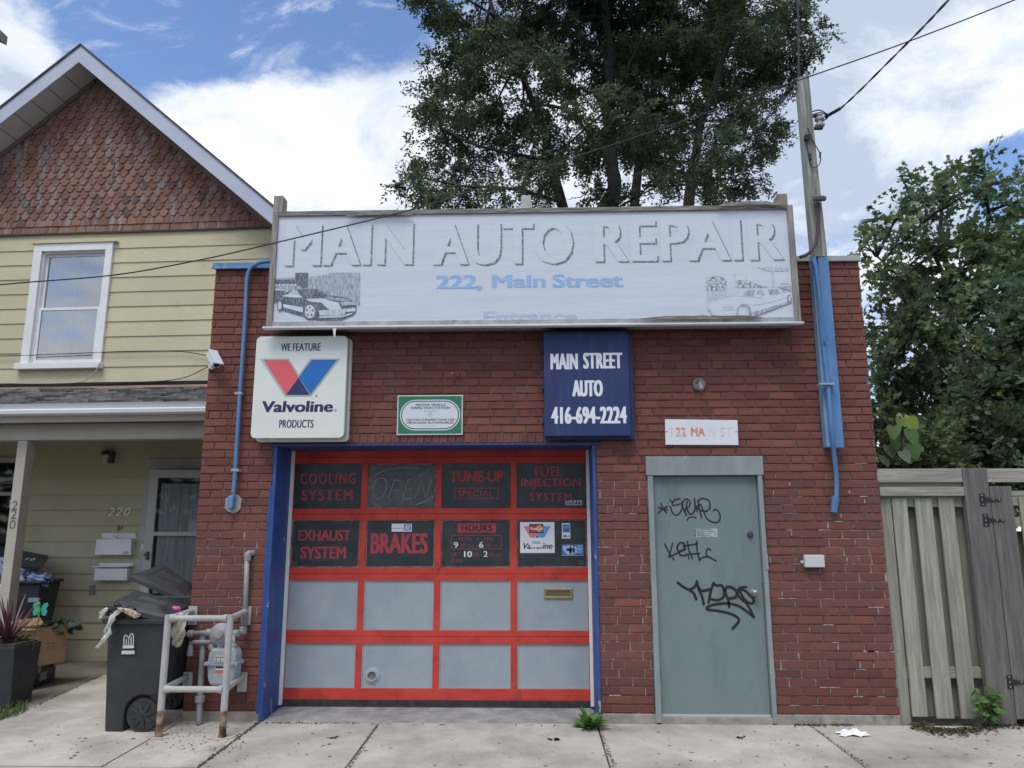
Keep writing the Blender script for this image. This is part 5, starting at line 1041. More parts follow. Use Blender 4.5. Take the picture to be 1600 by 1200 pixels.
# porch lamp, mailboxes: separate things fixed to the wall
u_, z_ = ah(166, 716, .08); P_ = h2w(u_, .08, z_); pl_ = thing('porch_lamp', 'small wall lantern with pale shade under the porch ceiling', 'lamp', P_)
mb = MB(); mb.tube([P_+Vector((0, 0, -.075)), P_+Vector((0, 0, .04))], .05, 14); mb.build('lamp_shade', mat('frosted_shade', (.50, .50, .48), .4), pl_)
mb = MB(); mb.lathe([(.055, 0), (.075, .02), (.06, .05), (.01, .07)], P_+Vector((0, 0, .041)), (0, 0, 1), 16); mb.box(P_.x+.02, P_.x+.085, P_.y-.03, P_.y+.085, P_.z-.06, P_.z+.08); mb.build('lamp_bracket', darkmet_m, pl_)
def mailbox(b, lab, tilt):
    X0, X1, Z0, Z1 = hr(*b, .12); P_ = h2w((X0+X1)/2, .02, Z0); mbx = thing('mailbox', lab, 'mailbox', P_, 'mailboxes on the porch wall'); W_ = (X1-X0)/2; H_ = Z1-Z0
    q = MB(); y0 = P_.y-.11; y1 = P_.y+.0
    q.hexa([(P_.x-W_, y0+.0, Z0), (P_.x+W_, y0, Z0), (P_.x+W_, y1, Z0), (P_.x-W_, y1, Z0)], [(P_.x-W_+tilt, y0-.01, Z0+H_*.72), (P_.x+W_-.004, y0-.01, Z0+H_*.72), (P_.x+W_, y1, Z0+H_*.72), (P_.x-W_+tilt, y1, Z0+H_*.72)]); q.build('box_body', mailbox_m, mbx, bevel=.006)
    return mbx, P_, W_, H_, y0, y1, Z0
m1, P_, W_, H_, y0, y1, Z0 = mailbox((150, 833, 205, 867), 'upper white metal mailbox with flap lid and small black number', .012)
q = MB(); q.hexa([(P_.x-W_+.02, y1-.01, Z0+H_*.74), (P_.x+W_, y1-.01, Z0+H_*.74), (P_.x+W_, y1+.0, Z0+H_*.74), (P_.x-W_+.02, y1, Z0+H_*.74)], [(P_.x-W_+.02, y1-.04, Z0+H_), (P_.x+W_, y1-.04, Z0+H_), (P_.x+W_, y1, Z0+H_), (P_.x-W_+.02, y1, Z0+H_)]); q.build('lid', mailbox_m, m1, bevel=.004)
q = MB(); q.prism([(P_.x-.03, Z0+H_*.7), (P_.x+.06, Z0+H_*.72), (P_.x+.03, Z0+H_*.8), (P_.x, Z0+H_*.88)], y0-.02, y0+.02); q.build('envelope', paper_m, m1)
q = MB(); text(q, '220', (P_.x+W_-.10, P_.x+W_-.03, Z0+.015, Z0+.04), y0-.0045, .02); q.build('number', ink_m, m1)
m2, P_, W_, H_, y0, y1, Z0 = mailbox((148, 881, 199, 907), 'lower white metal mailbox with flat lid, beneath the other one', .004)
q = MB(); q.box(P_.x-W_-.02, P_.x+W_+.02, y0-.03, y1, Z0+H_*.80, Z0+H_*.86); q.box(P_.x-W_+.01, P_.x+W_+.02, y1-.03, y1, Z0+H_*.87, Z0+H_*1.02); q.build('lid', mat('mailbox_lid', (.84, .86, .87), .4), m2, bevel=.004)
# security camera on the garage corner
P_ = at(334, 561, -.12); scm = thing('security_camera', 'white bullet security camera on the garage corner beside the yellow house', 'camera', at(328, 575, 0))
fwd = Vector((.50, -.36, -.70)).normalized(); sd_ = fwd.cross(Vector((0, 0, 1))).normalized(); up_ = sd_.cross(fwd)
def obx(mb, c, a_, b_, d_): mb.idx([c+fwd*x_*a_+sd_*y_*b_+up_*z_*d_ for x_ in (-1, 1) for y_ in (-1, 1) for z_ in (-1, 1)], [(0, 1, 3, 2), (4, 6, 7, 5), (0, 4, 5, 1), (2, 3, 7, 6), (0, 2, 6, 4), (1, 5, 7, 3)])
mb = MB(); obx(mb, P_, .085, .04, .034); body = mb.build('camera_body', mat('camera_white', (.62, .64, .67), .4), scm, bevel=.01)
mb = MB(); mb.lathe([(.028, 0), (.026, .003)], P_+fwd*.086, fwd, 16); mb.build('lens', ink_m, scm); mb = MB(); obx(mb, P_+up_*.037+fwd*.01, .1, .045, .003); mb.build('sun_shield', mat('camera_white', W1), scm)
mb = MB(); q0 = at(326, 572, -.004); mb.tube([P_-up_*.034, P_-up_*.06+Vector((0, .03, 0)), Vector((max(q0.x, .03), -.002, q0.z))], .012, 8); mb.lathe([(.035, 0), (.03, .02)], (max(q0.x, .036), -.003, q0.z), (0, -1, 0), 14); mb.build('bracket', mat('camera_white', W1), scm)
# eave corner of the next house along, top left
P_ = at(11, 66, 4.2); nb = thing('neighbouring_house', 'grey eave corner of another house just showing at the upper left edge', 'house', (P_.x-3, P_.y-1.5, GZ))
mb = MB(); mb.box(P_.x-5.5, P_.x-.7, P_.y-2.4, P_.y-.6, GZ, P_.z+.05); mb.build('wall', beige_m, nb)
mb = MB(); mb.hexa([(P_.x-6, P_.y-3, P_.z+2.9), (P_.x, P_.y-3, P_.z-.06), (P_.x, P_.y, P_.z-.06), (P_.x-6, P_.y, P_.z+2.9)], [(P_.x-6, P_.y-3, P_.z+3.06), (P_.x, P_.y-3, P_.z+.10), (P_.x, P_.y, P_.z+.10), (P_.x-6, P_.y, P_.z+3.06)]); mb.build('roof', mat('eave_grey', (.22, .21, .22), .8), nb)
# ------------------------------------------------------------------ wheeled bins, gas meter and guard
def wheel(q, c, ax, r=.13, w_=.05):
    ax = Vector(ax).normalized(); c = Vector(c)
    q.lathe([(r*.80, .0), (r*.97, .003), (r, .012), (r, w_-.012), (r*.97, w_), (r*.8, w_)], c, ax, 28)
    u = ax.orthogonal().normalized(); v = ax.cross(u)
    for i in range(8):
        t = math.pi/4*i+.2; d = u*math.cos(t)+v*math.sin(t); s_ = ax.cross(d)*.014
        a, b = c+ax*(w_+.012)+d*.02, c+ax*(w_+.006)+d*r*.8
        q.idx([a-s_, a+s_, b+s_*.8, b-s_*.8, a-s_-ax*.02, a+s_-ax*.02, b+s_*.8-ax*.02, b-s_*.8-ax*.02], [(0, 1, 2, 3), (0, 4, 5, 1), (2, 6, 7, 3), (1, 5, 6, 2), (0, 3, 7, 4)])
    q.lathe([(.028, 0), (.026, .014), (.012, .016)], c+ax*w_, ax, 14)
def lid(q, p, th=.035):                   # p: 4 corners (left front, right front, right back, left back) of the lid's top
    p = [Vector(v) for v in p]; nrm = (p[1]-p[0]).cross(p[3]-p[0]).normalized(); L_ = lambda a, b: (p[0]*(1-a)+p[1]*a)*(1-b)+(p[3]*(1-a)+p[2]*a)*b
    n = 12; vs = []
    for j in range(n+1):
        for i in range(n+1):
            a, b = i/n, j/n; h = .0
            e_ = min(a, 1-a, b, 1-b); h = .03*min(1, e_*7)
            if .25 < a < .8 and (.24 < b < .42 or .58 < b < .76): h += .014
            vs.append(L_(a, b)+nrm*h)
    q.idx(vs, [(j*(n+1)+i, j*(n+1)+i+1, (j+1)*(n+1)+i+1, (j+1)*(n+1)+i) for j in range(n) for i in range(n)])
    b_ = [L_(a, b)-nrm*th for a, b in ((0, 0), (1, 0), (1, 1), (0, 1))]; t_ = [L_(a, b) for a, b in ((0, 0), (1, 0), (1, 1), (0, 1))]
    q.idx(b_+t_, [(3, 2, 1, 0), (0, 1, 5, 4), (1, 2, 6, 5), (2, 3, 7, 6), (3, 0, 4, 7)])
# front bin
bz_ = gz(-.35); XL, XR = at(163, 1143, -.345).x, -.06; tl, tr_ = at(168, 968, -.40).x, min(at(264, 968, -.40).x, -.012); ZR = at(215, 968, -.40).z
bn = thing('wheelie_bin', 'front black wheeled bin overflowing with rags, lid ajar, white skyline logo on its side', 'bin', ((XL+XR)/2, -.13, bz_), 'black wheeled bins by the garage corner')
q = MB(); yb0, yb1, yt0, yt1 = -.345, .06, -.395, .10
ax_, az_, ar = at(222, 1121, -.35).x, bz_+.135, .155
side = lambda y: [(XL, y, bz_)]
fl_ = [(XL, bz_), (ax_-ar, bz_)] + [(ax_+ar*math.cos(math.pi-t), az_+ar*math.sin(math.pi-t)) for t in np.linspace(.25, 1.9, 8)] + [(XR+.03, bz_+.30), (tr_, ZR), (tl, ZR)]
def yy(z, a, b): return a+(b-a)*(z-bz_)/(ZR-bz_)
n = len(fl_); vs = [(x, yy(z, yb0, yt0), z) for x, z in fl_]+[(x, yy(z, yb1, yt1), z) for x, z in fl_]
q.idx(vs, [tuple(range(n)), tuple(range(2*n-1, n-1, -1))]+[(i, i+n, (i+1) % n+n, (i+1) % n) for i in range(n)]); q.build('bin_body', binp_m, bn, bevel=.012)
q = MB(); frame_rim = .03; q.hexa([(tl-.03, yt0-.03, ZR-.035), (tr_, yt0-.03, ZR-.035), (tr_, yt1, ZR-.035), (tl-.03, yt1, ZR-.035)], [(tl-.035, yt0-.035, ZR+.005), (tr_+.003, yt0-.035, ZR+.005), (tr_+.003, yt1, ZR+.005), (tl-.035, yt1, ZR+.005)]); q.build('rim', binp_m, bn, bevel=.008)
q = MB(); wheel(q, (ax_, -.30, bz_+.132), (0, -1, 0), .132, .055); q.build('wheel', rubber_m, bn)
q = MB(); q.tube([(tr_+.002, -.41, ZR+.0), (tr_+.002, -.02, ZR+.0)], .018, 10); q.build('handle', binp_m, bn)
q = MB(); lid(q, [at(168, 946, -.43), at(262, 966, -.43), at(293, 946, .02), at(213, 922, .02)]); q.build('lid', lid_m, bn)
yl = yy(at(202, 1000, -.39).z, yb0, yt0)-.014
q = MB()
def LG(x, y): p = at(160+x/5.714, 950+y/5.714, yl); return (p.x, p.z)
for pts in ([(192, 325), (196, 260), (212, 243), (232, 262)], [(235, 325), (238, 270), (262, 228), (278, 245), (276, 325)], [(214, 325), (216, 275)], [(256, 325), (258, 262)]): ribbon(q, [LG(*p) for p in pts], .009, yl)
q.flat([LG(180, 362), LG(282, 360), LG(280, 330), LG(182, 332)], yl); q.flat([LG(165, 414), LG(285, 412), LG(284, 380), LG(172, 381)], yl)
# the logo lies on the sloping side: shear it to the slope
k_ = (yt0-yb0)/(ZR-bz_); z0_ = at(202, 1000, -.39).z
q.v = [(x, y+(z-z0_)*k_-.002, z) for x, y, z in q.v]
q.build('side_logo', mat('stencil_white', (.55, .58, .60), .6, (.25, .27, .28), 30, .55, .7), bn)
# rear bin, lid propped open
bn2 = thing('wheelie_bin', 'rear black wheeled bin with its lid propped higher, behind the first bin', 'bin', (-.36, .75, GZ), 'black wheeled bins by the garage corner')
q = MB(); q.hexa([(-.56, .46, GZ), (-.04, .46, GZ), (-.04, .95, GZ), (-.56, .95, GZ)], [(-.68, .40, .93), (-.02, .40, .93), (-.02, 1.0, .93), (-.68, 1.0, .93)]); q.build('bin_body', binp_m, bn2, bevel=.015)
q = MB(); wheel(q, (at(264, 1106, .4).x, .44, GZ+.135), (0, -1, 0), .132, .05); q.build('wheel', rubber_m, bn2)
q = MB(); lid(q, [at(202, 900, .42), at(292, 938, .42), at(305, 915, 1.0), at(254, 881, 1.0)]); q.build('lid', lid_m, bn2)
q = MB(); lab_ = [at(229, 891, .66), at(258, 888, .66)]
q.build('lid_mark', lid_m, bn2) if False else None
# things spilling out
def crumple(nm, lab, cat, c, r, m, parent=None, n=14, sq=(1, 1, 1), seed=1):
    rn = random.Random(seed); bm = bmesh.new(); bmesh.ops.create_icosphere(bm, subdivisions=4, radius=1)
    for v in bm.verts:
        d = v.co.normalized(); k = .78+.16*math.sin(7*d.x+seed)+.13*math.sin(9*d.y+2*seed)+.13*math.sin(11*d.z+d.x*5)+rn.uniform(-.05, .05)
        v.co = Vector((d.x*sq[0], d.y*sq[1], d.z*sq[2]))*r*k
    v = [tuple(p.co+Vector(c)) for p in bm.verts]; f = [tuple(q_.index for q_ in p.verts) for p in bm.faces]; bm.free()
    o = build(nm, v, f, m, parent, smooth=True, loc=None if parent else c)
    return o if parent else tag(o, lab, cat)
crumple('rubbish_bag', 'black plastic rubbish bag bulging under the lid of the front bin', 'bag', at(192, 958, -.36), .13, blackbag_m, sq=(1.2, .9, .75), seed=3)
def rag(nm, lab, pts, ws, m):
    pts = cat_rom(pts, 6); vs = []; n = 7
    for i, p in enumerate(pts):
        f_ = i/(len(pts)-1); w_ = np.interp(f_, np.linspace(0, 1, len(ws)), ws)
        for j in range(n): a = j/(n-1)-.5; vs.append(p + _R*a*w_ + Vector((0, -1, 0))*(.016*math.cos(a*9+i*.8)+.01*math.sin(i*1.3+j*2)) + Vector((0, 0, random.uniform(-.003, .003))))
    o = build(nm, vs, [(i*n+j, i*n+j+1, (i+1)*n+j+1, (i+1)*n+j) for i in range(len(pts)-1) for j in range(n-1)], m, None, smooth=True, loc=pts[0])
    s_ = o.modifiers.new('s', 'SOLIDIFY'); s_.thickness = .006; return tag(o, lab, 'rag')
rag('rag', 'long white rag strip hanging off the front left of the bin', [at(198, 952, -.44), at(186, 955, -.46), at(176, 965, -.47), at(170, 980, -.47), at(167, 993, -.465), at(159, 1005, -.46), at(153, 1012, -.455)], [.05, .06, .05, .035, .05, .045, .035, .03], cloth_m)
rag('rag', 'stained white and brown rag bunched under the lid of the front bin', [at(185, 950, -.45), at(197, 953, -.47), at(207, 958, -.47), at(213, 965, -.465)], [.03, .10, .11, .05], ragb_m)
rag('rag', 'short white cloth corner poking out at far left of bin rim', [at(168, 950, -.42), at(161, 957, -.43), at(158, 966, -.425)], [.03, .05, .02], cloth_m)
rag('beige_sack', 'beige sack hanging down the back of the front bin', [at(286, 958, -.30), at(281, 970, -.33), at(279, 985, -.34), at(278, 1000, -.335), at(276, 1011, -.33)], [.10, .11, .12, .10, .03], beigebag_m)
crumple('pink_scrap', 'bright pink plastic scrap on the lid of the front bin', 'scrap', at(275, 951, -.2), .05, pink_m, sq=(1.0, .4, .5), seed=5)
# guard rail of pipes
gp = [gpx(249, 1150), gpx(348, 1153)]; yg_ = (gp[0].y+gp[1].y)/2
pa, pb_ = at(259, 1060, yg_).x, at(353, 1060, yg_).x
pa = (at(264, 965, yg_).x+gp[0].x)/2; pb_ = (at(357, 968, yg_).x+gp[1].x)/2
cg = thing('pipe_guard', 'rusty grey painted pipe guard rail around the gas meter', 'guard rail', ((pa+pb_)/2, yg_, gz(yg_)))
zt = at(310, 966, yg_).z; zm = at(300, 1077, yg_).z
for x in (pa, pb_):
    q = MB(); q.tube([(x, yg_, gz(yg_)+.20), (x, yg_, zt+.028)], .028, 16); q.build('post', cage_m, cg, smooth=False)
    q = MB(); q.tube([(x, yg_, gz(yg_)-.02), (x, yg_, gz(yg_)+.06), (x, yg_, gz(yg_)+.201)], .028, 16, rs=[.033, .028, .0282]); q.build('rusted_foot', rust_m, cg)
q = MB()
for x in (pa, pb_):
    q.face([(x+random.uniform(.05, .085)*1.5*math.cos(a*.5236), yg_-.02+random.uniform(.05, .085)*math.sin(a*.5236), gz(yg_)+.0015) for a in range(12)])
q.build('rust_stain', mat('rust_stain', (.34, .24, .13), .95, (.52, .48, .41), 18, .35, .6), cg)
for z in (zt, zm):
    q = MB(); q.tube([(pa+.02, yg_, z), (pa+.07, yg_, z), (pb_-.07, yg_, z), (pb_-.02, yg_, z)], .03, 14, rs=[.036, .025, .025, .036]); q.build('rail', cage_m, cg)
    for x, xo in ((pa, at(301, 962, 0).x-pa), (pb_, at(385, 962, 0).x-pb_)):
        q = MB(); q.tube([(x, yg_+.02, z), (x+xo*.2, yg_+.08, z), (x+xo, -.018, z+.01)], .0245, 14); q.build('rail', cage_m, cg)
        q = MB(); q.box(x+xo-.035, x+xo+.045, -.02, -.003, z-.11, z+.05); q.lathe([(.009, 0), (.008, .006)], (x+xo+.02, -.02, z-.08), (0, -1, 0), 8); q.build('wall_bracket', cage_m, cg, bevel=.004)
# gas meter
YGm = -.22
gm = thing('gas_meter', 'grey gas meter with regulator and pipework on the left brick pier', 'gas meter', (at(345, 1030, YGm).x, 0, GZ))
X0, X1, Z0, Z1 = wr(322.5, 1013, 368, 1072, YGm); xc = (X0+X1)/2
q = MB(); q.prism([(X0+.035, Z0), (X1-.035, Z0), (X1-.01, Z0+.06), (X1, Z0+.17), (X1-.004, Z1-.05), (X1-.03, Z1), (X0+.03, Z1), (X0+.004, Z1-.05), (X0, Z0+.17), (X0+.01, Z0+.06)], YGm, -.06); mbody = q.build('meter_body', meter_m, gm, bevel=.022)
zs_ = at(345, 1037, YGm).z; q = MB(); q.prism([(X0-.018, zs_-.016), (X1+.018, zs_-.016), (X1+.018, zs_+.012), (X0-.018, zs_+.012)], YGm-.016, -.07); q.lathe([(.014, 0), (.012, .02)], (X0+.02, YGm-.016, zs_), (0, -1, 0), 10); q.lathe([(.014, 0), (.012, .02)], (X1-.02, YGm-.016, zs_), (0, -1, 0), 10); q.build('meter_flange', meter_m, gm, bevel=.006)
a_, b_, c_, d_ = wr(334.5, 1024, 352, 1035.5, YGm-.02); q = MB(); q.box(a_, b_, YGm-.022, YGm+.01, c_, d_); q.build('index_case', meter_m, gm, bevel=.004)
q = MB(); q.m = 0; q.flat(rect(a_+.008, b_-.008, c_+.006, d_-.006), YGm-.0235); q.m = 1
for i in range(4): q.flat(rect(a_+.016+i*.017, a_+.026+i*.017, d_-.022, d_-.012), YGm-.0245)
for i in range(2): q.flat(disc(a_+.022+.035*i, c_+.018, .006, 10), YGm-.0245)
q.build('dial', [mat('dial_cream', (.52, .53, .46), .4), ink_m], gm)
a_, b_, c_, d_ = wr(336, 1042, 350, 1056, YGm); q = MB(); q.flat(rect(a_, b_, c_, d_), YGm-.001); q.m = 1; q.flat(rect(a_, b_, c_+.016, c_+.048), YGm-.0018); q.m = 2; q.flat(rect(a_+.004, b_, d_-.012, d_), YGm-.0018); q.flat(rect(a_+.006, b_-.01, c_+.004, c_+.010), YGm-.0018); q.build('warning_label', [stick_w, mat('label_red', (.58, .14, .11), .5), ink_m], gm)
def pipe(pts, r, nm='pipe', px=True, smooth=True):
    q = MB(); q.tube([at(*t) if px else Vector(t) for t in pts], r, 12); q.build(nm, gaspipe_m, gm, smooth)
def coupling(px, py, Yd, r, ln, ax):
    p = at(px, py, Yd); ax = Vector(ax); q = MB(); q.lathe([(r*.85, -ln/2), (r, -ln/2+.006), (r, ln/2-.006), (r*.85, ln/2)], p, ax, 12); q.build('pipe_fitting', gaspipe_m, gm)
pipe([(386, 873, -.045), (384.5, 920, -.045), (381.5, 985, -.05)], .022); coupling(387, 872, -.04, .03, .05, (0, 0, 1))
q = MB(); p = at(387, 868, -.04); q.tube(cat_rom([p-Vector((0, 0, .03)), p+Vector((0, .0, .012)), p+Vector((.022, .03, .02)), p+Vector((.03, .06, .02))], 4), .026, 12); q.build('pipe_elbow', gaspipe_m, gm, True)
p = at(392, 867, -.005); q = MB(); q.flat(disc(p.x, p.z, .03, 12), -.003); q.build('wall_hole', void_m, gm)
pipe([(381.5, 984, -.05), (380, 986, -.06), (368, 990, -.13), (360, 991, -.16)], .022); coupling(380, 985, -.06, .032, .06, (0, 0, 1)); coupling(369, 989.5, -.13, .03, .05, (1, -.4, 0))
pipe([(364, 992, -.15), (364, 1014, -.15)], .022); coupling(364, 1010, -.15, .034, .045, (0, 0, 1))
pipe([(296, 990, -.15), (328, 988, -.15), (332, 988, -.15)], .020); coupling(298, 990, -.15, .03, .05, (1, 0, 0)); coupling(327, 988, -.15, .031, .05, (1, 0, 0))
pipe([(332.5, 988, -.15), (332, 1014, -.15)], .022); coupling(332, 1011, -.15, .034, .045, (0, 0, 1))
pipe([(318.5, 990, -.12), (316, 1030, -.12), (313, 1080, -.12), (311, 1126, -.12), (310, 1140, -.12)], .025); coupling(318, 996, -.12, .034, .06, (0, 0, 1)); coupling(312.5, 1092, -.12, .040, .055, (0, 0, 1)); coupling(313, 1075, -.12, .030, .04, (0, 0, 1))
pipe([(297.5, 1012, -.15), (299, 1004, -.15), (304, 1003, -.15), (340, 1003, -.15)], .018); pipe([(297.5, 1008, -.15), (296.5, 1024, -.15)], .022); coupling(297, 1020, -.15, .028, .05, (0, 0, 1))
p = at(345.5, 991, -.17); q = MB(); q.lathe([(.03, -.05), (.085, -.02), (.095, -.006), (.095, .008), (.085, .016), (.04, .045), (.035, .062), (.018, .066)], p, (.1, -1, .1), 22); q.build('regulator', mat('regulator_grey', (.26, .27, .29), .55, (.30, .30, .32), 9), gm); 
q = MB(); q.lathe([(.03, 0), (.032, .02), (.012, .022)], p+Vector((.007, -.066, .007)), (.1, -1, .1), 14); q.build('regulator_cap', mat('cap_mauve', (.32, .27, .30), .5), gm)
q = MB(); q.tube([p+Vector((0, .0, -.06)), p+Vector((.005, 0, -.16))], .03, 12); q.build('regulator_neck', gaspipe_m, gm)
# ------------------------------------------------------------------ clutter at the yellow house
# planter
Yp = .52; ptx1 = at(23, 1011, Yp-.03).x; pzt = at(23, 1011, Yp-.03).z; pbx1 = at(16, 1107, Yp).x; w_ = .36
pot = thing('planter', 'tall tapered black square planter at the edge of the driveway', 'planter', (pbx1-w_/2, Yp+.16, GZ))
q = MB(); t0, b0 = (ptx1-w_-.08, ptx1, Yp-.03, Yp+w_+.02), (pbx1-w_, pbx1, Yp, Yp+.30)
q.hexa([(b0[0], b0[2], GZ-.02), (b0[1], b0[2], GZ-.02), (b0[1], b0[3], GZ-.02), (b0[0], b0[3], GZ-.02)], [(t0[0], t0[2], pzt), (t0[1], t0[2], pzt), (t0[1], t0[3], pzt), (t0[0], t0[3], pzt)]); q.build('pot_body', planter_m, pot, bevel=.012)
q = MB(); q.box(t0[0]+.03, t0[1]-.03, t0[2]+.03, t0[3]-.03, pzt+.001, pzt+.015); q.build('potting_soil', soil_m, pot)
pc = Vector(((t0[0]+t0[1])/2+.06, (t0[2]+t0[3])/2-.02, pzt))
def blades(q, c, n, ln, w0, up=(.35, 1.25), droop=.5, cols=None):
    for i in range(n):
        az = random.uniform(0, 6.283); el = random.uniform(*up); l_ = ln*random.uniform(.65, 1.1); p = Vector(c); d = Vector((math.cos(az)*math.cos(el), math.sin(az)*math.cos(el), math.sin(el))); s_ = d.cross(Vector((0, 0, 1))).normalized()
        if cols: q.col = cols()
        pr_ = None
        for k in range(6):
            f_ = k/5; wk = w0*(.55+.9*f_)*(1-f_)**.6+.001; a, b = p-s_*wk, p+s_*wk
            if pr_: q.face([pr_[0], pr_[1], b, a])
            pr_ = (a, b); p = p+d*l_/5; d = (d+Vector((0, 0, -droop*f_*.35))).normalized()
q = MB(); blades(q, pc+Vector((-.02, -.02, .02)), 46, .46, .013, (.5, 1.4), .45); o = q.build('spiky_plant', purple_m, None, loc=pc); tag(o, 'spiky dark purple plant with sword leaves growing from the black planter', 'plant')
def vcol(b, v=.25): return lambda: tuple(np.array(b)*random.uniform(1-v, 1+v))
def leafblob(q, c, rad, n, sz, colf, flat=.6, lobes=0, up=.35):
    c = Vector(c)
    for i in range(n):
        d = Vector((random.gauss(0, 1), random.gauss(0, 1), random.gauss(0, 1))).normalized()*random.random()**.4
        p = c+Vector((d.x*rad, d.y*rad, d.z*rad*flat)); leaf(q, p, sz*random.uniform(.6, 1.2), colf())
def leaf(q, p, s, col, up=.5, pts=((0, 0), (.28, .22), (.34, .5), (.2, .82), (0, 1), (-.2, .82), (-.34, .5), (-.28, .22))):
    q.col = col; az = random.uniform(0, 6.283); t = Vector((math.cos(az), math.sin(az), random.uniform(-.8, .3))).normalized(); nrm = (Vector((random.gauss(0, .5), random.gauss(0, .5), up))).normalized(); b = t.cross(nrm).normalized()
    q.face([p+b*x*s+t*y*s for x, y in pts])
leaf_m = mat('leaf', (1, 1, 1), .55, attr=True, trans=.4, spec=.35)
q = MB()
for i in range(9): leafblob(q, (random.uniform(t0[0]+.05, t0[1]+.02), random.uniform(t0[2], t0[3]), pzt+random.uniform(-.02, .06)), .08, 34, .045, vcol((.10, .12, .05), .5))
q.build('trailing_plants', leaf_m, None, loc=pc); tag(bpy.data.objects['trailing_plants'], 'small trailing greenery spilling over the rim of the black planter', 'plant')
# butterfly stake
P_ = at(62, 954, Yp+.05); bf = thing('butterfly_ornament', 'teal and lime plastic butterfly on a thin stake in the planter', 'ornament', (P_.x-.06, Yp+.1, pzt))
q = MB(); q.tube([(P_.x-.06, Yp+.1, pzt-.05), P_+Vector((0, .012, 0))], .004, 6); q.build('stake', darkmet_m, bf)
q = MB()
for sx, sc_ in ((-1, .9), (1, 1.05)):
    q.prism([(P_.x+sx*a*sc_, P_.z+b-.0*sx) for a, b in ([(0, .012), (.03, .06), (.065, .075), (.08, .05), (.06, .015), (.075, -.01), (.06, -.05), (.03, -.045), (.01, -.01)][::-sx])], P_.y-.005, P_.y+.003)
q.build('wings', teal_m, bf, bevel=.004)
q = MB(); q.tube([P_+Vector((.004, -.012, -.055)), P_+Vector((.002, -.016, 0)), P_+Vector((-.004, -.016, .05))], .016, 10, rs=[.008, .017, .012]); q.lathe([(.01, 0), (.02, .012), (.018, .03), (.004, .036)], P_+Vector((-.005, -.016, .045)), (-.1, -.2, 1), 12); q.build('body', lime_m, bf)
# tote and cardboard box
tb_ = [gpx(47, 1077), gpx(86, 1061)]; yA, yB = tb_[0].y, tb_[1].y
def obox(q, p0, p1, dep, z0, z1, ex=0.0):   # box whose near face runs p0 -> p1
    a, b = Vector((p0.x, p0.y, 0)), Vector((p1.x, p1.y, 0)); t = (b-a).normalized(); nn = Vector((-t.y, t.x, 0)); a -= t*ex+nn*ex; b += t*ex-nn*ex; c, d = b+nn*(dep+2*ex), a+nn*(dep+2*ex)
    q.hexa([(v.x, v.y, z0) for v in (a, b, c, d)], [(v.x, v.y, z1) for v in (a, b, c, d)]); return a, b, t, nn
zl = at(75, 1036, (yA+yB)/2).z
tt = thing('storage_tote', 'black storage tote with blue lid under the cardboard box', 'storage box', ((tb_[0].x+tb_[1].x)/2-.15, (yA+yB)/2+.15, GZ))
q = MB(); A_, B_, t_, n_ = obox(q, tb_[0], tb_[1], .34, GZ-.01, zl-.03); q.build('tub', tote_m, tt, bevel=.012)
q = MB(); obox(q, tb_[0], tb_[1], .34, zl-.029, zl+.012, .015); q.build('lid', totelid_m, tt, bevel=.008)
for f_ in (.22, .86):
    c = A_*(1-f_)+B_*f_-n_*.02; q = MB(); q.hexa([c-t_*.025+n_*.02, c+t_*.025+n_*.02, c+t_*.025+n_*.021, c-t_*.025+n_*.021], [c-t_*.025, c+t_*.025, c+t_*.025+n_*.02, c-t_*.025+n_*.02]) if False else None
    z0_ = zl-.075; q.idx([Vector((v.x, v.y, z)) for z in (z0_, zl) for v in (c-t_*.022, c+t_*.022, c+t_*.022+n_*.018, c-t_*.022+n_*.018)], [(3, 2, 1, 0), (4, 5, 6, 7), (0, 1, 5, 4), (1, 2, 6, 5), (2, 3, 7, 6), (3, 0, 4, 7)]); q.build('latch', mat('latch_grey', (.30, .31, .33), .4), tt)
c = A_*.55+B_*.45-n_*.003; q = MB(); q.face([Vector((v.x, v.y, z)) for v, z in ((c-t_*.07, zl-.17), (c+t_*.09, zl-.17), (c+t_*.09, zl-.09), (c-t_*.07, zl-.09))]); q.build('label', mat('tote_label', (.42, .46, .52), .5, (.25, .29, .36), 20), tt)
zbx = zl+.014; P0, P1 = at(57, 1034, yA-.0), at(103, 1020, yA+.28); ztb = at(68, 985, yA).z
P0 = Vector((P0.x, yA-.03, 0)); P1 = Vector((P1.x, yA+.27, 0)); ztb = at(68, 984, P0.y).z
cb = thing('cardboard_box', 'open brown cardboard box sitting on the storage tote', 'box', (P0.x-.1, P0.y+.2, zbx))
q = MB(); a, b, t_, n_ = obox(q, P0, P1, .40, zbx, ztb); q.f.pop(1); q.c.pop(); q.mi.pop(); o = q.build('box_body', card_m, cb); s_ = o.modifiers.new('s', 'SOLIDIFY'); s_.thickness = .006
q = MB(); top = lambda v: Vector((v.x, v.y, ztb))
q.face([top(a), top(b), top(b)-n_*.015+Vector((0, 0, .03)), top(a)-n_*.01+Vector((0, 0, .02))]); c_, d_ = b+n_*.4, a+n_*.4; q.face([top(d_), top(a), top(a)-t_*.12+Vector((0, 0, .005)), top(d_)-t_*.12+Vector((0, 0, .01))]); q.face([top(c_), top(d_), top(d_)+n_*.1+Vector((0, 0, .06)), top(c_)+n_*.1+Vector((0, 0, .07))]); q.build('flap', card_m, cb)
cm = (a+b)/2-n_*.0015; q = MB()
for i, (w2, dz) in enumerate(((.05, .03), (.06, .0), (.045, -.03))): q.face([Vector((v.x, v.y, (zbx+ztb)/2+z)) for v, z in ((cm-t_*w2, dz-.008), (cm+t_*w2, dz-.008), (cm+t_*w2, dz+.008), (cm-t_*w2, dz+.008))])
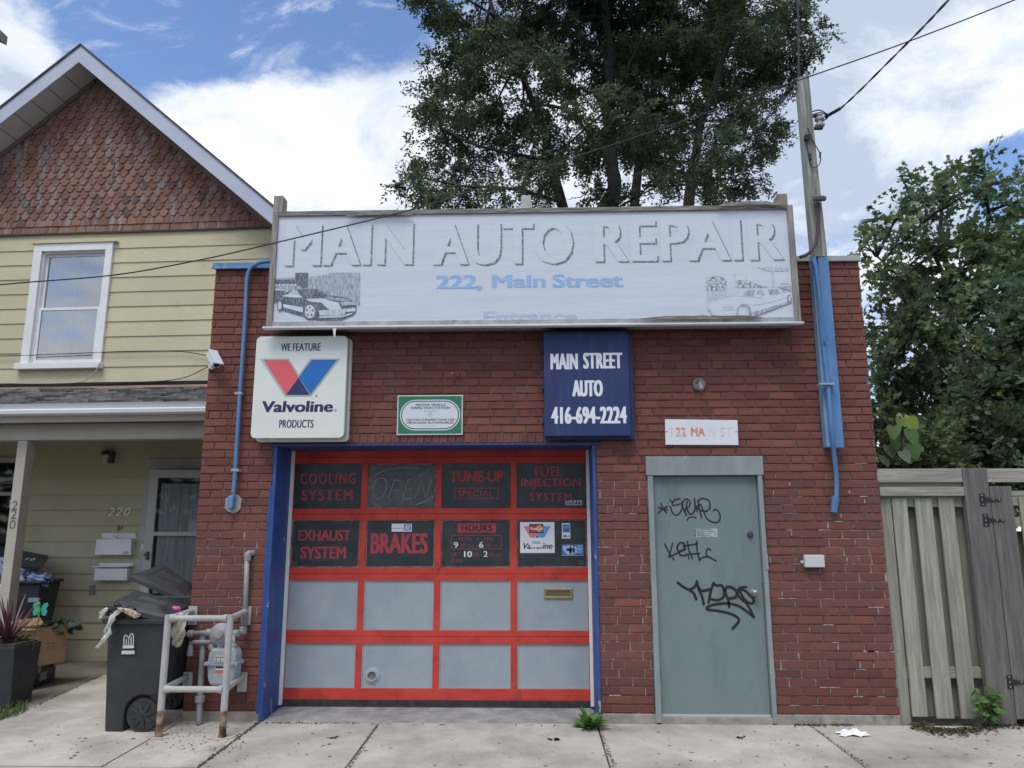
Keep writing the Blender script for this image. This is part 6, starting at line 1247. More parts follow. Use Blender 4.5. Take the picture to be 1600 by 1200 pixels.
q.build('faded_print', mat('card_print', (.22, .13, .075), .9, (.33, .21, .115), 40, .4, .6), cb)
q = MB(); leafblob(q, Vector(((a.x+b.x)/2-.05, (a.y+b.y)/2+.15, ztb+.02)), .2, 60, .12, vcol((.05, .075, .05), .4), .35); o = q.build('potted_greens', leaf_m, None, loc=(a.x, a.y+.2, ztb)); tag(o, 'dark broad leaves sticking out of the open cardboard box', 'plant')
# recycling bin on the porch
Yr = 2.35; X0, X1, Z0, Z1 = wr(33, 912, 84, 1000, Yr); Z0 = GZ; X1 -= .17
rb_ = thing('recycling_bin', 'black recycling bin on the porch with open lid, heaped with blue bags behind the post', 'bin', ((X0+X1)/2-.2, Yr+.25, GZ))
q = MB(); q.hexa([(X0-.25, Yr+.06, GZ), (X1-.12, Yr+.06, GZ), (X1-.12, Yr+.36, GZ), (X0-.25, Yr+.36, GZ)], [(X0-.38, Yr, Z1), (X1-.03, Yr, Z1), (X1-.03, Yr+.40, Z1), (X0-.38, Yr+.40, Z1)]); q.build('bin_body', binp_m, rb_, bevel=.015)
q = MB(); q.box(X0-.40, X1+.0, Yr-.03, Yr+.42, Z1-.002, Z1+.035); q.build('rim', binp_m, rb_, bevel=.012)
q = MB(); lid(q, [at(-40, 880, Yr+.1), at(62, 886, Yr-.02), at(75, 868, Yr+.45), at(0, 853, Yr+.5)]); q.build('lid', lid_m, rb_)
a_, b_, c_, d_ = wr(44, 934, 61, 941, Yr-.0); q = MB(); q.box(a_, b_, Yr+.0, Yr+.02, c_, d_); q.build('label', mat('tote_label', W1), rb_)
crumple('recycling_bag', 'clear bag of bottles heaped in the porch recycling bin', 'bag', at(8, 898, Yr+.1), .27, bottle_m, sq=(1.0, .7, .85), seed=8)
crumple('recycling_bag', 'small clear bag squashed against the porch post above the bin', 'bag', at(47, 888, Yr+.15), .13, bottle_m, sq=(.8, .7, 1.1), seed=12)
crumple('chip_bag', 'crumpled blue snack bag with a yellow spot on top of the recycling bin', 'bag', at(60, 906, Yr+.1), .16, bluebag_m, sq=(1.1, .6, .65), seed=4)
# ------------------------------------------------------------------ fence and gate on the right
YFc = .06
def fx_(px, py=900, Y=YFc): return at(px, py, Y).x
def lean(pxt, pyt, pxb, pyb): return (at(pxt, pyt, YFc).x+at(pxb, pyb, YFc).x)/2
fn = thing('wooden_fence', 'green tinged board fence with alternating planks between the garage and the gate', 'fence', (6.6, YFc, GZ))
zt0, zt1 = at(1430, 754, YFc-.03).z, at(1430, 732.5, YFc-.03).z
gapx = lean(1496, 735, 1546, 1129); gpx1 = lean(1535, 735, 1585, 1129); FX0_ = BW+.006
zbt = at(1440, 778, YFc).z; zbb = at(1470, 1123, YFc).z
def board(parent, x0, x1, y, z0, z1, m, nm='board', th=.022):
    q = MB(); q.col = tuple(np.array((1, 1, 1))*random.uniform(.85, 1.12)); q.box(x0, x1, y, y+th, z0, z1); q.build(nm, m, parent, bevel=.003)
bl = [lean(1390, 780, 1427, 1123), lean(1412, 780, 1452, 1123), lean(1424, 780, 1466, 1123), lean(1450, 780, 1494, 1123), lean(1461.5, 780, 1504, 1123), lean(1486.5, 780, 1528, 1123)]
board(fn, FX0_, bl[0]+.13, YFc+.099, zbb, zt1-.02, dark_wood_m, 'back_board'); board(fn, FX0_+.0, bl[0]-.004, YFc+.0, GZ-.05, zbt-.005, post_wood_m, 'post', .09)
for i in range(3): board(fn, bl[2*i], bl[2*i+1], YFc-.022+.001*i, zbb+random.uniform(-.01, .02), zbt-.002, post_wood_m)
for a, b in ((bl[1]-.03, bl[2]+.03), (bl[3]-.03, bl[4]+.03), (bl[5]-.03, gapx+.02)): board(fn, a-.02, b+.02, YFc+.075, zbb, zt1-.02, mat('back_board_wood', (0.19, 0.185, 0.15), .95, (0.26, 0.25, 0.21), 5, stretch=(6, 6, .5), attr=True), 'back_board')
zr0, zr1 = at(1450, 792, YFc).z, at(1450, 777, YFc).z; zq0, zq1 = at(1470, 1060, YFc).z, at(1470, 1043, YFc).z
for z0, z1 in ((zr0, zr1-.004), (zq0, zq1)):
    q = MB(); q.col = (.9, .9, .82); q.box(bl[0]-.003, gapx-.002, YFc+.004, YFc+.07, z0, z1); q.build('rail', rail_wood_m, fn, bevel=.003)
q = MB(); q.col = (1, 1, 1); q.box(FX0_-.02, gapx-.003, YFc-.045, YFc-.02, zt0, zt1); q.build('top_rail', rail_wood_m, fn, bevel=.004)
za, zb2 = at(1430, 775, YFc-.03).z, at(1430, 761, YFc-.03).z
q = MB(); q.col = (.95, .95, .92); q.box(FX0_-.0, gapx-.003, YFc-.052, YFc-.024, za, zb2); q.build('trim_rail', rail_wood_m, fn, bevel=.004)
q = MB(); q.col = (.75, .78, .68); q.box(FX0_-.0, gapx-.003, YFc-.019, YFc+.01, zbt, zt1-.01); q.build('rail_backing', rail_wood_m, fn, bevel=.003)
board(fn, gapx, gpx1, YFc-.05, GZ-.05, zt1+.004, dark_wood_m, 'gate_post', .06)
q = MB(); q.col = (1, 1, 1); q.box(gpx1+.003, 8.45, YFc-.045, YFc-.015, at(1570, 754, YFc).z, zt1-.002); q.build('top_rail', rail_wood_m, fn, bevel=.004)
board(fn, 8.46, 8.60, YFc-.05, GZ-.05, zt1+.004, dark_wood_m, 'gate_post', .06)
x = 8.62
while x < 11: board(fn, x, x+.14, YFc-.02, zbb, zbt, post_wood_m); x += .165
gt_ = thing('wooden_gate', 'dark aged board gate hung on black strap hinges at the right edge', 'gate', (7.8, YFc, GZ))
g0, g1 = gpx1+.008, lean(1573, 765, 1623, 1123); gz1_ = at(1555, 760, YFc-.03).z
board(gt_, g0, g1, YFc-.045, zbb+.01, gz1_, dark_wood_m, 'gate_board')
for z0, z1 in ((at(1580, 775, YFc).z, at(1580, 767, YFc).z), (at(1580, 790, YFc).z, at(1580, 776, YFc).z), (at(1585, 823, YFc).z, at(1585, 808, YFc).z), (zq0, zq1)):
    q = MB(); q.col = (.95, .95, .9); q.box(g1+.002 if z1 > 1.5 else g1, 8.4, YFc-.02, YFc+.02, z0, z1); q.build('gate_rail', rail_wood_m, gt_, bevel=.003)
x = at(1590, 800, YFc).x
while x < 8.35: board(gt_, x, min(x+.14, 8.4), YFc-.044, zbb, at(1590, 776, YFc).z, post_wood_m, 'gate_board'); x += .185
q = MB(); q.col = (.6, .6, .55); q.box(g1-.02, 8.4, YFc+.06, YFc+.075, zbb, at(1590, 830, YFc).z); q.build('back_panel', post_wood_m, gt_)
for (px, py) in ((1533, 781), (1538.5, 813), (1576, 1066)):
    p = at(px, py, YFc-.056); q = MB(); yh = YFc-.0535; q.box(p.x-.012, p.x+.04, yh, yh+.003, p.z-.055, p.z+.055)
    q.prism([(p.x+.041, p.z+.025), (p.x+.041, p.z-.025), (p.x+.10, p.z-.012), (p.x+.175, p.z-.009), (p.x+.178, p.z+.007), (p.x+.10, p.z+.010)], yh, yh+.003); hg = q.build('hinge', mat('hinge_black', (.018, .018, .02), .5), gt_)
    q = MB()
    for a, b in ((.012, .04), (.012, 0), (.012, -.04), (.11, 0), (.16, 0)): q.lathe([(.006, 0), (.004, .003)], (p.x+a, yh-.0002, p.z+b), (0, -1, 0), 8)
    q.build('screw', alum_m, hg)
# ------------------------------------------------------------------ trees
def np_mesh(name, V_, F_, cols, m, parent, loc):
    """V_ (n,k,3) polygons of k corners each, cols (n,3)"""
    n, k, _ = V_.shape; me = bpy.data.meshes.new(name); me.vertices.add(n*k); me.vertices.foreach_set('co', (V_-np.array(loc)).reshape(-1).astype(np.float32))
    me.loops.add(n*k); me.loops.foreach_set('vertex_index', np.arange(n*k, dtype=np.int32)); me.polygons.add(n); me.polygons.foreach_set('loop_start', np.arange(0, n*k, k, dtype=np.int32))
    a = me.color_attributes.new('Col', 'FLOAT_COLOR', 'CORNER'); c = np.ones((n, k, 4), np.float32); c[:, :, :3] = cols[:, None, :]; a.data.foreach_set('color', c.ravel())
    me.materials.append(m); me.update(calc_edges=True); me.validate()
    o = bpy.data.objects.new(name, me); COL.objects.link(o); o.parent = parent; return o
def unit(a): return a/np.maximum(np.linalg.norm(a, axis=1, keepdims=True), 1e-9)
def sprays(centres, radii, counts, squash, size, aspect, colf, per=9, ln=.30, droop=.35, shape=None, upn=.7):
    out, cs = [], []
    for c, r, n in zip(centres, radii, counts):
        ns = max(1, int(n/per)); nsub = max(4, int(11*r/.5*.5+7)); ds = unit(NR.normal(size=(nsub, 3))); sc_ = ds*(NR.random((nsub, 1))**.42)*np.array([r, r, r*squash])
        pick = NR.integers(0, nsub, ns); d = unit(ds[pick]+NR.normal(size=(ns, 3))*.35); rad = NR.random(ns)
        o = sc_[pick] + NR.normal(size=(ns, 3))*np.array([1, 1, .55])*(.155*r+.02) + np.array(c); tone = NR.uniform(.72, 1.25, nsub)[pick][:, None]
        dirn = unit(d*.8+NR.normal(size=(ns, 3))*.5+np.array([0, 0, -droop])); side = unit(np.cross(dirn, np.array([0, 0, 1.])+NR.normal(size=(ns, 3))*.3)); nm = unit(np.cross(side, dirn)); nm *= np.sign(nm[:, 2:3]+1e-9)
        base = colf(ns, rad)*tone
        for k in range(per):
            f_ = (k//2+.5)/(per/2); s_ = 1 if k % 2 else -1
            p = o + dirn*(ln*f_*NR.uniform(.8, 1.2, (ns, 1))) + np.array([0, 0, -1])*(droop*ln*.5*f_**2)
            ax_ = unit(side*s_*.8+dirn*.55+NR.normal(size=(ns, 3))*.25); nn = unit(nm*upn+NR.normal(size=(ns, 3))*.4); b_ = unit(np.cross(ax_, nn)); sz = size*NR.uniform(.65, 1.2, (ns, 1))
            pts = [p+ax_*(y*sz)+b_*(x*sz*aspect) for x, y in shape]
            out.append(np.stack(pts, 1)); cs.append(base*NR.uniform(.8, 1.2, (ns, 1)))
    return np.concatenate(out), np.concatenate(cs)
KITE = ((0, 0), (.5, .45), (0, 1), (-.5, .45)); OVAL = ((0, 0), (.42, .3), (.45, .6), (0, 1), (-.45, .6), (-.42, .3))
MAPLE = ((0, 0), (.12, .2), (.5, .12), (.36, .38), (.52, .62), (.2, .6), (0, 1), (-.2, .6), (-.52, .62), (-.36, .38), (-.5, .12), (-.12, .2))
def limbs(name, paths, parent, m=bark_m):
    q = MB()
    for pts, r0, r1 in paths:
        p = cat_rom(pts, 4); n = len(p)
        for i in range(1, n-1): p[i] = p[i]+Vector((random.gauss(0, 1), random.gauss(0, 1), 0))*r0*.14
        q.tube(p, r0, 8, rs=[r0+(r1-r0)*i/(n-1) for i in range(n)])
    return q.build(name, m, parent, True)
def tree(name, lab, cat, base, trunk_paths, clumps, dens, size, aspect, colf, shape, squash, per, ln, droop, upn, lm, group=None, core=None):
    t = thing(name, lab, cat, base, group); paths = list(trunk_paths)
    ends = [Vector(p) for pts, r0, r1 in trunk_paths for p in cat_rom(pts, 4)[len(pts):]]
    for (x, y, z, r) in clumps:
        c = Vector((x, y, z)); e_ = min(ends, key=lambda v: (v-c).length+max(0, v.z-c.z)*.8); mid = (e_+c)/2+Vector((random.gauss(0, .15), random.gauss(0, .15), random.uniform(-.2, .1)))*r
        paths.append(([e_, mid, c], .028+.02*r, .010))
        for k in range(4): dd = Vector((random.gauss(0, 1), random.gauss(0, 1), random.gauss(0, .7))).normalized()*r*.6; paths.append(([mid, (mid+c+dd)/2, c+dd], .014, .005))
    limbs('trunk', paths, t)
    V_, c_ = sprays([c[:3] for c in clumps], [c[3] for c in clumps], [dens*max(c[3]**2.2, .35*c[3]**1.3) for c in clumps], squash, size, aspect, colf, per, ln, droop, shape, upn)
    np_mesh('crown', V_, None, c_, lm, t, base); return t
def colr(b, v, tip=None, pt=.0):
    b = np.array(b)
    def f(n, rad):
        c = b*NR.uniform(1-v, 1+v, (n, 1))*np.array([1, 1, 1])
        if tip is not None: k = (NR.random(n) < pt)[:, None]; c = np.where(k, np.array(tip)*NR.uniform(.7, 1.2, (n, 1)), c)
        return c
    return f
# the big locust behind the garage
TY = 12.5
S = lambda px: px/1180*19.5            # pixels -> metres at that distance
cl = [(690, -20, 60), (740, 40, 52), (700, 110, 45), (760, 100, 55), (672, 150, 30), (700, 205, 46), (650, 245, 30), (640, 290, 34), (690, 280, 42), (740, 260, 42), (760, 190, 55), (800, 20, 60), (830, 100, 55), (815, 170, 50), (800, 240, 44), (745, 310, 34), (690, 320, 30),
      (860, 40, 60), (900, -20, 70), (930, 60, 60), (900, 130, 52), (880, 200, 50), (850, 270, 40), (910, 250, 38), (960, 10, 60), (980, 100, 52), (950, 180, 48), (990, 190, 40), (985, 150, 40), (1010, 40, 55), (1040, 100, 50), (1030, 160, 42), (1010, 235, 36), (930, 300, 34), (1060, 20, 60), (1090, 70, 50), (1100, 130, 48), (1075, 190, 42), (1120, 0, 60), (1150, 50, 52), (1160, 110, 48), (1140, 170, 46), (1110, 230, 42), (1150, 240, 40), (1180, 180, 40), (1200, 90, 48), (1190, 20, 52), (1230, 30, 44), (1230, 90, 36), (1275, 55, 27), (1262, 80, 26), (1240, 10, 34), (1215, 140, 32), (1200, 210, 30), (1170, 280, 32), (1120, 290, 34), (1090, 300, 28), (1145, 310, 24), (780, 300, 30), (840, 310, 26), (1040, 285, 26), (985, 290, 22), (960, 240, 30), (720, 60, 45), (1060, 250, 30)]
clump3 = []
for px, py, r in cl:
    y = TY+random.uniform(-2.2, 2.2); p = at(px, py, y); k = (y-CAM.y)/1180; clump3.append((p.x, p.y, p.z, r*k*1.02))
for i in range(55):                     # crown above the picture
    px, py = random.uniform(690, 1240), random.uniform(-330, -40)
    if ((px-965)/300)**2+((py+20)/330)**2 > 1: continue
    y = TY+random.uniform(-3, 3); p = at(px, py, y); clump3.append((p.x, p.y, p.z, 60*(y-CAM.y)/1180))
for i in range(26):                     # far side of the crown
    p = at(random.uniform(700, 1200), random.uniform(-50, 270), TY+random.uniform(2.5, 4)); clump3.append((p.x, p.y, p.z, random.uniform(.5, .9)))
gb = Vector((5.4, TY, -.1))
def TP(*pp): return [at(a, b, TY+c) for a, b, c in pp]
tp = [([gb, Vector((5.35, TY, 4.0)), *TP((957, 330, 0), (955, 250, 0), (950, 170, .2), (955, 90, .3), (945, 0, .2), (940, -150, 0))], .26, .06),
      ([Vector((5.3, TY, 3.2)), *TP((876, 310, -.5), (858, 250, -.7), (850, 205, -.8), (815, 120, -1), (780, 50, -1.2), (760, -40, -1))], .16, .04),
      ([Vector((5.45, TY, 4.5)), *TP((992, 318, .5), (1003, 240, .6), (1012, 170, .7), (1035, 100, 1), (1050, 20, 1.1), (1065, -120, 1))], .15, .04),
      ([Vector((5.5, TY, 3.6)), *TP((1075, 325, -.6), (1085, 250, -.7), (1097, 190, -.8), (1125, 110, -1), (1150, 30, -1.2), (1175, -90, -1.2))], .17, .04),
      (TP((950, 250, .1), (925, 215, -.5), (880, 170, -1), (820, 165, -1.4)), .07, .03), (TP((955, 170, .2), (985, 95, -.4), (1010, 50, -.8), (1030, 0, -1)), .06, .02), (TP((858, 250, -.7), (800, 240, -1), (740, 225, -1.2), (690, 200, -1)), .06, .02),
      (TP((1012, 170, .7), (1060, 160, .6), (1110, 165, .2), (1180, 120, -.3), (1250, 70, -.6)), .06, .02), (TP((876, 315, -.5), (800, 295, -.9), (720, 290, -1), (650, 275, -.9)), .055, .02), (TP((1003, 290, .5), (1060, 290, .2), (1120, 280, 0)), .05, .02)]
tree('locust_tree', 'tall dark feathery tree with several trunks rising behind the garage roof', 'tree', gb, tp, clump3, 4300, .115, .46, colr((.085, .128, .076), .3, (.14, .185, .08), .18), KITE, .70, 12, .36, .45, .85, leafl_m)
# maple behind the fence
MY = 6.5; mb_ = Vector((10.2, MY+.6, -.1)); mcl = []
for px, py, r in ((1380, 420, 26), (1410, 360, 26), (1365, 352, 14), (1440, 400, 40), (1400, 460, 38), (1380, 520, 34), (1440, 480, 44), (1420, 550, 42), (1375, 590, 32), (1410, 620, 40), (1450, 600, 42), (1380, 655, 32), (1470, 540, 40), (1490, 440, 42), (1530, 400, 44), (1500, 370, 34), (1450, 340, 28), (1425, 300, 18), (1408, 278, 13), (1440, 318, 16), (1465, 290, 16), (1485, 262, 14), (1505, 275, 15), (1500, 310, 20), (1535, 240, 13), (1534, 265, 13), (1540, 295, 15), (1550, 330, 26), (1590, 275, 15), (1600, 310, 26), (1580, 370, 40), (1570, 440, 42), (1520, 480, 40), (1540, 540, 36), (1600, 420, 44), (1620, 350, 40), (1395, 700, 32), (1450, 670, 34), (1350, 385, 12), (1345, 348, 8), (1640, 450, 60), (1690, 380, 60), (1700, 500, 70), (1660, 300, 50), (1500, 580, 36), (1480, 640, 34), (1395, 640, 40), (1430, 690, 50), (1490, 690, 50), (1550, 690, 60), (1610, 680, 60), (1460, 740, 50), (1390, 740, 46), (1560, 620, 50), (1620, 560, 50), (1410, 580, 36), (1540, 480, 40), (1450, 520, 40), (1520, 760, 60), (1600, 760, 60)):
    y = MY+random.uniform(-1.3, 1.3); p = at(px, py, y); mcl.append((p.x, p.y, p.z, r*(y-CAM.y)/1180))
def MP(*pp): return [at(a, b, MY+c) for a, b, c in pp]
mp_ = [([mb_, Vector((10.1, MY+.5, 1.5)), *MP((1500, 600, .4), (1490, 520, .2), (1480, 440, .1), (1470, 360, 0), (1480, 275, -.1))], .13, .02), (MP((1500, 600, .4), (1450, 520, -.3), (1420, 450, -.6), (1370, 400, -.8)), .06, .015), (MP((1490, 520, .2), (1530, 420, .3), (1545, 330, .3), (1534, 240, .2)), .06, .012), (MP((1500, 600, .4), (1430, 600, 0), (1385, 570, -.5)), .05, .015), (MP((1480, 440, .1), (1440, 350, -.2), (1408, 275, -.4)), .045, .01), (MP((1500, 620, .4), (1580, 500, .6), (1640, 400, .6)), .06, .02)]
tree('maple_tree', 'green maple with upright shoots standing behind the wooden fence', 'tree', mb_, mp_, mcl, 3300, .118, 1.0, colr((.13, .195, .10), .3, (.19, .26, .11), .25), MAPLE, .85, 7, .34, .4, .75, leaf_m)
# dense hedge shrub just behind the fence
SY = 3.0; sb = Vector((9.3, SY+.4, -.1)); scl = []
for px, py, r in ((1500, 700, 42), (1470, 720, 30), (1530, 650, 46), (1570, 690, 46), (1600, 630, 46), (1560, 600, 40), (1590, 560, 40), (1575, 520, 26), (1570, 490, 14), (1545, 560, 22), (1520, 610, 22), (1620, 690, 50), (1650, 600, 60), (1700, 680, 70), (1460, 690, 26), (1640, 520, 40), (1610, 490, 22), (1495, 660, 20), (1530, 740, 50), (1600, 750, 50), (1450, 745, 30)):
    y = SY+random.uniform(-.6, .6); p = at(px, py, y); scl.append((p.x, p.y, p.z, r*(y-CAM.y)/1180))
sp_ = [([sb, *[at(a, b, SY+.2) for a, b in ((1560, 760), (1570, 650), (1572, 560), (1570, 485))]], .04, .008), ([sb, *[at(a, b, SY) for a, b in ((1530, 770), (1510, 700), (1500, 660))]], .03, .008), ([sb, *[at(a, b, SY) for a, b in ((1600, 760), (1610, 640), (1612, 500))]], .03, .008)]
tree('hedge_shrub', 'dense dark shrub of small pointed leaves right behind the gate', 'shrub', sb, sp_, scl, 8500, .08, .9, colr((.10, .15, .08), .3, (.22, .23, .07), .06), OVAL, 1.0, 8, .26, -.3, .9, leaf_m)
# feathery light shrub and the broad leaved climber by the garage corner
FY = 1.6; fb = Vector((6.9, FY, -.1)); fcl = []
for px, py, r in ((1385, 640, 15), (1378, 665, 14), (1382, 700, 22), (1372, 725, 22), (1450, 660, 26), (1475, 690, 24), (1440, 700, 26), (1430, 730, 28), (1480, 735, 24), (1400, 735, 24)):
    p = at(px, py, FY+random.uniform(-.3, .3)); fcl.append((p.x, p.y, p.z, r*(FY-CAM.y)/1180))
tree('weed_sapling', 'light green feathery sapling behind the fence beside the garage corner', 'shrub', fb, [([fb, at(1400, 760, FY), at(1390, 690, FY), at(1385, 640, FY)], .02, .006), ([fb, at(1440, 760, FY), at(1450, 700, FY), at(1455, 660, FY)], .02, .006)], fcl, 6500, .075, .55, colr((.08, .125, .05), .3, (.16, .20, .06), .2), OVAL, .9, 9, .22, .2, .8, leaf_m)
HY = .75; hv_ = thing('climbing_vine', 'climber with a few large bright heart shaped leaves above the fence', 'vine', (at(1410, 760, HY).x, HY, GZ))
q = MB(); q.tube(cat_rom([(at(1412, 760, HY).x, HY, GZ), at(1412, 740, HY), at(1408, 700, HY), at(1411, 665, HY), at(1405, 650, HY)], 4), .008, 6); q.tube(cat_rom([at(1408, 700, HY), at(1416, 695, HY), at(1420, 690, HY)], 3), .004, 6); q.build('stem', bark_m, hv_)
HEART = ((0, .12), (.14, 0), (.36, .03), (.48, .25), (.40, .55), (.2, .82), (0, 1), (-.2, .82), (-.40, .55), (-.48, .25), (-.36, .03), (-.14, 0))
for px, py, sz, c, rot in ((1424, 664, .19, (.20, .30, .045), .2), (1406, 661, .12, (.15, .24, .04), -.4), (1396, 676, .16, (.11, .19, .06), -.2), (1425, 684, .19, (.10, .18, .06), .15), (1399, 691, .18, (.10, .17, .06), -.3), (1427, 706, .20, (.085, .17, .035), .1), (1391, 706, .16, (.13, .19, .10), .2), (1415, 714, .15, (.17, .22, .14), .4), (1406, 651, .07, (.40, .36, .18), .5), (1416, 652, .06, (.38, .33, .18), -.6), (1383, 720, .14, (.12, .18, .09), .3)):
    p = at(px, py, HY+random.uniform(-.12, .12)); t = Vector((math.sin(rot), -.25, -math.cos(rot))).normalized(); nn = Vector((random.uniform(-.3, .3), -1, .55)).normalized(); b = t.cross(nn).normalized(); q = MB(); q.col = c; o_ = p-t*sz*.5
    L1 = [o_+b*x*sz*.92+t*y*sz+nn*abs(x)*sz*.18 for x, y in HEART]; q.face(L1[:7]); q.face([L1[6], *L1[7:], L1[0]]); q.build('leaf', leaf_m, hv_)
# ------------------------------------------------------------------ weeds and litter
def clump_weed(nm, lab, c, n, ln, w0, colf, up=(.2, 1.0), droop=1.0, cat='weed'):
    q = MB()
    for i in range(n): blades(q, Vector(c)+Vector((random.gauss(0, .012), random.gauss(0, .012), 0)), 1, ln, w0, up, droop, colf)
    return tag(q.build(nm, leaf_m, None, loc=c), lab, cat)
p = gpx(921, 1137); clump_weed('dandelion_clump', 'green leafy dandelion clump at the right foot of the overhead door', (p.x, p.y-.01, gz(p.y)), 46, .19, .040, vcol((.12, .24, .06), .35), (.1, 1.0), .9)
p = gpx(1163, 1129); clump_weed('grass_tuft', 'tiny grass tuft at the threshold of the steel door', (p.x, p.y-.005, gz(p.y)), 26, .09, .004, vcol((.10, .15, .05), .3), (.3, 1.4), .6)
p = gpx(18, 1118); q = MB()
for i in range(420):
    a = random.random(); pp = gpx(-60+a*100, 1142-a*34+random.uniform(-9, 5)); blades(q, (pp.x, pp.y, gz(pp.y)-.01), 1, random.uniform(.05, .11), .004, (.5, 1.5), .7, vcol((.09, .14, .045), .35))
o = q.build('grass', leaf_m, None, loc=p); o['kind'] = 'stuff'; o['label'] = 'short grass at the left edge of the driveway'
# weed climbing the fence foot
p = gpx(1540, 1132); fw = thing('fence_weed', 'leafy green weed growing at the foot of the gate post', 'weed', (p.x, -.04, gz(-.04)))
q = MB(); stems = []
for a in ((1538, 1078), (1526, 1085), (1550, 1092), (1556, 1082), (1532, 1100)):
    e_ = at(*a, -.06); st = cat_rom([Vector((p.x+random.uniform(-.03, .03), -.05, GZ)), Vector(((p.x+e_.x)/2, -.07, (GZ+e_.z)/2)), e_], 4); q.tube(st, .003, 5); stems.append(st)
q.build('stem', mat('green_stem', (.12, .17, .06), .7), fw)
q = MB()
for st in stems:
    for pt in st[3:]:
        for k in range(3): leaf(q, pt+Vector((random.gauss(0, .02), random.gauss(0, .015), random.gauss(0, .02))), random.uniform(.05, .09), tuple(np.array((.13, .23, .07))*random.uniform(.7, 1.25)))
q.build('leaves', leaf_m, fw)
# dry litter along the foot of the fence and wall
q = MB()
for i in range(1500):
    a = random.random(); pp = gpx(1425+a*190, 1132+abs(random.gauss(0, 5))+ (8*math.sin(a*5) if a > .1 else 0)); c = random.choice(((.12, .09, .055), (.16, .13, .07), (.09, .10, .045), (.20, .16, .09), (.06, .045, .03))); leaf(q, Vector((pp.x, min(pp.y, .12), gz(pp.y)+random.uniform(.002, .02))), random.uniform(.012, .04), c, .8)
for i in range(260):
    pp = gpx(random.uniform(1240, 1330), 1131+abs(random.gauss(0, 2.2))); leaf(q, Vector((pp.x, min(pp.y, -.012), gz(pp.y)+random.uniform(.001, .008))), random.uniform(.01, .03), random.choice(((.12, .09, .055), (.15, .12, .07), (.08, .09, .04))), .8)
o = q.build('dry_litter', leaf_m, None, loc=gpx(1500, 1135)); o['kind'] = 'stuff'; o['label'] = 'dry leaf litter along the foot of the fence and wall'
q = MB()                                # weeds and dirt in the pavement joints
for (x0, y0, x1, y1, n, gr) in ((405, 1129, 312, 1197, 300, .4), (588, 1135, 546, 1199, 160, .08), (938, 1143, 961, 1199, 150, .1), (1273, 1139, 1358, 1199, 90, .15), (412, 1130, 560, 1130, 200, .35), (560, 1131, 900, 1135, 60, .15), (160, 1055, 20, 1120, 260, .1)):
    for i in range(n):
        a = random.random(); pp = gpx(x0+(x1-x0)*a+random.gauss(0, 1.6), y0+(y1-y0)*a+random.gauss(0, .8)); g_ = random.random() < gr
        leaf(q, Vector((pp.x, pp.y, gz(pp.y)+random.uniform(.001, .006))), random.uniform(.008, .03 if g_ else .018), tuple(np.array((.10, .15, .05) if g_ else random.choice(((.10, .08, .055), (.26, .21, .13), (.06, .05, .035))))*random.uniform(.7, 1.2)), .9)
o = q.build('joint_debris', leaf_m, None, loc=gpx(800, 1150)); o['kind'] = 'stuff'; o['label'] = 'specks of dirt and weeds in the pavement joints'
q = MB()
for i in range(420):                    # scattered yellow flecks and twigs on the pavement
    pp = gpx(random.uniform(20, 1600), random.uniform(1128, 1199)); c = random.choice(((.50, .42, .24), (.42, .36, .22), (.10, .085, .07), (.07, .06, .05), (.62, .58, .48))); leaf(q, Vector((pp.x, min(pp.y, -.03), gz(pp.y)+.003)), random.uniform(.006, .02), c, 2.5)
for i in range(260):
    pp = gpx(random.uniform(225, 385), random.uniform(1129, 1172)); leaf(q, Vector((pp.x, min(pp.y, -.03), gz(pp.y)+.003)), random.uniform(.008, .025), random.choice(((.10, .08, .06), (.06, .05, .04), (.2, .16, .11))), 2.5)
o = q.build('pavement_litter', leaf_m, None, loc=gpx(800, 1170)); o['kind'] = 'stuff'; o['label'] = 'tiny fallen leaflets and twigs scattered over the pavement'
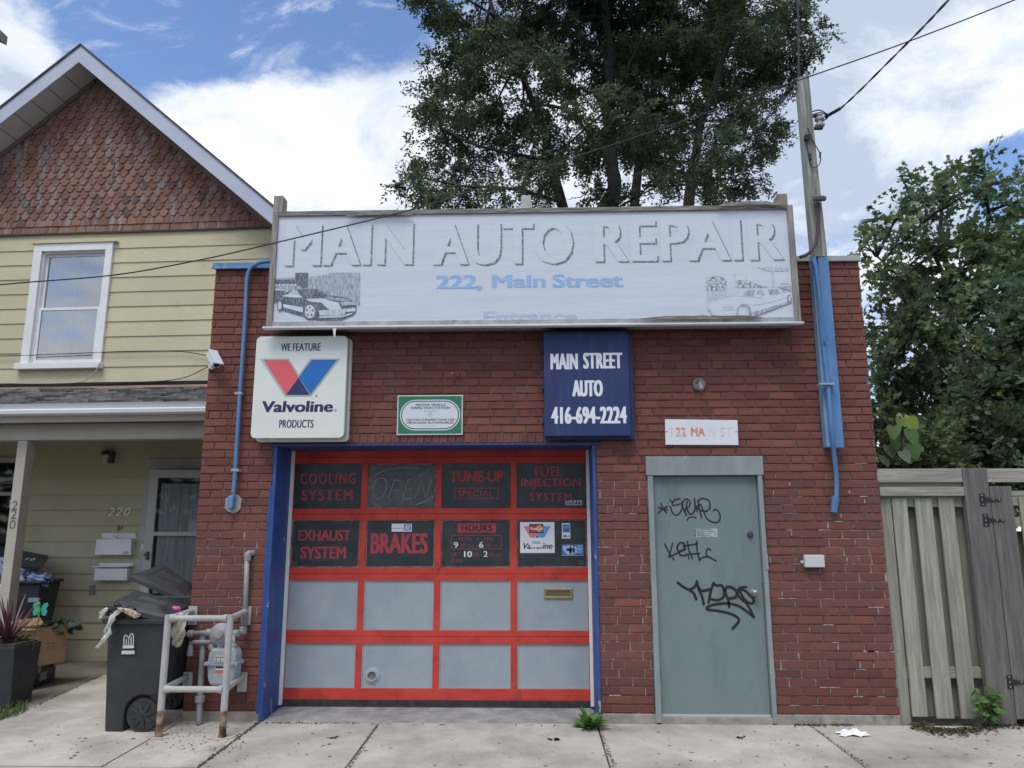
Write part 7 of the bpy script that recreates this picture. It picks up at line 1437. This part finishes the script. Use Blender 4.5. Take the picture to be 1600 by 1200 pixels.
for px, py, lab in ((521, 1153, 'dark dead leaf on the pavement left of centre'), (866, 1157, 'reddish brown dead leaf on the pavement before the overhead door'), (1157, 1153, 'curled brown leaf on the pavement before the steel door')):
    pp = gpx(px, py); q = MB(); c = (.045, .03, .028) if px != 866 else (.10, .035, .03)
    for k in range(7): leaf(q, Vector((pp.x+random.gauss(0, .012), pp.y+random.gauss(0, .008), gz(pp.y)+.006)), .045, tuple(np.array(c)*random.uniform(.7, 1.3)), 1.0)
    tag(q.build('dead_leaf', leaf_m, None, loc=pp), lab, 'leaf')
pp = gpx(1334, 1149); 
bm = bmesh.new(); bmesh.ops.create_grid(bm, x_segments=22, y_segments=16, size=1)
for v in bm.verts:
    x, y = v.co.x, v.co.y; h = .5+.5*math.sin(6*x+3*y)*math.cos(5*y-2*x); v.co = Vector((pp.x+x*.115*(1+.12*math.sin(7*y)), pp.y+.02+y*.07*(1+.2*math.sin(5*x)), gz(pp.y)+.004+.045*max(0, 1-x*x*.7-y*y*.6)*h+random.uniform(0, .006)))
v = [tuple(a.co) for a in bm.verts]; f = [tuple(a.index for a in p.verts) for p in bm.faces]; bm.free()
tag(build('crumpled_paper', v, f, paper_m, None, loc=pp), 'crumpled white paper tissue lying on the pavement at right', 'paper')

q = MB()
for i in range(95):
    pp = gpx(random.uniform(20, 1600), random.uniform(1130, 1199)); yq = min(pp.y, -.05); r_ = random.uniform(.006, .018); k = random.uniform(.28, .7); q.col = (.30*k, .29*k, .275*k)
    q.face([(pp.x+r_*random.uniform(.7, 1.2)*math.cos(a*.785), yq+r_*random.uniform(.7, 1.2)*math.sin(a*.785), gz(yq)+.0012+.00002*i) for a in range(8)])
o = q.build('gum_spots', mat('old_gum', (1, 1, 1), .9, attr=True), None, loc=gpx(800, 1170)); o['kind'] = 'stuff'; o['label'] = 'flattened dark gum spots and drips scattered over the pavement'
q = MB(); q.col = (.05, .075, .04)  # unseen leaf mass behind the camera, added to cut low sky light on the facade
for i in range(5200):
    x = random.uniform(-40, 46); h = 7.5+2.2*math.sin(x*.35)+1.3*math.sin(x*.9+1); z = h*random.random()**.8; p_ = Vector((x, -25+random.gauss(0, 1.2), z-.2)); q.col = tuple(np.array((.05, .075, .04))*random.uniform(.6, 1.4)); leaf(q, p_, random.uniform(.5, 1.1), q.col)
o = q.build('low_sky_blocker', leaf_m, None, loc=(3, -25, -.3)); o['kind'] = 'stuff'; o['label'] = 'unseen leaf mass added across the road to block low sky light'
